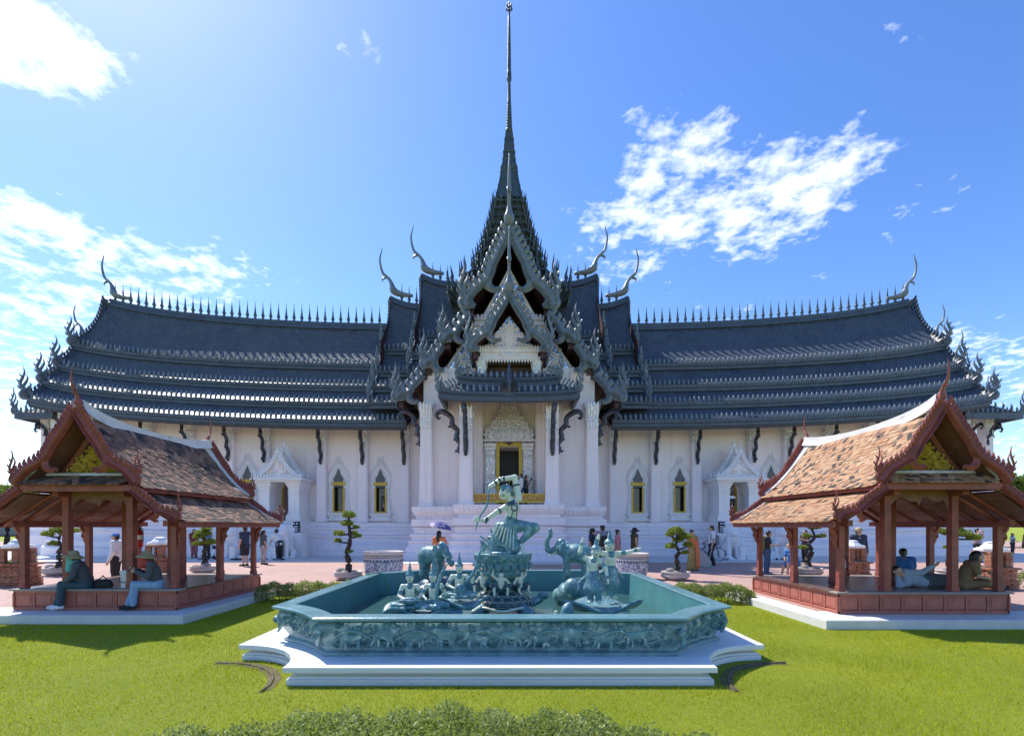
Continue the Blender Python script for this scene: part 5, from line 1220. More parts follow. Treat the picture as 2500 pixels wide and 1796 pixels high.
def arc_frame(u, z, side):
    a = u * math.pi / 2; i = None
    for (o0, z0), (o1, z1) in zip(BP[:-1], BP[1:]):
        if z0 <= z <= z1: o = o0 + (o1 - o0) * (z - z0) / (z1 - z0)
    W_, w_, D_, c_ = 3.34 + o, 2.38 + o * .6, 3.50 + o, 2.56 + o * .6
    ca, sa = math.cos(a) * .28 + (1 - u) * .72, math.sin(a) * .28 + u * .72; x, y = W_ - (W_ - w_) * ca, -(D_ - (D_ - c_) * sa); tx, ty = (W_ - w_) * (math.sin(a) * .28 + .46), (D_ - c_) * (math.cos(a) * .28 + .46)
    return T(side * x, y, z, rz=math.atan2(ty, side * tx) if side > 0 else math.atan2(-ty, tx))
for side in (-1, 1):
    for k in range(46):
        u = rr.uniform(.04, .96); z = rr.uniform(.38, .64); a = rr.uniform(0, 6.28); r = rr.uniform(.04, .07)
        vine.orn([(r * (1 - t / 7) * math.cos(a + t), r * (1 - t / 7) * math.sin(a + t)) for t in np.linspace(0, 5.5, 8)], [.006, .016, .018, .018, .016, .014, .012, .01], .03, arc_frame(u, z, side), 1)
    for u0 in (.0, 1.):     # bold acanthus scroll on the basin corners
        for k in range(4): vine.orn([(0, -.10), (.05, -.02), (.02, .08), (-.05, .12), (-.09, .07), (-.05, .03)], [.012, .03, .032, .028, .02, .008], .04, arc_frame(min(.98, max(.02, u0)), .5, side) @ T(.03 * (k - 1.5), 0, .02 * k - .03, s=1 - .12 * k), 3)
o = vine.build('carved_vine', 'teal', ft); o['kind'] = 'stuff'
def beast(kind):
    p = [ell((0, 0, 0), (.105, .05, .052))]
    if kind == 0:     # horse or deer
        p += [seg((.09, 0, .02), (.15, 0, .085), .032, .022), seg((.15, 0, .09), (.20, 0, .07), .022, .013), seg((-.1, 0, .02), (-.15, 0, -.05), .012, .006), seg((.15, 0, .1), (.145, 0, .125), .008, .004)]
        L = ((.08, .07), (.055, .10), (-.06, -.05), (-.085, -.11))
    elif kind == 1:   # elephant
        p += [ell((-.01, 0, .02), (.105, .05, .065)), ell((.11, 0, .03), (.045, .04, .045)), seg((.145, 0, .02), (.165, 0, -.06), .018, .010), seg((.165, 0, -.06), (.19, 0, -.07), .010, .007), ell((.085, -.03, .03), (.03, .015, .04))]
        L = ((.07, .075), (.04, .04), (-.05, -.05), (-.08, -.085))
    else:             # lion or ox
        p += [ell((.10, 0, .04), (.048, .04, .05)), ell((.145, 0, .03), (.022, .02, .02)), seg((-.1, 0, .02), (-.16, 0, .07), .010, .007), seg((-.16, 0, .07), (-.14, 0, .1), .010, .012)]
        L = ((.07, .12), (.05, .05), (-.06, -.04), (-.085, -.12))
    for a, b in L: p += [seg((a, 0, -.02), ((a + b) / 2 + .01, 0, -.07), .022, .014), seg(((a + b) / 2 + .01, 0, -.07), (b, 0, -.125), .013, .011)]
    return blob_mesh('carved_animal', p, 'teal', .009, .012)
BM = [beast(k) for k in range(3)]
for i, x in enumerate((-1.95, -1.52, -1.12, -.70, -.30, .12, .50, .92, 1.34, 1.76)):
    z = .50 + (.03 if i % 2 else -.01); link('carved_animal', BM[(i * 2 + (i // 3)) % 3], ft, (x, frieze_y(z) - .005, z), (0, rr.uniform(-.12, .12), 0), (rr.choice((-1.25, 1.25)), .75, 1.2))
# drain channels at the base corners
for q in (-1, 1):
    d = MB(); pts = []
    for k in range(9): a = k / 8 * math.pi / 2; pts.append((q * (3.9 - 1.24 * math.cos(a) + .02), -3.98 + 1.2 * math.sin(a)))
    pts = pts[:]
    for off in (.17,): d.tube([(x + q * off * .55, y - off * .75, .012) for x, y in pts], .018, 4, 1)
    o = d.build('drain_kerb', 'soil'); o.location = (-.11, FY, LZ); tag(o, 'narrow curved stone drain edging at the fountain base corner facing the %s-tiled pavilion' % ('dark' if q < 0 else 'orange'), 'kerb')
    d = MB(); L = []
    for x, y in pts: L += [(x + q * .03, y - .04, .004), (x + q * .13, y - .18, .006)]
    d.add(L, [(2 * i, 2 * i + 1, 2 * i + 3, 2 * i + 2) for i in range(len(pts) - 1)]); o = d.build('drain_channel', 'soil'); o.location = (-.11, FY, LZ); o['kind'] = 'structure'
hz = MB(); hx = -3.36
hz.tube([(-2.95, 12.0, LZ + .34), (-3.0, 11.95, LZ + .62), (-3.1, 11.9, LZ + .80), (-3.3, 11.85, LZ + .80), (-3.5, 11.8, LZ + .72), (-3.6, 11.75, LZ + .3), (-3.75, 11.6, LZ + .02), (-4.3, 11.9, LZ + .015), (-4.9, 12.6, LZ + .015)], .016, 6, 4)
tag(hz.build('garden_hose', 'hose'), 'thin green garden hose hanging over the fountain rim', 'hose')
# ---- statue helpers: photo pixels of a figure -> local coordinates at its own distance
def zx4(zx, zy, d, dy=0.): return (PX(zx / 4.0722 + 980, d), d + dy, PZ(zy / 4.0722 + 1130, d))
def statue(name, label, cat, base, parts, h=.013, k=.02, group=None):
    """parts: list of (part name, prims in world coordinates, material, h)"""
    t = thing(name, label, cat, base, 0, group); M = Matrix.Translation(-Vector(base))
    for (nm, pr, m, *hh) in parts: link(nm, blob_mesh(nm, pr, m, hh[0] if hh else h, k, M), t)
    return t
def S4(a, b, ra, rb=None, d=9.6, da=0, db=0, m=0): return seg(zx4(a[0], a[1], d, da), zx4(b[0], b[1], d, db), ra, rb, m)
d = 9.6
# turtle, pedestal figures and lotus bowl
base = zx4(1010, 1440, d); tb = thing('turtle_pedestal', 'teal tiled turtle carrying a lotus bowl held up by small crouching figures', 'statue', (base[0], d, LZ + .30))
Mb = Matrix.Translation(-Vector((base[0], d, LZ + .30))); cx = base[0]
zt = .30 + LZ
mb = MB(); shell = []
for k in range(9):
    a = k / 8 * math.pi / 2; shell.append([(cx + .58 * math.cos(a) * math.cos(b) * (1.0 + .03 * math.sin(6 * b)), d + .5 * math.cos(a) * math.sin(b), zt + .10 + .36 * math.sin(a) - .035 * (k == 0)) for b in np.linspace(0, 2 * math.pi, 33)[:-1]])
mb.loops(shell, 0, Mb, True, (True, False)); mb.build('shell', 'tealdark', tb)
mb = MB()
for row in range(4):        # raised pale rims of the shell plates
    a0, a1 = row * .3 + .05, row * .3 + .27; n = (22, 18, 14, 9)[row]
    for j in range(n):
        b0, b1 = (j + .5 * (row % 2)) / n * 2 * math.pi, (j + .86 + .5 * (row % 2)) / n * 2 * math.pi; P = []
        for a, b in ((a0, b0), (a0, b1), (a1, b1), ((a1 + .05), (b0 + b1) / 2), (a1, b0), (a0, b0)):
            P.append((cx + .595 * math.cos(a) * math.cos(b), d + .515 * math.cos(a) * math.sin(b), zt + .10 + .372 * math.sin(a)))
        mb.tube(P, .0055, 4, 1, 0, Mb)
mb.tube([(cx + .62 * math.cos(b) * (1 + .03 * math.sin(6 * b)), d + .54 * math.sin(b), zt + .09 + .025 * math.sin(5 * b)) for b in np.linspace(0, 2 * math.pi, 60)], .03, 6, 1, 0, Mb)
o = mb.build('shell_plate_rims', 'cream', tb); o['kind'] = 'stuff'
hd = zx4(1405, 1310, d); pr = [seg((cx + .45, d, zt + .12), (hd[0] - .06, d - .05, hd[2] - .08), .11, .075), ell((hd[0], d - .06, hd[2]), (.105, .085, .075)), ell((hd[0] + .06, d - .07, hd[2] - .02), (.06, .06, .05)), ell((hd[0] + .03, d - .14, hd[2] + .03), (.02, .015, .02))]
for (x, y, q) in ((.42, -.38, 1), (-.42, -.38, -1), (.42, .38, 1), (-.42, .38, -1)): pr += [seg((cx + x * .8, d + y * .8, zt + .10), (cx + x + q * .1, d + y * 1.25, zt + .02), .11, .085)]
pr += [seg((cx - .5, d, zt + .08), (cx - .75, d, zt + .03), .06, .015), ell((cx, d, zt + .09), (.5, .42, .09))]
link('turtle_body', blob_mesh('turtle_body', pr, 'teal', .014, .03, Mb), tb)
bx = zx4(1010, 895, d); rb = .57; z1 = bx[2]
mb = MB(); mb.lathe([(.22, zt + .35), (.30, zt + .42), (.25, zt + .5), (.22, z1 - .60), (.27, z1 - .48), (.36, z1 - .44), (.45, z1 - .34), (.40, z1 - .31), (.52, z1 - .18), (.50, z1 - .15), (.55, z1 - .13), (.57, z1 - .03), (.58, z1), (.50, z1 + .005), (.45, z1 - .02), (.0, z1 - .015)], 36, 0, Mb @ T(bx[0], d, 0)); mb.build('lotus_bowl', 'teal', tb)
mb = MB()
for r, z, n, hh in ((.485, z1 - .31, 22, .14), (.38, z1 - .43, 18, .11)):
    for j in range(n):
        a = 2 * math.pi * j / n; mb.orn([(0, hh), (0, hh * .45), (0, 0)], [.055, .062, .02], .03, Mb @ T(bx[0] + (r + .02) * math.cos(a), d + (r + .02) * math.sin(a), z, rz=a + math.pi / 2, rx=rad(24)), 2)
o = mb.build('lotus_petal_row', 'teallight', tb); o['kind'] = 'stuff'
def imp(px, py, yaw, kk):
    """small crouching bearer, hands up against the bowl"""
    R_ = Matrix.Rotation(yaw, 4, 'Z'); z0 = zt + .40
    def q(x, y, z): v = R_ @ Vector((x, y, z)); return (bx[0] + px + v.x, d + py + v.y, z0 + v.z)
    sk = [ell(q(0, -.06, .33), (.05, .055, .06)), seg(q(0, -.02, .1), q(0, -.03, .24), .062, .068), seg(q(-.07, -.03, .25), q(.07, -.03, .25), .03)]
    for s in (-1, 1): sk += [seg(q(s * .08, -.03, .25), q(s * .16, -.04, .32 if s * kk > 0 else .16), .028, .022), seg(q(s * .16, -.04, .32 if s * kk > 0 else .16), q(s * .13, -.03, .45) if s * kk > 0 else q(s * .10, -.13, .10), .022, .018), ell(q(s * .12, -.19, -.02), (.03, .05, .02)), seg(q(s * .13, -.15, .1), q(s * .12, -.14, .0), .03, .022)]
    tl = [seg(q(-.03, 0, .06), q(.03, 0, .06), .075)]
    for s in (-1, 1): tl += [seg(q(s * .05, 0, .06), q(s * .15, -.14, .13), .06, .05)]
    tl2 = [ell(q(0, -.045, .375), (.058, .06, .035)), seg(q(0, -.03, .39), q(0, -.02, .44), .02, .008)]
    link('bearer_body', blob_mesh('bearer_body', sk, 'cream', .011, .014, Mb), tb); link('bearer_cloth', blob_mesh('bearer_cloth', tl, 'tealdark', .012, .014, Mb), tb); link('bearer_crown', blob_mesh('bearer_crown', tl2, 'teal', .011, .01, Mb), tb)
for (px, py, yaw, kk) in ((-.36, -.12, -.6, 1), (-.03, -.36, .0, -1), (.30, -.18, .75, 1), (0, .36, 3.1, 1)): imp(px, py, yaw, kk)
# archer
def C4(*p): return zx4(p[0], p[1], 9.6, p[2] if len(p) > 2 else 0)
A = dict(pel=C4(1065, 625, 0), wai=C4(1085, 560, 0), ch=C4(1115, 440, -.02), nk=C4(1085, 365, -.04), hd=C4(1030, 300, -.07), sR=C4(1165, 350, 0), eR=C4(1128, 140, .03), fR=C4(985, 165, -.06), hR=C4(885, 235, -.12), sL=C4(1050, 430, -.05), eL=C4(945, 490, -.1), wL=C4(830, 570, -.12), hL=C4(765, 555, -.13),
         kR=C4(1320, 640, -.12), aR=C4(1190, 800, -.14), tR=C4(1215, 892, -.2), kL=C4(1150, 880, -.16), aL=C4(885, 745, .05), tL=C4(835, 845, .06))
def A_(a, b, ra, rb=None): return seg(A[a], A[b], ra, rb)
hx_, hy_, hz_ = A['hd']
Rt = Matrix.Rotation(rad(24), 3, 'Y')
skn = [ell(A['hd'], (.112, .105, .135), 0, Rt), seg(A['hd'], A['nk'], .055, .055), A_('nk', 'ch', .06, .12), A_('ch', 'wai', .125, .105), seg(A['sR'], A['sL'], .06, .055), A_('wai', 'pel', .11, .12), A_('sR', 'eR', .075, .055), A_('eR', 'fR', .052, .045), A_('fR', 'hR', .044, .035), A_('sL', 'eL', .06, .05), A_('eL', 'wL', .05, .038), A_('wL', 'hL', .036, .04), seg(A['hR'], C4(870, 275, -.13), .035, .016),
       A_('aL', 'tL', .045, .03), seg(A['tL'], C4(850, 870, .05), .035, .02), seg(C4(1195, 830, -.14), A['tR'], .04, .035), seg(A['tR'], C4(1250, 900, -.26), .035, .02)]
for k in range(4): skn += [seg(A['hL'], C4(745 - 6 * k, 530 + 16 * k, -.17), .016, .012), seg(C4(745 - 6 * k, 530 + 16 * k, -.17), C4(775, 540 + 15 * k, -.19), .012, .010)]
nose = Rt @ Vector((-.03, -.115, -.01)); skn += [ell((hx_ + nose.x, hy_ + nose.y, hz_ + nose.z), (.014, .02, .03), 0, Rt), ell((hx_ + .10, hy_ + .02, hz_ + .02), (.02, .03, .05))]
cl = [seg(A['pel'], A['wai'], .15, .125), seg(C4(1090, 620, 0), A['kR'], .14, .10), seg(A['kR'], C4(1195, 770, -.13), .10, .06), seg(C4(1040, 650, 0), C4(1130, 840, -.12), .15, .11), seg(C4(1120, 850, -.13), C4(905, 755, .02), .10, .062), seg(C4(980, 640, .03), C4(930, 840, .05), .12, .14), seg(C4(930, 850, .05), C4(1100, 885, 0), .10, .07), seg(C4(900, 800, .03), C4(780, 725, .06), .06, .015), seg(C4(1130, 600, -.1), C4(1140, 740, -.16), .035, .025), seg(C4(900, 680, .05), C4(880, 650, .03), .03, .01), ell(C4(1010, 890, .0), (.28, .22, .05))]
folds = []
for k in range(7): folds.append(seg(C4(960 + 26 * k, 620 + 8 * k, -.15), C4(905 + 34 * k, 700 + 26 * k, -.17 - .01 * k), .013, .012))
hd2 = Rt @ Vector((0, .03, .075)); hat = [ell((hx_ + hd2.x, hy_ + hd2.y, hz_ + hd2.z), (.135, .125, .10), 0, Rt), seg(C4(1075, 255, 0), C4(1045, 205, 0), .05, .01), seg(C4(1080, 300, 0), C4(1115, 300, .02), .06, .05)]
eye = []
for (ex, ez) in ((-.045, .025), (.04, .02)): v = Rt @ Vector((ex, -.098, ez)); eye += [seg((hx_ + v.x - .02, hy_ + v.y, hz_ + v.z), (hx_ + v.x + .02, hy_ + v.y, hz_ + v.z + .006), .010, .008)]
for (ex, ez) in ((-.045, .055), (.04, .055)): v = Rt @ Vector((ex, -.094, ez)); eye += [seg((hx_ + v.x - .028, hy_ + v.y, hz_ + v.z - .004), (hx_ + v.x + .028, hy_ + v.y, hz_ + v.z + .008), .006)]
v = Rt @ Vector((-.005, -.104, -.065)); eye += [seg((hx_ + v.x - .022, hy_ + v.y, hz_ + v.z), (hx_ + v.x + .022, hy_ + v.y, hz_ + v.z + .008), .010)]
ar = statue('archer_statue', 'cream and teal ceramic archer kneeling on the lotus bowl with a curved bow', 'statue', C4(1010, 890, 0), [('body', skn, 'cream', .012), ('skirt', cl, 'teal', .015), ('skirt_folds', folds, 'cream', .012), ('headdress', hat, 'teal', .012), ('face_paint', eye, 'tealdark', .007)])
Ma = Matrix.Translation(-Vector(C4(1010, 890, 0)))
mb = MB(); mb.tube([C4(893, 225, -.13), C4(868, 300, -.14), C4(866, 380, -.15), C4(840, 450, -.15), C4(785, 530, -.15), C4(758, 600, -.15), C4(738, 685, -.15)], [.022, .03, .034, .034, .03, .026, .006], 8, 4, 0, Ma, .6, (0, 1, 0)); mb.build('bow', 'teal', ar)
mb = MB()
def ring(c, axis, r, t):
    q = Vector((0, 0, 1)).rotation_difference(Vector(axis)).to_matrix().to_4x4(); mb.lathe([(r - t * .2, -t), (r + .008, -t * .9), (r + .008, t * .9), (r - t * .2, t)], 18, 0, Ma @ Matrix.Translation(c) @ q, cap=False)
vec = lambda a, b: Vector(b) - Vector(a); lp = lambda a, b, t: tuple(Vector(a).lerp(Vector(b), t))
for a, b, t, r in (('sR', 'eR', .62, .063), ('eR', 'fR', .80, .049), ('fR', 'hR', .12, .046), ('fR', 'hR', .5, .044), ('sL', 'eL', .72, .055), ('eL', 'wL', .8, .043), ('wL', 'hL', -.25, .044), ('aL', 'tL', .02, .06)): ring(lp(A[a], A[b], t), vec(A[a], A[b]), r, .02)
ring(lp(A['nk'], A['ch'], .3), vec(A['nk'], A['ch']), .082, .03)
for j in range(9):
    a = rad(-60 + j * 30); c = lp(A['nk'], A['ch'], .38); mb.orn([(0, 0), (0, -.04), (0, -.085)], [.025, .028, .004], .015, Ma @ T(c[0] + .09 * math.sin(a), c[1] - .10 * math.cos(a), c[2], rz=a, rx=rad(-24)), 1)
mb.tube([lp(A['nk'], A['ch'], .4)[:1] + (A['ch'][1] - .11,) + lp(A['nk'], A['ch'], .5)[2:], C4(1100, 470, -.16), C4(1150, 465, -.16), C4(1145, 390, -.13)], .012, 6, 3, 0, Ma); mb.tube([C4(1110, 470, -.15), C4(1090, 540, -.13), C4(1050, 575, -.12)], .008, 6, 3, 0, Ma); mb.tube([C4(1150, 465, -.15), C4(1140, 590, -.13)], .008, 6, 3, 0, Ma)
mb.build('jewellery', 'tealdark', ar)
# ---- smaller figures: generic seated musician / dancer from joints given in local units
def figure(name, label, base, yaw, H, J, seated=True, crown=.35, group=None, extra=None):
    t = thing(name, label, 'statue', base, yaw, group); G = lambda k: tuple(H * np.array(J[k])); r = H
    sk = [ell(G('hd'), (.08 * r, .083 * r, .098 * r)), seg(G('hd'), G('nk'), .04 * r), seg(G('nk'), G('ch'), .045 * r, .10 * r), seg(G('ch'), G('pe'), .095 * r, .085 * r), seg(G('sL'), G('sR'), .045 * r), ell(tuple(np.array(G('hd')) + np.array((0, -.083 * r, -.01 * r))), (.012 * r, .018 * r, .02 * r))]
    for s in 'LR':
        sk += [seg(G('s' + s), G('e' + s), .046 * r, .036 * r), seg(G('e' + s), G('w' + s), .035 * r, .026 * r)]
        w, e = np.array(G('w' + s)), np.array(G('e' + s)); dd = (w - e) / (np.linalg.norm(w - e) + 1e-9); sk += [seg(w, w + dd * .06 * r, .028 * r, .02 * r)]
        f, a = np.array(G('f' + s)), np.array(G('a' + s)); sk += [seg(a, f, .035 * r, .025 * r)]
    cl = [seg(G('pe'), tuple(np.array(G('pe')) + np.array((0, 0, .05 * r))), .12 * r, .105 * r)]
    for s in 'LR': cl += [seg(G('pe'), G('k' + s), .10 * r, .075 * r), seg(G('k' + s), G('a' + s), .075 * r, .05 * r)]
    if not seated:
        cl += [seg(G('pe'), tuple((np.array(G('kL')) + np.array(G('kR'))) / 2), .12 * r, .11 * r)]
        for s in (-1, 1): cl += [seg(tuple(np.array(G('pe')) + np.array((s * .08 * r, 0, 0))), tuple(np.array(G('pe')) + np.array((s * .24 * r, .04 * r, -.12 * r))), .05 * r, .02 * r)]
    h0 = np.array(G('hd'))
    ct = [ell(h0 + np.array((0, .012 * r, .05 * r)), (.088 * r, .09 * r, .07 * r)), seg(h0 + np.array((0, 0, .08 * r)), h0 + np.array((0, 0, crown * .6 * r)), .05 * r, .03 * r), seg(h0 + np.array((0, 0, crown * .6 * r)), h0 + np.array((0, 0, crown * r)), .025 * r, .007 * r), seg(G('nk'), tuple(np.array(G('nk')) * .5 + np.array(G('ch')) * .5 + np.array((0, -.045 * r, 0))), .055 * r, .06 * r)]
    for s in 'LR':
        for a, b, q, w_ in (('s', 'e', .6, .048), ('e', 'w', .8, .034)): p0 = np.array(G(a + s)); p1 = np.array(G(b + s)); c = p0 + (p1 - p0) * q; dd = (p1 - p0) / np.linalg.norm(p1 - p0); ct += [seg(c - dd * .012 * r, c + dd * .012 * r, w_ * r)]
    ey = []
    for s in (-1, 1): ey += [seg(h0 + np.array((s * .028 * r - .012 * r, -.080 * r, .012 * r)), h0 + np.array((s * .028 * r + .012 * r, -.080 * r, .014 * r)), .007 * r)]
    ey += [seg(h0 + np.array((-.014 * r, -.080 * r, -.04 * r)), h0 + np.array((.014 * r, -.080 * r, -.04 * r)), .008 * r)]
    for nm, p, m, hh in (('body', sk, 'cream', .013), ('cloth', cl, 'teal', .014), ('crown', ct, 'teal', .012), ('face_paint', ey, 'tealdark', .006)): link(nm, blob_mesh(nm, p, m, hh, .012 * r + .004), t)
    if extra: extra(t, H)
    return t
SIT = dict(hd=(0, -.04, .66), nk=(0, -.01, .54), ch=(0, 0, .40), pe=(0, .02, .11), sL=(.15, 0, .48), sR=(-.15, 0, .48), eL=(.23, -.05, .29), wL=(.10, -.22, .22), eR=(-.22, -.05, .29), wR=(-.10, -.22, .24), kL=(.30, -.16, .10), kR=(-.30, -.16, .10), aL=(-.05, -.27, .07), aR=(.05, -.28, .09), fL=(-.16, -.29, .07), fR=(.15, -.3, .08))
def ex_drum(t, H):
    mb = MB(); mb.lathe([(.035, -.15), (.06, -.09), (.07, 0), (.06, .09), (.035, .15)], 14, 0, T(0, -.3 * H, .22 * H, ry=math.pi / 2)); mb.tube([(-.2, -.30, .2), (.34, -.33, .2)], .010, 6, 1); mb.build('drum', 'teal', t)
def ex_fiddle(t, H):
    mb = MB(); mb.tube([(.12, -.28, .02), (.13, -.27, .35), (.20, -.25, .62), (.30, -.24, .80)], [.035, .03, .032, .008], 8, 3, flat=.7); mb.lathe([(.03, 0), (.08, .05), (.08, .10), (.03, .14)], 12, 0, T(.12, -.28, 0)); mb.build('fiddle', 'teal', t)
def ex_lute(t, H):
    mb = MB(); mb.lathe([(.0, -.04), (.085, -.035), (.10, 0), (.085, .035), (0, .04)], 18, 0, T(.02, -.23, .20, rx=math.pi / 2)); mb.tube([(.1, -.25, .3), (.26, -.23, .50), (.34, -.2, .78), (.40, -.2, .92)], [.035, .028, .03, .012], 8, 3); mb.orn([(0, 0), (.05, .08), (-.02, .18)], [.05, .06, .005], .03, T(.39, -.2, .88), 2); mb.build('lute', 'teal', t)
def at4(zx, zy, d): return zx4(zx, zy, d)
def wbase(zx, d, z): return (PX(zx / 4.0722 + 980, d), d, z)
J1 = dict(SIT); J2 = dict(SIT, eL=(.27, -.08, .33), wL=(.24, -.20, .50)); J3 = dict(SIT, eL=(.28, -.06, .36), wL=(.34, -.16, .56), eR=(-.25, -.02, .30), wR=(-.06, -.24, .22))
figure('musician_statue', 'seated ceramic musician playing a drum, beside the carved lotus leaf edge', wbase(85, 8.5, .32), .15, .84, J1, extra=ex_drum, group='ceramic musicians in the fountain')
figure('musician_statue', 'seated ceramic musician holding an upright fiddle in the fountain', wbase(318, 8.4, .34), -.1, .84, J2, extra=ex_fiddle, group='ceramic musicians in the fountain')
figure('musician_statue', 'seated ceramic musician playing a long-necked lute next to the turtle pedestal', wbase(575, 8.9, .45), .1, .84, J3, extra=ex_lute, group='ceramic musicians in the fountain')
DAN1 = dict(hd=(.05, -.05, .88), nk=(.02, -.01, .79), ch=(-.01, 0, .68), pe=(.0, .02, .47), sL=(.10, 0, .74), sR=(-.12, 0, .76), eL=(.21, -.05, .60), wL=(.24, -.08, .42), eR=(-.22, -.02, .88), wR=(-.18, -.02, 1.05), kL=(.10, -.06, .26), kR=(-.09, -.02, .26), aL=(.09, -.05, .07), aR=(-.03, 0, .07), fL=(.11, -.13, .03), fR=(-.06, -.09, .03))
DAN2 = dict(hd=(0, -.03, .88), nk=(.02, 0, .78), ch=(.02, 0, .67), pe=(.02, .02, .47), sL=(.13, 0, .75), sR=(-.10, 0, .75), eL=(.30, -.02, .77), wL=(.46, -.04, .82), eR=(-.24, -.03, .83), wR=(-.20, -.05, 1.0), kL=(.09, -.05, .26), kR=(-.02, -.03, .26), aL=(.05, 0, .07), aR=(-.02, -.04, .07), fL=(.1, -.08, .03), fR=(-.04, -.12, .03))
figure('dancer_statue', 'ceramic dancer with one arm raised overhead, standing on the leaf rock', wbase(1905, 8.75, .38), -.15, 1.05, DAN1, False, .26, 'ceramic dancers in the fountain')
figure('dancer_statue', 'ceramic dancer in a tall pointed crown with one arm stretched outward', wbase(2065, 9.1, .41), .1, 1.12, DAN2, False, .30, 'ceramic dancers in the fountain')
# elephants (local x forward)
def elephant(name, label, base, yaw, s, trunk):
    p = [ell((0, 0, .62), (.42, .25, .27)), ell((-.22, 0, .58), (.26, .24, .27)), ell((.42, 0, .76), (.18, .165, .20)), ell((.40, 0, .92), (.11, .13, .10)), seg((.25, 0, .68), (.42, 0, .74), .22, .17)]
    for x, y in ((.22, .14), (.26, -.14), (-.28, .13), (-.24, -.14)): p += [seg((x, y, .5), (x + .02, y, .25), .11, .09), seg((x + .02, y, .25), (x, y, .04), .085, .10)]
    P = catmull(trunk, 4); n = len(P)
    for i in range(n - 1): p.append(seg(P[i], P[i + 1], .085 - .05 * i / n, .085 - .05 * (i + 1) / n))
    for y in (-1, 1): p += [ell((.30, y * .20, .74), (.10, .035, .19)), ell((.27, y * .22, .66), (.08, .03, .12))]
    p += [seg((-.47, 0, .65), (-.52, 0, .35), .03, .015)]
    t = thing(name, label, 'statue', base, yaw, 'ceramic elephants in the fountain'); link('body', blob_mesh('elephant_body', p, 'teal', .022, .035, Matrix.Scale(s, 4)), t)
    for y in (-1, 1):
        mb = MB(); mb.tube([(.52, y * .10, .66), (.62, y * .12, .58), (.74, y * .12, .58)], [.03, .025, .006], 7, 3, 0, Matrix.Scale(s, 4)); mb.build('tusk', 'cream', t)
        mb = MB(); mb.lathe([(.0, -.02), (.022, 0), (0, .02)], 8, 0, Matrix.Scale(s, 4) @ T(.53, y * .135, .80, rx=math.pi / 2)); mb.build('eye', 'tealdark', t)
    return t
e1 = zx4(300, 1120, 11.2); elephant('elephant_statue', 'teal ceramic elephant with its trunk curled, standing behind the musicians', (e1[0], 11.2, e1[2]), -.55, .78, [(.52, 0, .72), (.64, 0, .60), (.66, 0, .45), (.74, 0, .36), (.80, 0, .44)])
e2 = zx4(1735, 1125, 10.6); elephant('elephant_statue', 'teal ceramic elephant raising its trunk high, behind the dancers', (e2[0], 10.6, e2[2]), math.pi - .35, .80, [(.54, 0, .74), (.68, 0, .66), (.80, 0, .74), (.80, 0, .95), (.70, 0, 1.12), (.72, 0, 1.26)])
# rocks, lotus leaves, fish head
def rock(name, label, c, r, matn, seed, n=9, flat=.5, cat='rock'):
    q = random.Random(seed); p = [ell((0, 0, 0), (r[0] * .8, r[1] * .8, r[2] * .8))]
    for k in range(n): p.append(ell((q.uniform(-.7, .7) * r[0], q.uniform(-.7, .7) * r[1], q.uniform(-.5, .5) * r[2]), (r[0] * q.uniform(.2, .45), r[1] * q.uniform(.2, .45), r[2] * q.uniform(.3, .6))))
    o = link(name, blob_mesh(name, p, matn, .02 if max(r) > .2 else .012, .02)); o.location = c; return tag(o, label, cat)
rock('carved_rock', 'dark teal rock ledge under the elephant with the curled trunk', (e1[0] + .05, 11.15, .32), (.50, .42, .38), 'tealdark', 2)
rock('carved_rock', 'dark teal rock ledge under the trunk-raising elephant statue', (e2[0] + .02, 10.5, .34), (.55, .50, .38), 'teal', 3)
def leafpad(label, c, rx, ry, seed):
    q = random.Random(seed); mb = MB(); L = []
    for r in (0.02, .35, .7, .92, 1.0): L.append([(rx * r * math.cos(a) * (1 + .06 * math.sin(5 * a + seed)), ry * r * math.sin(a), (.10 * r ** 3 * math.sin(3 * a + seed) + .05 * r * r) * (1 if r < 1 else .9)) for a in np.linspace(0, 2 * math.pi, 37)[:-1]])
    L.append([(x * .97, y * .97, z - .05) for x, y, z in L[-1]]); L.append([(x * .3, y * .3, -.10) for x, y, z in L[-1]])
    mb.loops(L, 0, None, True); o = mb.build('lotus_leaf_rock', 'teal'); o.location = c; return tag(o, label, 'sculpture')
leafpad('wavy teal lotus leaf platform under the drum player', (PX(1000, 8.6), 8.55, .28), .48, .38, 1)
leafpad('wavy teal lotus leaf platform under the lute player', (PX(1120, 8.8), 8.8, .40), .52, .34, 2)
leafpad('low teal leaf platform under the fiddle player', (PX(1058, 8.3), 8.35, .26), .50, .30, 5)
leafpad('broad teal lotus leaf platform under the two dancers', (PX(1468, 8.8), 8.85, .33), .72, .42, 3)
f0 = zx4(1640, 1440, 8.1); t = thing('fish_sculpture', 'teal ceramic fish head rising from the water before the dancers', 'sculpture', (f0[0], 8.1, .13))
link('body', blob_mesh('fish_body', [seg((0, 0, .02), (.02, 0, .26), .15, .10), seg((.02, 0, .26), (.04, 0, .33), .09, .05), seg((-.12, -.02, .03), (-.18, 0, .16), .06, .03), seg((.1, 0, .0), (.4, .05, .0), .09, .04)], 'teal', .016, .03), t)
mb = MB()
for k in range(7): mb.orn([(0, 0), (0, .03), (0, .055)], [.02, .02, .003], .02, T(-.18 + .004 * k, -.06, .02 + .035 * k, ry=rad(-80)), 1)
mb.build('fin', 'cream', t)
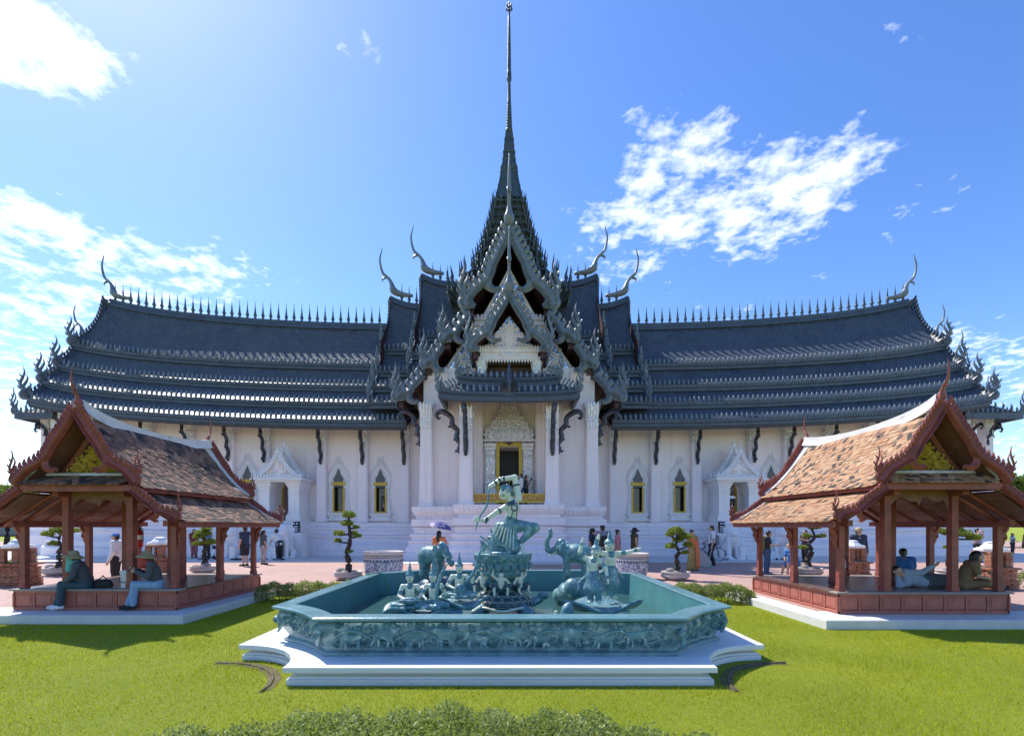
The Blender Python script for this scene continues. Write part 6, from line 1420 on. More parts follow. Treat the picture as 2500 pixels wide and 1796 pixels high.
# ------------------------------------------------------------------ people
def stand(**ov):
    J = dict(hd=(0, -.012, .925), nk=(0, .0, .855), ch=(0, .0, .735), pe=(0, .005, .535))
    half = dict(s=(.108, .005, .815), e=(.14, .015, .645), w=(.145, -.03, .50), h=(.052, .0, .515), k=(.055, -.012, .285), a=(.058, .012, .05), t=(.066, -.085, .018))
    for s, q in (('L', 1), ('R', -1)):
        for k, v in half.items(): J[k + s] = (q * v[0], v[1], v[2])
    J.update(ov); return J
def person(label, loc, yaw, H, J, top, bottom, hair='short', sleeve='short', legs='long', hat=None, shoe='black_cloth', bag=None, skin='skin', group=None, fine=.015, extra=None, face=True):
    """one person facing local -Y; body is one surface, clothes, hair, hat, shoes and bags are its children"""
    p = thing('person', label, 'person', loc, yaw, group); G = {k: np.array(v, float) * H for k, v in J.items()}; r = H
    V3 = lambda *a: np.array(a, float)
    hd = G['hd']; f = V3(0, -1, 0)
    up = hd - G['nk']; up = up / np.linalg.norm(up)
    sk = [ell(hd + V3(0, 0, .012 * r), (.046 * r, .055 * r, .058 * r)), ell(hd + V3(0, -.012 * r, -.025 * r), (.036 * r, .04 * r, .042 * r)), seg(hd + f * .052 * r + V3(0, 0, .006 * r), hd + f * .062 * r + V3(0, 0, -.012 * r), .007 * r, .010 * r), seg(hd - up * .03 * r, G['nk'] - up * .02 * r, .03 * r, .034 * r),
          seg(G['sL'], G['sR'], .042 * r), seg(G['nk'], G['ch'], .04 * r, .075 * r), seg(G['ch'] + V3(.03 * r, 0, 0), G['pe'] + V3(.02 * r, 0, 0), .062 * r, .06 * r), seg(G['ch'] - V3(.03 * r, 0, 0), G['pe'] - V3(.02 * r, 0, 0), .062 * r, .06 * r), seg(G['hL'], G['hR'], .062 * r)]
    for s in (-1, 1): sk.append(ell(hd + V3(s * .048 * r, .005 * r, -.002 * r), (.009 * r, .014 * r, .02 * r)))
    for s in 'LR':
        q = 1 if s == 'L' else -1
        sk += [seg(G['s' + s], G['e' + s], .031 * r, .024 * r), seg(G['e' + s], G['w' + s], .024 * r, .016 * r), seg(G['h' + s], G['k' + s], .052 * r, .034 * r), seg(G['k' + s], G['a' + s], .034 * r, .021 * r), seg(G['a' + s] - V3(0, 0, .02 * r), G['t' + s], .022 * r, .018 * r)]
        w, e = G['w' + s], G['e' + s]; dd = (w - e) / np.linalg.norm(w - e); pc = w + dd * .028 * r; sk.append(seg(w, pc, .016 * r, .02 * r))
        sd = np.cross(dd, V3(q, 0, 0)); sd = sd / (np.linalg.norm(sd) + 1e-6); cv = np.cross(sd, dd)
        for k, ln in enumerate((.040, .046, .043, .034)):
            b0 = pc + sd * (k - 1.5) * .0095 * r + dd * .012 * r; b1 = b0 + dd * ln * .5 * r; sk += [seg(b0, b1, .0055 * r, .005 * r), seg(b1, b1 + (dd * .8 - cv * .6 * q) * ln * .5 * r, .005 * r, .004 * r)]
        sk.append(seg(w + dd * .012 * r - sd * .012 * r, w + dd * .045 * r - sd * .030 * r, .0065 * r, .005 * r))
    bm = blob_mesh('body', sk, skin, fine, .012); link('body', bm, p)
    if face:
        ey = []
        for s in (-1, 1): ey += [seg(hd + V3((s * .019 - .007) * r, -.049 * r, .008 * r), hd + V3((s * .019 + .007) * r, -.049 * r, .008 * r), .0045 * r)]
        ey += [seg(hd + V3(-.011 * r, -.049 * r, -.033 * r), hd + V3(.011 * r, -.049 * r, -.033 * r), .004 * r)]
        link('eyes_and_mouth', blob_mesh('eyes_and_mouth', ey, cmat('dark_lip', (.10, .035, .03), .5), .006, .004), p)
    i = .014 * r
    st = [seg(G['sL'], G['sR'], .042 * r + i), seg(G['ch'] + V3(.03 * r, 0, 0), G['pe'] + V3(.025 * r, 0, -.02 * r), .066 * r + i, .064 * r + i), seg(G['ch'] - V3(.03 * r, 0, 0), G['pe'] - V3(.025 * r, 0, .02 * r), .066 * r + i, .064 * r + i), seg(G['nk'] - up * .035 * r, G['ch'], .045 * r, .07 * r)]
    for s in 'LR':
        ln = {'short': .62, 'none': .08}.get(sleeve, 1.)
        st.append(seg(G['s' + s], G['s' + s] + (G['e' + s] - G['s' + s]) * ln, .034 * r + i * .8, .030 * r + i * .8))
        if sleeve == 'long': st.append(seg(G['e' + s], G['e' + s] + (G['w' + s] - G['e' + s]) * .94, .028 * r + i * .7, .020 * r + i * .7))
    if legs == 'dress': st += [seg(G['pe'], (G['kL'] + G['kR']) / 2 + V3(0, .01, -.04 * r), .085 * r, .14 * r)]
    if legs == 'gown': st += [seg(G['pe'], (G['aL'] + G['aR']) / 2 + V3(0, 0, .03 * r), .08 * r, .13 * r)]
    link('dress' if legs in ('dress', 'gown') else 'shirt', blob_mesh('shirt', st, top, fine, .016), p)
    if legs not in ('dress', 'gown', 'none'):
        pt = [seg(G['hL'], G['hR'], .066 * r + i), seg(G['pe'] + V3(.03 * r, 0, .02 * r), G['pe'] + V3(-.03 * r, 0, .02 * r), .06 * r + i)]
        for s in 'LR':
            if legs == 'shorts': pt.append(seg(G['h' + s], G['h' + s] + (G['k' + s] - G['h' + s]) * .86, .056 * r + i, .05 * r + i))
            else: pt += [seg(G['h' + s], G['k' + s], .056 * r + i, .038 * r + i), seg(G['k' + s], G['k' + s] + (G['a' + s] - G['k' + s]) * .93, .038 * r + i, .03 * r + i * .8)]
        link('shorts' if legs == 'shorts' else 'trousers', blob_mesh('trousers', pt, bottom, fine, .012), p)
    for s in 'LR':
        link('shoe', blob_mesh('shoe', [seg(G['a' + s] - V3(0, 0, .022 * r), G['t' + s], .028 * r, .026 * r), seg(G['a' + s] - V3(0, -.02 * r, .026 * r), G['a' + s] - V3(0, 0, .026 * r), .026 * r)], shoe, .013, .008), p)
    if hair:
        hp = [ell(hd + V3(0, .014 * r, .03 * r), (.056 * r, .058 * r, .05 * r)), ell(hd + V3(0, .035 * r, -.005 * r), (.05 * r, .035 * r, .055 * r))]
        if hair == 'long': hp += [seg(hd + V3(0, .04 * r, 0), hd + V3(0, .055 * r, -.17 * r), .05 * r, .04 * r), seg(hd + V3(.035 * r, .02 * r, 0), hd + V3(.04 * r, .035 * r, -.12 * r), .025 * r), seg(hd + V3(-.035 * r, .02 * r, 0), hd + V3(-.04 * r, .035 * r, -.12 * r), .025 * r)]
        if hair == 'tail': hp += [seg(hd + V3(0, .055 * r, .02 * r), hd + V3(0, .085 * r, -.10 * r), .024 * r, .012 * r)]
        if hair == 'bun': hp += [ell(hd + V3(0, .05 * r, .055 * r), (.03 * r, .03 * r, .03 * r))]
        link('hair', blob_mesh('hair', hp, 'blackhair', .013, .012), p)
    if hat:
        kind, hm = hat; mb = MB(); M = T(hd[0], hd[1] + .008 * r, hd[2] + .022 * r, rx=rad(-6)) @ Matrix.Scale(r, 4)
        if kind == 'brim': mb.lathe([(.052, -.015), (.105, -.03), (.112, -.028), (.075, -.004), (.066, .012), (.062, .045), (.048, .068), (.0, .074)], 22, 0, M)
        elif kind == 'wide': mb.lathe([(.055, -.01), (.12, -.03), (.128, -.02), (.09, .006), (.064, .018), (.058, .06), (.03, .075), (0, .076)], 22, 0, M)
        elif kind == 'straw': mb.lathe([(.055, .0), (.10, -.004), (.105, .002), (.07, .008), (.06, .014), (.054, .06), (.035, .068), (0, .064)], 22, 0, M); mb.lathe([(.0615, .014), (.0605, .03)], 22, 1, M, cap=False)
        else:
            mb.lathe([(.06, -.006), (.061, .02), (.05, .046), (.03, .058), (0, .062)], 18, 0, M); mb.add([(-.045, -.04, .0), (.045, -.04, .0), (.05, -.09, -.012), (.025, -.115, -.018), (-.025, -.115, -.018), (-.05, -.09, -.012)] + [(x, y, z + .006) for x, y, z in [(-.045, -.04, .0), (.045, -.04, .0), (.05, -.09, -.012), (.025, -.115, -.018), (-.025, -.115, -.018), (-.05, -.09, -.012)]], [(0, 1, 2, 3, 4, 5), (11, 10, 9, 8, 7, 6)] + [(k, (k + 1) % 6, (k + 1) % 6 + 6, k + 6) for k in range(6)], 0, M)
        mb.build('cap' if kind == 'cap' else 'hat', [hm, 'black_cloth'], p)
    if bag:
        kind, bm_ = bag; c = (G['ch'] + G['pe']) / 2
        if kind == 'back': bp = [seg(c + V3(.05 * r, .105 * r, .08 * r), c + V3(.05 * r, .11 * r, -.07 * r), .055 * r), seg(c + V3(-.05 * r, .105 * r, .08 * r), c + V3(-.05 * r, .11 * r, -.07 * r), .055 * r)] + [seg(G['s' + s] + V3(0, -.05 * r, .02 * r), G['s' + s] + V3(0, .05 * r, .035 * r), .014 * r) for s in 'LR'] + [seg(G['s' + s] + V3(0, -.05 * r, .02 * r), c + V3(.09 * r * (1 if s == 'L' else -1), -.05 * r, -.02 * r), .012 * r) for s in 'LR']
        else: bp = [seg(G['hL'] + V3(.06 * r, .03 * r, .02 * r), G['hL'] + V3(.06 * r, .03 * r, -.05 * r), .045 * r), seg(G['sR'] + V3(.02 * r, .03 * r, .045 * r), G['hL'] + V3(.05 * r, .05 * r, .04 * r), .008 * r)]
        link('backpack' if kind == 'back' else 'shoulder_bag', blob_mesh('bag', bp, bm_, .013, .01), p)
    if extra: extra(p, G, r)
    return p
def gz(y): return 2100. / (y - 1285)         # distance of a point on the plaza from its photo row
navy = cmat('navy_cloth', (.03, .045, .085)); grey = cmat('grey_cloth', (.20, .23, .27)); dkgrey = cmat('dark_grey_cloth', (.075, .085, .10)); jeans = cmat('blue_denim', (.05, .10, .19)); ljeans = cmat('light_denim', (.26, .40, .58)); djeans = cmat('dark_teal_denim', (.035, .075, .10))
olive = cmat('olive_cloth', (.25, .25, .09)); pink = cmat('pink_cloth', (.62, .26, .30)); orange = cmat('orange_silk', (.72, .22, .08)); goldc = patmat('gold_brocade', (.28, .17, .05), (.52, .36, .12), 30); strawm = cmat('straw', (.52, .42, .25)); khaki = cmat('khaki_hat', (.36, .30, .17))
bluecap = patmat('blue_camouflage', (.03, .10, .50), (.20, .36, .75), 14); teald = cmat('turquoise_scarf', (.13, .50, .48)); redsc = cmat('red_scarf', (.48, .06, .05)); floral = patmat('floral_print', (.55, .50, .48), (.10, .07, .08), 22); redpat = patmat('red_patterned_cloth', (.32, .03, .05), (.55, .40, .36), 18, .55); stripe = patmat('light_patterned_shirt', (.74, .73, .76), (.45, .40, .46), 14, .62)
yel = cmat('amber_cloth', (.75, .36, .03)); bluet = cmat('blue_cloth', (.05, .20, .48)); dots = patmat('dotted_brown_cloth', (.19, .12, .06), (.34, .25, .14), 60, .58, 0)
def at(x, y): d = gz(y); return (PX(x, d), d, 0)
# two gardeners sitting on the front edge of the dark-tiled pavilion
def seatJ(lean, kneez, hands):
    J = dict(pe=(0, 0, .06), ch=(0, -.05 - lean * .5, .25), nk=(0, -.09 - lean, .355), hd=(0, -.13 - lean * 1.1, .425))
    for s, q in (('L', 1), ('R', -1)):
        J['s' + s] = (q * .105, -.07 - lean, .32); J['h' + s] = (q * .05, .0, .045); J['k' + s] = (q * .055, -.25, .035 + kneez * q * .03)
        J['a' + s] = (q * .05, -.30 + .03 * q, -.21); J['t' + s] = (q * .055, -.38 + .03 * q, -.245)
        J['e' + s] = (q * .14, -.10 - lean, .17); J['w' + s] = hands[s]
    return J
def scarf(mat_, zl):
    def f(p, G, r):
        h = G['hd']; link('face_scarf', blob_mesh('face_scarf', [ell(h + np.array((0, -.015 * r, -.02 * r)), (.052 * r, .058 * r, .05 * r)), seg(h + np.array((0, -.022 * r, -.045 * r)), h + np.array((0, -.03 * r, -zl * r)), .042 * r, .045 * r), seg(G['nk'] + np.array((-.03 * r, 0, -.01 * r)), G['nk'] + np.array((.03 * r, 0, -.01 * r)), .05 * r)], mat_, .012, .014), p)
    return f
def phone_scarf(p, G, r):
    scarf(redsc, .10)(p, G, r); w = (G['wL'] + G['wR']) / 2; mb = MB(); mb.box(-.035, .035, -.006, .006, -.07, .07, M=T(w[0], w[1] - .08, w[2] + .05, rx=rad(-35))); mb.build('phone', 'rubber', p)
    link('waist_bag', blob_mesh('waist_bag', [seg(G['pe'] + np.array((-.05 * r, -.09 * r, .03 * r)), G['pe'] + np.array((.05 * r, -.09 * r, .03 * r)), .035 * r)], 'black_cloth', .013, .01), p)
w1 = person('seated woman in khaki hat and turquoise face scarf on the dark-tiled pavilion edge', (-9.02, 10.50, .44), rad(-62), 1.55, seatJ(.02, 1, dict(L=(.06, -.24, .08), R=(-.06, -.22, .08))), dkgrey, djeans, 'long', 'long', 'long', ('wide', khaki), 'white_cloth', None, fine=.011, extra=scarf(teald, .16), group='gardeners resting on the pavilion')
w2 = person('seated woman in khaki hat and red scarf looking at a phone', (-7.52, 10.52, .44), rad(-58), 1.55, seatJ(.0, 1, dict(L=(.05, -.24, .24), R=(-.05, -.25, .26))), dkgrey, ljeans, 'long', 'long', 'long', ('wide', khaki), 'black_cloth', None, fine=.011, extra=phone_scarf, group='gardeners resting on the pavilion')
o = link('handbag', blob_mesh('handbag', [seg((-.14, 0, .06), (.14, 0, .06), .07), seg((-.12, 0, .12), (.12, 0, .12), .06), seg((-.12, 0, .15), (.0, 0, .26), .012), seg((.0, 0, .26), (.12, 0, .15), .012)], 'black_cloth', .014, .012)); o.location = (-8.72, 10.55, .44); tag(o, 'dark handbag lying on the pavilion floor beside the turquoise-scarfed woman', 'handbag')
pl = thing('white_pail', 'white lidded pail with a handle beside a pavilion post', 'pail', (-8.22, 10.62, .44))
mb = MB(); mb.lathe([(.125, 0), (.135, .02), (.145, .30), (.155, .31), (.155, .34)], 20); mb.build('bucket', 'white_cloth', pl); mb = MB(); mb.lathe([(.16, .34), (.16, .36), (.12, .375), (.03, .38)], 20); mb.build('lid', 'white_cloth', pl); mb = MB(); mb.tube([(-.15, 0, .28), (-.12, -.12, .18), (0, -.17, .12), (.12, -.12, .18), (.15, 0, .28)], .008, 6, 3); mb.build('handle', 'bracket', pl); mb = MB(); mb.lathe([(.04, .38), (.045, .46), (.035, .47)], 12, 0, T(.02, 0, 0)); mb.build('cup', khaki, pl)
o = MB(); o.lathe([(.03, 0), (.035, .01), (.012, .02)], 10); 
# standing visitors (photo position x, foot row)
J = stand
person('boy in a blue camouflage cap and long pale shirt behind the dark-tiled pavilion', (PX(283, 14.6), 14.6, 0), rad(-75), 1.56, J(wL=(.15, -.06, .47), wR=(-.15, -.02, .47)), stripe, 'black_cloth', 'short', 'long', 'long', ('cap', bluecap), 'black_cloth', fine=.013)
person('man in navy T-shirt and black shorts with a hand stretched out', at(598, 1381), rad(-110), 1.78, J(eR=(-.14, -.09, .69), wR=(-.15, -.24, .68)), navy, 'black_cloth', 'short', 'short', 'shorts')
person('woman in floral trousers behind a pavilion post near the stairs', at(643, 1377), rad(140), 1.6, J(), dkgrey, floral, 'long', 'short', 'long')
person('man in white T-shirt with grey shoulder bag bending beside the stairs', at(682, 1367), rad(-120), 1.72, J(hd=(0, -.16, .86), nk=(0, -.10, .80), ch=(0, -.06, .70), sL=(.108, -.09, .765), sR=(-.108, -.09, .765), eL=(.15, -.16, .62), wL=(.15, -.22, .50), eR=(-.14, -.17, .63), wR=(-.12, -.24, .50)), 'white_cloth', 'black_cloth', 'short', 'short', 'long', bag=('side', grey))
person('woman in black cap shading her eyes on the temple stairs', (PX(674, 27), 27.4, 1.30), rad(30), 1.62, J(eL=(.16, -.06, .80), wL=(.07, -.09, .93), eR=(-.16, -.06, .80), wR=(-.07, -.09, .93)), cmat('beige_cloth', (.52, .36, .28)), floral, 'long', 'short', 'long', ('cap', 'black_cloth'))
person('woman in cap and blue top beyond the dark-tiled pavilion', at(505, 1361), rad(10), 1.64, J(eL=(.15, -.05, .66), wL=(.05, -.12, .66)), cmat('slate_blue_cloth', (.16, .24, .36)), 'black_cloth', 'long', 'short', 'long', ('cap', 'black_cloth'))
person('person in red patterned trousers beyond the dark-tiled pavilion', at(474, 1363), rad(60), 1.62, J(), cmat('dark_red_cloth', (.22, .05, .05)), redpat, 'long', 'short', 'long')
person('visitor sitting in white on the ground near the temple stairs', at(532, 1366), rad(-80), 1.5, seatJ(.02, 1, dict(L=(.08, -.2, .1), R=(-.08, -.2, .1))) | dict(aL=(.06, -.40, -.02), aR=(-.05, -.38, -.02), tL=(.06, -.46, .01), tR=(-.05, -.45, .01), kL=(.08, -.24, .16), kR=(-.07, -.24, .15)), 'white_cloth', 'black_cloth', 'long', 'long').location.z = .02
# under the umbrella behind the fountain
um = person('woman in orange under a violet umbrella behind the fountain elephant', (PX(1072, 18.), 18., 0), rad(160), 1.6, J(eR=(-.15, -.08, .70), wR=(-.07, -.12, .80)), orange, 'black_cloth', 'long', 'short', 'dress')
uo = thing('umbrella', 'violet umbrella with white lettering held behind the elephant statue', 'umbrella', (PX(1072, 18.), 17.95, 1.20), rad(0)); mb = MB(); Mu = T(.02, 0, .52, ry=rad(12))
L = []
for rr_, z in ((.02, .22), (.18, .20), (.34, .13), (.46, .0)): L.append([(rr_ * math.cos(a) * (1 - .05 * (k % 2) * (rr_ > .4)), rr_ * math.sin(a), z - .02 * (k % 2) * (rr_ > .4)) for k, a in enumerate(np.linspace(0, 2 * math.pi, 17)[:-1])])
mb.loops(L, 0, Mu); mb.build('canopy', cmat('violet_canopy', (.11, .10, .30), .5), uo); mb = MB(); mb.tube([(0, 0, 0), (.05, 0, .76)], .008, 6, 1); mb.build('shaft', 'steel', uo)
mb = MB()
for k in range(5): mb.box(-.11 + k * .045, -.085 + k * .045, -.002, .002, -.015, .015, M=Mu @ T(.14, -.385, .075, rx=rad(-62), rz=rad(18)))
mb.lathe([(.028, 0), (.028, .004)], 12, 0, Mu @ T(.17, -.29, .145, rx=rad(28))); mb.build('lettering', 'white_cloth', uo)
# group right of the porch
person('woman in dark hat and navy top touching her face', (PX(1446, 21), 21., 0), rad(60), 1.66, J(eL=(.15, -.08, .68), wL=(.04, -.10, .80)), navy, navy, 'long', 'short', 'dress', ('brim', 'black_cloth'))
person('man in grey T-shirt with black backpack seen from behind', (PX(1471, 20.4), 20.4, 0), rad(175), 1.80, J(eR=(-.15, -.06, .66), wR=(-.12, -.15, .60)), grey, navy, 'short', 'short', 'shorts', ('cap', 'black_cloth'), bag=('back', 'black_cloth'))
person('woman in a pink dress walking past the wing base', (PX(1508, 21), 21., 0), rad(85), 1.62, J(), pink, pink, 'bun', 'short', 'dress')
person('woman in wide dark sunhat and long olive dress', (PX(1549, 20.6), 20.6, 0), rad(100), 1.68, J(wL=(.14, .0, .48)), cmat('dark_olive_cloth', (.07, .06, .025)), olive, 'long', 'none', 'gown', ('wide', 'black_cloth'))
person('woman in orange and gold traditional gown behind a bonsai and open parasol', at(1690, 1392), rad(20), 1.62, J(eL=(.14, -.06, .67), wL=(.05, -.12, .72)), goldc, goldc, 'bun', 'short', 'gown', extra=lambda p, G, r: link('orange_sash', blob_mesh('orange_sash', [seg((.06 * r, -.10 * r, .66 * r), (.07 * r, -.13 * r, .12 * r), .045 * r, .055 * r), seg((-.08 * r, -.06 * r, .80 * r), (.06 * r, -.10 * r, .64 * r), .05 * r)], orange, .014, .012), p))
person('young man in white T-shirt and striped track trousers with grey bag', at(1738, 1380), rad(-100), 1.80, J(kL=(.05, -.06, .285), aL=(.05, -.10, .05), tL=(.05, -.19, .02), aR=(-.05, .06, .05), tR=(-.06, -.03, .018), eR=(-.14, .0, .66), wR=(-.13, -.12, .60)), 'white_cloth', 'black_cloth', 'short', 'short', 'long', bag=('back', grey), extra=lambda p, G, r: [link('trouser_stripe', blob_mesh('trouser_stripe', [seg(G['h' + s] + np.array((q * .06 * r, 0, 0)), G['k' + s] + np.array((q * .045 * r, 0, 0)), .010 * r), seg(G['k' + s] + np.array((q * .045 * r, 0, 0)), G['a' + s] + np.array((q * .036 * r, 0, .02 * r)), .009 * r)], 'white_cloth', .01, .006), p) for s, q in (('L', 1), ('R', -1))])
person('man with black backpack walking into the temple side doorway', (PX(1784, 28.6), 28.6, 2.14), rad(190), 1.62, J(), 'white_cloth', 'black_cloth', 'short', 'short', 'shorts', bag=('back', 'black_cloth'))
person('man in black with olive backpack reading his phone', at(1872, 1401), rad(75), 1.62, J(eL=(.14, -.06, .66), wL=(.06, -.20, .66), eR=(-.14, -.06, .66), wR=(-.05, -.2, .66), hd=(0, -.05, .915)), 'black_cloth', jeans, 'short', 'short', 'long', shoe=grey, bag=('back', olive))
person('child in black and amber top near the stairs behind the orange-tiled pavilion', at(1936, 1367), rad(150), 1.2, J(), yel, 'black_cloth', 'bun', 'short', 'shorts', ('cap', 'black_cloth'))
person('woman in black and magenta reading a leaflet beyond the orange-tiled pavilion', at(1966, 1372), rad(-70), 1.60, J(eL=(.14, -.05, .66), wL=(.05, -.16, .70), eR=(-.14, -.05, .66), wR=(-.04, -.16, .70)), cmat('black_magenta_cloth', (.06, .018, .04)), 'black_cloth', 'tail', 'short', 'long', bag=('side', 'white_cloth'))
person('person in blue shorts and pink shoes sitting behind a pavilion post', (PX(1940, 17.4), 17.4, .38), rad(-70), 1.6, seatJ(.03, 1, dict(L=(.08, -.2, .1), R=(-.08, -.2, .1))), bluet, bluet, 'short', 'short', 'shorts', shoe=pink)
person('man in straw hat and dark jacket behind a brick lantern', (PX(2096, 17.2), 17.2, 0), rad(-10), 1.70, J(), navy, cmat('tan_cloth', (.36, .25, .12)), 'short', 'long', 'long', ('straw', strawm))
person('person in sunglasses and mauve top beyond the open-arched brick lantern', (PX(2386, 24), 24., 0), rad(20), 1.66, J(eL=(.17, -.05, .76), wL=(.09, -.09, .90), eR=(-.17, -.05, .76), wR=(-.09, -.09, .90)), cmat('mauve_cloth', (.35, .26, .30)), 'black_cloth', 'short')
person('small child in black and white striped shirt running by the temple base', (PX(2472, 32), 32., 0), rad(20), 1.32, J(eL=(.18, -.02, .66), wL=(.24, -.06, .60), eR=(-.18, -.02, .68), wR=(-.25, -.06, .62)), patmat('black_white_stripes', (.75, .75, .75), (.02, .02, .02), 7, .5, 0), 'black_cloth', 'bun')
# porch visitors
person('woman in white top with ponytail on the porch beside the door', (PX(1271, 26.2), 26.2, 2.88), rad(-80), 1.68, J(), 'white_cloth', jeans, 'tail', 'long', 'long')
person('man with a camera standing on the porch behind a woman in white', (PX(1284, 26.5), 26.5, 2.88), rad(80), 1.62, J(eL=(.14, -.08, .72), wL=(.05, -.14, .86), eR=(-.14, -.08, .72), wR=(-.05, -.14, .86)), dkgrey, 'black_cloth', 'short', 'short', 'long', extra=lambda p, G, r: MB().box(-.07, .07, -.36, -.24, .845 * r, .90 * r, bev=.01).build('camera', 'rubber', p))
person('visitor in striped shirt inside the temple window beside the porch', (PX(934, 30.25) + .06, 30.2, 2.0), rad(100), 1.62, J(eL=(.12, -.02, .66), wL=(.10, -.06, .52), eR=(-.12, -.02, .66), wR=(-.1, -.06, .52)), patmat('dark_striped_shirt', (.10, .10, .10), (.45, .45, .45), 9, .6, 0), 'black_cloth', 'long')
# resting on the orange-tiled pavilion floor
FZ = .44
lie = dict(pe=(0, 0, .075), ch=(-.20, .0, .10), nk=(-.31, -.01, .15), hd=(-.385, -.02, .20), sL=(-.27, .0, .185), sR=(-.27, -.03, .05), hL=(.02, .0, .115), hR=(.02, -.01, .045), kL=(.24, -.05, .115), kR=(.25, -.04, .045), aL=(.44, .02, .075), aR=(.46, .0, .03), tL=(.48, -.05, .05), tR=(.49, -.08, .03), eL=(-.10, -.06, .19), wL=(.02, -.10, .28), eR=(-.42, -.10, .03), wR=(-.40, -.05, .13))
person('man in pale blue shirt lying propped on his elbow on the orange-tiled pavilion floor', (PX(2236, 11.0), 10.75, FZ), 0, 1.66, lie, cmat('pale_blue_shirt', (.34, .42, .52)), dkgrey, 'short', 'long', 'long', fine=.013, face=False)
person('woman in blue leaning on the orange-tiled pavilion floor behind the lying man', (PX(2195, 12.1), 11.9, FZ), rad(150), 1.55, seatJ(.08, 1, dict(L=(.12, -.2, .05), R=(-.12, -.2, .05))) | dict(aL=(.10, -.34, .03), aR=(-.08, -.34, .03), tL=(.12, -.40, .02), tR=(-.1, -.40, .02), kL=(.14, -.2, .12), kR=(-.12, -.2, .12)), bluet, jeans, 'tail', 'short', 'long', fine=.014)
person('woman with long hair in a dotted brown dress reading on the orange-tiled pavilion floor', (PX(2338, 10.6), 10.5, FZ), rad(65), 1.6, seatJ(.03, 1, dict(L=(.08, -.26, .14), R=(-.06, -.27, .14))) | dict(aL=(.02, -.42, .03), aR=(.10, -.40, .03), tL=(.05, -.48, .02), tR=(.12, -.47, .02), kL=(.12, -.22, .08), kR=(.0, -.24, .07)), dots, dots, 'long', 'short', 'long', fine=.012, extra=lambda p, G, r: MB().box(-.12, .12, -.10, .10, -.012, .0, M=T(.0, -.52, .30, rx=rad(35))).build('book', 'white_cloth', p))
# ------------------------------------------------------------------ plaza furniture: pots, bonsai, lanterns, lions, hedges, trees
def jar(label, x, d, r, h):
    t = thing('porcelain_jar', label, 'jar', (PX(x, d), d, 0), 0, 'large blue and white jars'); mb = MB()
    mb.lathe([(r * .80, 0), (r * .82, .02), (r * .95, h * .25), (r, h * .5), (r * .99, h * .72)], 40, cap=False); mb.build('body', 'porcelain', t)
    mb = MB(); mb.lathe([(r * .99, h * .72), (r * 1.01, h * .76), (r * .97, h * .80), (r * .96, h * .88), (r * 1.03, h * .93), (r * 1.05, h), (r * .97, h), (r * .92, h * .9), (r * .9, h * .5), (0, h * .5)], 40, cap=False); mb.build('rim', 'potpaint', t)
    mb = MB(); n = 34
    for k in range(n):
        a = 2 * math.pi * k / n; mb.orn([(0, .03), (0, -.02), (0, -.055)], [.02, .03, .004], .008, T(r * 1.005 * math.cos(a), r * 1.005 * math.sin(a), h * .70, rz=a + math.pi / 2), 1)
    for z in (.66, .80, .86): mb.lathe([(r * 1.004, h * z - .008), (r * 1.012, h * z), (r * 1.004, h * z + .008)], 40, cap=False)
    o = mb.build('painted_border', cmat('cobalt_glaze', (.06, .09, .20), .25), t); o['kind'] = 'stuff'
jar('large blue and white porcelain jar beside the cloud-pruned bonsai', 937, 16.4, .64, .93)
jar('large blue and white porcelain jar behind the dancer statues', 1541, 16.6, .56, .86)
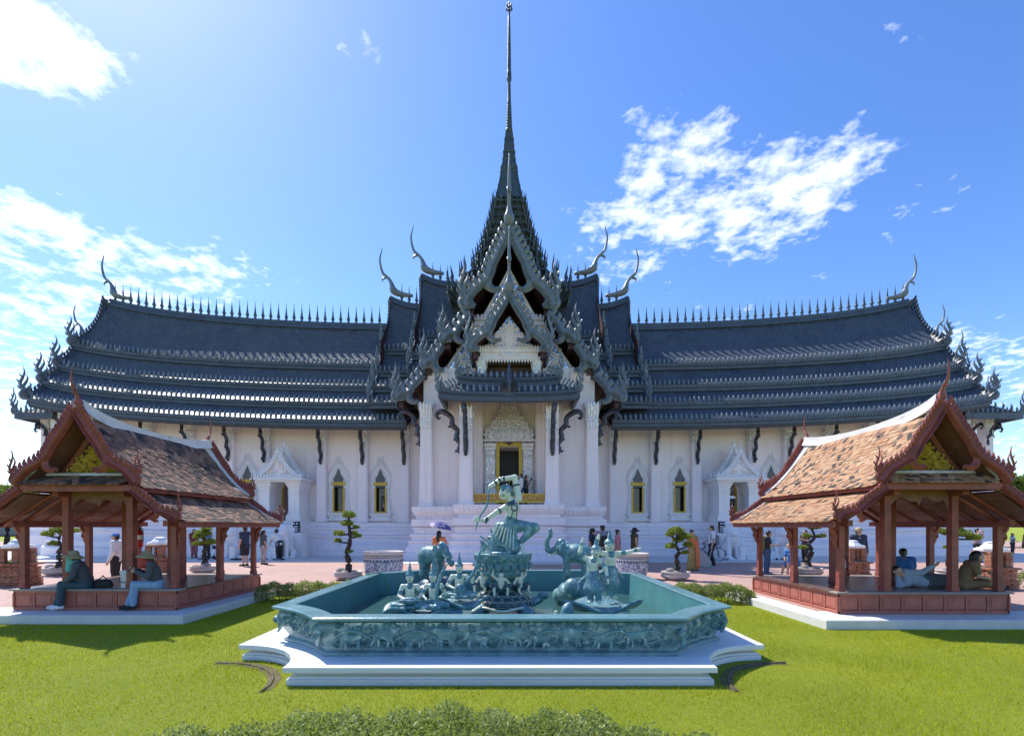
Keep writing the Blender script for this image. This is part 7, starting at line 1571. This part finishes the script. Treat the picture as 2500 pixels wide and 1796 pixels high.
def pot_bonsai(label, x, d, potr, s, pads, trunk, seed, rockside=-1):
    X = PX(x, d); gr = 'potted bonsai trees on the plaza'; q = random.Random(seed)
    t = thing('bonsai_pot', label.replace('bonsai', 'stone pot of the bonsai', 1), 'pot', (X, d, 0)); mb = MB(); n = 8
    pr = [(.62, 0), (.66, .06), (.82, .12), (.98, .24), (1.0, .34), (.9, .42), (.86, .46), (1.02, .50), (1.05, .56), (.96, .57), (.9, .5), (0, .5)]
    L = []
    for rr_, z in pr: L.append([(potr * rr_ * (1 + .05 * math.cos(a * 6)) * math.cos(a), potr * rr_ * (1 + .05 * math.cos(a * 6)) * math.sin(a), z * potr * 1.05) for a in np.linspace(0, 2 * math.pi, 37)[:-1]])
    mb.loops(L, 0, None, True); mb.build('pot', 'potpaint', t)
    k = [ell((rockside * potr * .45, -.1, potr * .60), (potr * .34, potr * .26, potr * .28)), ell((rockside * potr * .1, -.2, potr * .55), (potr * .26, potr * .2, potr * .14)), ell((-rockside * potr * .5, -.05, potr * .56), (potr * .3, potr * .25, potr * .14))]
    o = link('garden_rock', blob_mesh('garden_rock', k, 'rock', .02, .03)); o.location = (X, d, 0); tag(o, 'pale rough rock in the pot of the ' + ' '.join(label.split()[:8]), 'rock')
    tr = thing('bonsai_tree', label, 'tree', (X, d, potr * .5), 0, gr); mb = MB()
    P = [(a * s, b * s, c * s) for a, b, c in trunk]; n = len(P); mb.tube(P, [.10 * s * (1 - .75 * i / (n - 1)) for i in range(n)], 9, 4)
    for kx in range(7): a = kx * .9; mb.tube([(0, 0, .03), (.1 * math.cos(a) * s, .1 * math.sin(a) * s, .0), (.17 * math.cos(a) * s, .17 * math.sin(a) * s, -.05)], [.05 * s, .035 * s, .01], 6, 2)
    CP = catmull(P, 6); LC = []
    for (px, py, pz, pr_) in pads:
        c = np.array((px * s, py * s, pz * s)); j = min(range(len(CP)), key=lambda i: np.linalg.norm(CP[i] - c) + max(0, CP[i][2] - c[2]) * 2); b = CP[j]
        mid = (b + c) / 2 + np.array((0, 0, -.03 * s)); mb.tube([b, mid, c - np.array((0, 0, pr_ * s * .3))], [.035 * s, .025 * s, .012 * s], 6, 3)
        for kk in range(3): a = q.uniform(0, 6.28); mb.tube([mid, c + np.array((math.cos(a), math.sin(a), -.2)) * pr_ * s * .6], [.012 * s, .005 * s], 5, 1)
        m_ = int(800 * (pr_ / .2) ** 2); v = rng.normal(size=(m_, 3)); v /= np.linalg.norm(v, axis=1)[:, None]; rr_ = rng.uniform(.35, 1, m_) ** .5
        bump = 1 + .22 * np.sin(v[:, 0] * 5 + px * 9) * np.cos(v[:, 1] * 6 + pz * 7); v = v * (rr_ * bump)[:, None] * np.array((1, 1, .62)) * pr_ * s; v[:, 2] = np.where(v[:, 2] < 0, v[:, 2] * .5, v[:, 2]); LC.append(v + c)
    mb.build('trunk', 'bark', tr); leaf_cloud('crown', np.concatenate(LC), .034, 'leaf_bonsai', tr)
TR1 = [(0, 0, 0), (.02, 0, .3), (-.05, .02, .55), (.04, 0, .8), (.05, 0, 1.1), (.02, 0, 1.35), (.02, 0, 1.6)]
pot_bonsai('bonsai with stacked cloud-like leaf pads beside a porcelain jar', 850, 16.3, .46, 1.17, [(.02, 0, 1.62, .20), (-.03, 0, 1.38, .17), (.22, .02, 1.28, .10), (-.25, 0, 1.10, .17), (.12, .1, 1.12, .11), (.26, 0, 1.04, .12), (-.30, 0, .90, .11), (.10, -.1, .60, .08)], TR1, 1)
TR2 = [(0, 0, 0), (.06, 0, .2), (.02, 0, .45), (.1, 0, .62), (.02, 0, .8), (.06, 0, 1.0)]
pot_bonsai('bonsai with broad leafy crown beside the hedge of the orange-tiled pavilion', 1649, 16.2, .46, 1.12, [(.02, 0, 1.22, .23), (-.16, 0, 1.12, .14), (.28, 0, 1.06, .20), (-.16, -.05, .78, .17), (.36, 0, .82, .15), (.26, -.1, .60, .12), (.1, .1, .95, .16)], TR2, 2)
pot_bonsai('bonsai with dark angled trunk seen through the dark-tiled pavilion', 142, 17.8, .46, 1.25, [(.0, 0, 1.1, .2), (-.12, 0, .72, .15), (.25, 0, 1.0, .14), (-.3, 0, 1.0, .17), (.5, 0, 1.1, .13)], TR2, 3)
pot_bonsai('bonsai with two round pads seen past the dark-tiled pavilion corner posts', 496, 18.6, .46, 1.2, [(.0, 0, 1.05, .22), (-.16, 0, .72, .17), (.24, 0, .78, .2), (-.08, -.1, .95, .16), (.12, 0, 1.2, .16)], TR2, 4, 1)
pot_bonsai('bonsai with gnarled bare limbs beside the amber-topped child', 1975, 17.6, .46, 1.25, [(-.2, 0, .62, .13), (.15, 0, 1.2, .18), (-.1, 0, 1.3, .15), (.36, 0, .95, .12), (.0, .1, .95, .13)], [(0, 0, 0), (-.04, 0, .25), (.08, 0, .5), (.0, 0, .72), (.16, 0, .9), (.08, 0, 1.15)], 5)
pot_bonsai('bonsai with wide flat spreading crown near the far brick lantern', 2322, 16.8, .46, 1.3, [(.0, 0, 1.0, .2), (.32, 0, .98, .2), (-.32, 0, 1.05, .16), (.55, -.05, .88, .18), (-.1, 0, .62, .1), (.2, .1, 1.12, .16)], [(0, 0, 0), (-.05, 0, .3), (.0, 0, .55), (.1, 0, .75), (.1, 0, .95)], 6)
# brick lantern pillars, each brick its own piece
bm_ = MB(); bm_.box(-.095, .095, -.046, .046, -.026, .026, bev=.005); BRK1 = bm_.mesh('brick', 'brick')
def lantern(label, x, d, w, h):
    t = thing('brick_lantern', label, 'lantern', (PX(x, d), d, 0), 0, 'brick lantern pillars with white caps'); q = random.Random(int(x)); rows = int(h * .80 / .062); mb = MB()
    hh = rows * .062; nz0, nz1 = hh * .60, hh * .93
    mb.box(-w / 2 + .05, w / 2 - .05, -w / 2 + .05, w / 2 - .05, 0, nz0); mb.box(-w / 2 + .05, w / 2 - .05, -w / 2 + .05, w / 2 - .05, nz1, hh)
    for a in (-1, 1):
        for b in (-1, 1): mb.box(*sorted((a * (w / 2 - .05), a * (w / 2 - .17))), *sorted((b * (w / 2 - .05), b * (w / 2 - .17))), nz0, nz1)
    mb.build('mortar_core', 'mortar', t)
    for r in range(rows):
        z = .031 + r * .062; ww = w / 2 + (.07 if r < rows * .22 else (.10 if rows * .50 < r < rows * .58 else (.04 if r < rows * .5 else -.02))); nb = max(2, round(2 * ww / .2))
        for s in range(4):
            for k in range(nb):
                u = -ww + (k + .5 + (.25 if r % 2 else -.25) * (.5 if 0 < k < nb - 1 else 0)) * 2 * ww / nb
                if nz0 < z < nz1 and abs(u) < .11 * (1 - .7 * max(0, (z - nz0) / (nz1 - nz0) - .5)): continue
                v = Matrix.Rotation(s * math.pi / 2, 3, 'Z') @ Vector((u, -ww + .046 + q.uniform(-.008, .008), z)); link('brick', BRK1, t, v, (0, 0, s * math.pi / 2 + q.uniform(-.03, .03)), (2 * ww / nb / .2, 1, 1))
    mb = MB(); n = 8
    for (ro, z0, z1, r1) in ((1.12, 0, .05, 1.16), (1.16, .05, .12, 1.16), (1.02, .12, .16, .98), (.78, .16, .20, .74), (.74, .20, .34, .46), (.5, .34, .38, .5), (.46, .38, .42, .2)):
        mb.loops([[(ro2 * w / 2 * math.cos(a + .3927) * 1.05, ro2 * w / 2 * math.sin(a + .3927) * 1.05, hh + z) for a in np.linspace(0, 2 * math.pi, 9)[:-1]] for ro2, z in ((ro, z0 * w), (r1, z1 * w))])
    mb.build('cap', 'base_white', t)
lantern('brick lantern with white cap behind the dark-tiled pavilion, beside a low shrub', 44, 14.6, .64, 1.42)
lantern('brick lantern with white cap beside the fire extinguisher of the dark-tiled pavilion', 391, 17.2, .66, 1.40)
lantern('brick lantern with arched niche in front of the straw-hatted man', 2081, 16.2, .60, 1.35)
lantern('brick lantern with open arches beside the dark clipped hedge', 2420, 13.9, .66, 1.36)
# fire extinguishers
for (x, d, z, lab) in ((341, 13.55, 1.18, 'red fire extinguisher hung on a dark-tiled pavilion post'), (2056, 13.0, .44, 'red fire extinguisher standing on the orange-tiled pavilion floor')):
    t = thing('fire_extinguisher', lab, 'extinguisher', (PX(x, d), d, z)); mb = MB(); mb.lathe([(.075, 0), (.085, .02), (.085, .40), (.06, .46), (.03, .48)], 18); mb.build('cylinder', 'red_ext', t)
    mb = MB(); mb.lathe([(.087, .22), (.087, .34)], 18, cap=False); mb.build('label_plate', 'white_cloth', t); mb = MB(); mb.box(-.02, .02, -.03, .03, .48, .53); mb.tube([(.03, 0, .51), (.1, -.02, .5), (.12, -.03, .35), (.11, -.03, .15)], .012, 6, 3); mb.tube([(-.09, 0, .56), (.03, 0, .52)], .01, 6, 1); mb.build('valve_and_hose', 'rubber', t)
# guardian lions
def lion(label, X, Y):
    p = [seg((0, .35, .42), (0, -.12, .95), .36, .30), ell((0, .45, .32), (.36, .34, .32)), ell((0, -.22, 1.42), (.30, .30, .32)), ell((0, -.10, 1.62), (.27, .28, .26)), ell((0, -.46, 1.34), (.19, .17, .15)), seg((0, -.2, 1.0), (0, -.2, 1.3), .27, .25)]
    for s in (-1, 1):
        p += [seg((s * .20, -.25, 1.0), (s * .22, -.34, .15), .13, .12), ell((s * .22, -.42, .09), (.14, .19, .09)), ell((s * .36, .2, .28), (.16, .3, .26)), ell((s * .38, -.04, .09), (.13, .22, .09)), ell((s * .24, -.06, 1.75), (.08, .07, .11)), ell((s * .11, -.52, 1.47), (.05, .05, .05))]
        for k in range(3): p.append(ell((s * .22 + (k - 1) * .08, -.58, .07), (.045, .06, .055)))
    for k in range(7): a = rad(-90 + k * 30); p.append(ell((.30 * math.sin(a), -.02, 1.45 + .26 * math.cos(a)), (.09, .1, .1)))
    t = thing('guardian_lion', label, 'statue', (X, Y, 0.03), 0, 'white guardian lions at the stairs'); link('body', blob_mesh('lion_body', p, 'white', .035, .06), t)
    mb = MB(); mb.box(-.5, .5, -.66, .8, 0, .03); mb.build('plinth', 'base_white', t)
    mb = MB()
    for i in range(7):
        for j in range(6):
            x = (i - 3) * .075 + (.037 if j % 2 else 0); z = .72 + j * .07
            if abs(x) < .24: mb.lathe([(.022, 0), (.012, .02)], 6, 0, T(x, -.49 + .35 * (z - .9) ** 2 + abs(x) * .25, z, rx=math.pi / 2))
    o = mb.build('chest_scales', 'white', t); o['kind'] = 'stuff'
    mb = MB(); mb.tube([(0, .75, .3), (.05, .95, .6), (-.05, .85, 1.0), (.0, .75, 1.25)], [.08, .07, .09, .02], 8, 3); mb.build('tail', 'white', t)
for X, lab in ((-14.7, 'white guardian lion, away from the porch, at stairs behind the dark-tiled pavilion'), (-12.0, 'white guardian lion, nearer the porch, at stairs behind the dark-tiled pavilion'), (11.85, 'white guardian lion, nearer the porch, at stairs behind the orange-tiled pavilion'), (14.4, 'white guardian lion, away from the porch, at stairs behind the orange-tiled pavilion')): lion(lab, X, 26.3)
# shoes left at the stairs
for k in range(26):
    sx = -1 if k < 20 else 1; X = (rnd.uniform(-16.4, -11.4) if sx < 0 else rnd.uniform(11.2, 15)); Y = rnd.uniform(25.2, 25.7)
    c = rnd.choice(('black_cloth', 'white_cloth', pink, grey, 'black_cloth', navy)); o = link('shoe', blob_mesh('shoe', [seg((0, 0, .04), (0, -.2, .03), .045, .04), seg((0, 0, .04), (0, .04, .07), .04)], c, .016, .01)); o.location = (X, Y, .03); o.rotation_euler = (0, 0, rnd.uniform(0, 6.28)); tag(o, '%s shoe on the pavement before the stairs behind the %s-tiled pavilion' % ({'black_cloth': 'black', 'white_cloth': 'white'}.get(c) if isinstance(c, str) else {pink.name: 'pink', grey.name: 'grey', navy.name: 'navy'}[c.name], 'dark' if sx < 0 else 'orange'), 'shoe', 'shoes at the stairs behind the %s-tiled pavilion' % ('dark' if sx < 0 else 'orange'))
# bicycle leaning at the right stairs and a folded parasol on the ground
bc = thing('bicycle', 'dark bicycle parked at the temple base behind a young man', 'bicycle', (PX(1730, 24.6), 24.6, .03), rad(4))
for x in (-.52, .52):
    mb = MB(); M = T(x, 0, .34, rx=math.pi / 2); pts = [(.33 * math.cos(a), .33 * math.sin(a), 0) for a in np.linspace(0, 2 * math.pi, 33)]; mb.tube(pts, .02, 6, 1, 0, M)
    for k in range(12): a = k * math.pi / 6; mb.tube([(0, 0, 0), (.32 * math.cos(a), .32 * math.sin(a), 0)], .003, 4, 1, 0, M)
    mb.build('wheel', 'rubber', bc)
mb = MB()
for a, b in (((-.52, .34), (-.12, .36)), ((-.12, .36), (-.22, .82)), ((-.52, .34), (-.20, .74)), ((-.12, .36), (.36, .78)), ((-.20, .74), (.34, .84)), ((.52, .34), (.33, .92))): mb.tube([(a[0], 0, a[1]), (b[0], 0, b[1])], .018, 6, 1)
mb.tube([(.32, -.25, .98), (.36, 0, .92), (.32, .25, .98)], .013, 6, 3); mb.build('frame', 'black_cloth', bc); mb = MB(); mb.loops([[(x, y, .84 + z) for x, y in ((-.36, -.07), (-.1, -.02), (-.1, .02), (-.36, .07))] for z in (0, .05)]); mb.build('saddle', 'rubber', bc)
pa = thing('open_parasol', 'white and teal parasol lying open on the paving behind the gowned woman', 'parasol', (PX(1712, 21.0), 21.0, .0)); Mp = T(0, 0, .34, ry=rad(58), rz=rad(25)); mb = MB(); mt = MB(); L = []
ring_ = lambda r_, z: [(r_ * math.cos(a), r_ * math.sin(a), z) for a in np.linspace(0, 2 * math.pi, 17)[:-1]]
mb.loops([ring_(.02, .24), ring_(.22, .19), ring_(.44, .06)], 0, Mp); mt.loops([ring_(.44, .06), ring_(.52, .0)], 0, Mp, cap=(False, False)); mb.build('canopy', 'white_cloth', pa); mt.build('border', teald, pa); mb = MB(); mb.tube([(0, 0, .24), (0, 0, -.5)], .01, 6, 1, 0, Mp); mb.build('shaft', 'steel', pa)
# ------------------------------------------------------------------ hedges
def hedge(label, path, w, h, n, leaf, z0, seed, bumps=.12):
    t = thing('hedge', label, 'hedge', (path[0][0], path[0][1], z0)); o0 = np.array((path[0][0], path[0][1], 0)); P = np.array(catmull(path, 8)); L = np.cumsum(np.r_[0, np.linalg.norm(np.diff(P, axis=0), axis=1)])
    u = rng.uniform(0, L[-1], n); X = np.interp(u, L, P[:, 0]); Y = np.interp(u, L, P[:, 1]); dx = np.gradient(P[:, 0]); dy = np.gradient(P[:, 1]); tx = np.interp(u, L, dx); ty = np.interp(u, L, dy); nn = np.hypot(tx, ty)
    a = rng.uniform(0, np.pi, n); edge = rng.uniform(.55, 1.04, n) ** .5; lump = 1 + bumps * np.sin(u * 5.3 + seed) * np.sin(u * 11.7) + rng.normal(0, .035, n)
    off = np.cos(a) * w / 2 * edge * lump; z = h * np.abs(np.sin(a)) ** .55 * edge * lump
    endf = np.clip(np.minimum(u, L[-1] - u) / (w * .5), 0, 1) ** .5; z *= endf * .35 + .65
    C = np.stack([X - ty / nn * off, Y + tx / nn * off, np.maximum(z, .02)], 1) - o0
    leaf_cloud('foliage', C, leaf, 'leaf_hedge', t, aspect=.55)
    mb = MB(); k = 0
    for i in range(int(L[-1] / .16)):
        uu = (i + .5) * .16; x = np.interp(uu, L, P[:, 0]) - o0[0]; y = np.interp(uu, L, P[:, 1]) - o0[1]; e = rnd.uniform(-.3, .3) * w
        mb.tube([(x, y, 0), (x + e * .4, y + rnd.uniform(-.1, .1) * w, h * .5), (x + e, y + rnd.uniform(-.3, .3) * w, h * .92)], [.012, .008, .003], 5, 2)
    mb.build('twigs', 'bark', t)
hedge('low loose hedge of small leaves curving along the open lawn in front of the fountain', [(-3.2, 2.6), (-2.5, 3.25), (-1.5, 3.68), (-.5, 3.82), (.4, 3.70), (1.1, 3.4), (1.8, 2.7)], .75, .48, 42000, .016, LZ, 1)
hedge('low clipped hedge between the dark-tiled pavilion and the fountain', [(-6.55, 12.75), (-5.4, 12.95), (-4.2, 13.1), (-3.4, 13.15)], .65, .46, 11000, .022, LZ, 2)
hedge('low clipped hedge between the orange-tiled pavilion and the fountain', [(4.05, 12.7), (5.0, 12.6), (6.15, 12.4)], .70, .46, 10000, .022, LZ, 3)
hedge('dark clipped hedge beyond the brick lantern of the orange-tiled pavilion', [(14.6, 13.9), (16.0, 13.8), (18, 13.7)], .9, .62, 9000, .026, 0, 4, .03)
hedge('small shrub edge behind a brick lantern of the dark-tiled pavilion', [(-15.5, 14.4), (-14.6, 14.6), (-14.35, 14.7)], .7, .75, 5000, .026, 0, 6)
# ------------------------------------------------------------------ background trees and building
def tree(label, x, y, h, r, seed, n=9000, leaf=.16, mat_='leaf_tree'):
    q = random.Random(seed); t = thing('background_tree', label, 'tree', (x, y, 0), 0, 'trees behind the temple'); mb = MB(); mb.tube([(0, 0, 0), (.1, 0, h * .25), (-.1, 0, h * .5), (0, 0, h * .8)], [.22, .17, .12, .04], 8, 3); LC = []
    for k in range(16):
        a = q.uniform(0, 6.28); rr_ = r * q.uniform(.1, .75); c = np.array((rr_ * math.cos(a), rr_ * math.sin(a), h * q.uniform(.35, .88))); s = r * q.uniform(.28, .48)
        mb.tube([(0, 0, h * .35), tuple(c * .6 + np.array((0, 0, h * .12))), tuple(c)], [.09, .05, .02], 6, 2)
        m_ = n // 16; v = rng.normal(size=(m_, 3)); v /= np.linalg.norm(v, axis=1)[:, None]; v *= (rng.uniform(.2, 1, m_) ** .45)[:, None] * s * np.array((1, 1, .75)); LC.append(c + v)
    mb.build('trunk', 'bark', t); leaf_cloud('crown', np.concatenate(LC), leaf, mat_, t)
for i, (x, y, h, r, lab) in enumerate(((42, 40, 6.4, 3.2, 'bushy green tree close behind the end porch by the orange-tiled pavilion'), (47, 44, 7.2, 3.6, 'taller green tree beyond the end porch by the orange-tiled pavilion'), (52, 40, 5.6, 3.0, 'spreading green tree at the edge beyond the end porch by the orange-tiled pavilion'), (39.5, 46, 5.6, 2.8, 'green tree seen between the end porch columns by the orange-tiled pavilion'), (-45, 44, 5.6, 2.8, 'small bright green tree beyond the dark-tiled pavilion'), (-49, 42, 5.2, 2.6, 'low green tree at the edge beyond the dark-tiled pavilion'), (-53, 47, 5.4, 3.0, 'round green tree behind the lower one beyond the dark-tiled pavilion'))): tree(lab, x, y, h, r, i)
bl = thing('flat_roofed_building', 'low grey flat-roofed building with rooftop railing far behind the dark-tiled pavilion', 'building', (-100, 100, 0)); mb = MB(); mb.box(-14, 14, 0, 12, 0, 9.8); mb.box(-14.3, 14.3, -.3, 12.3, 9.8, 10.2); mb.build('wall', cmat('weathered_concrete', (.32, .30, .28), .85), bl)
for k in range(6): mb = MB(); mb.box(-12.6 + k * 4.4, -10.4 + k * 4.4, -.06, .02, 5.6, 7.6); mb.build('window', 'pane', bl)
mb = MB()
for z in (10.7, 11.2): mb.tube([(-14, 0, z), (14, 0, z)], .05, 5, 1)
for k in range(15): mb.tube([(-14 + 2 * k, 0, 10.1), (-14 + 2 * k, 0, 11.25)], .05, 5, 1)
mb.build('railing', 'steel', bl)
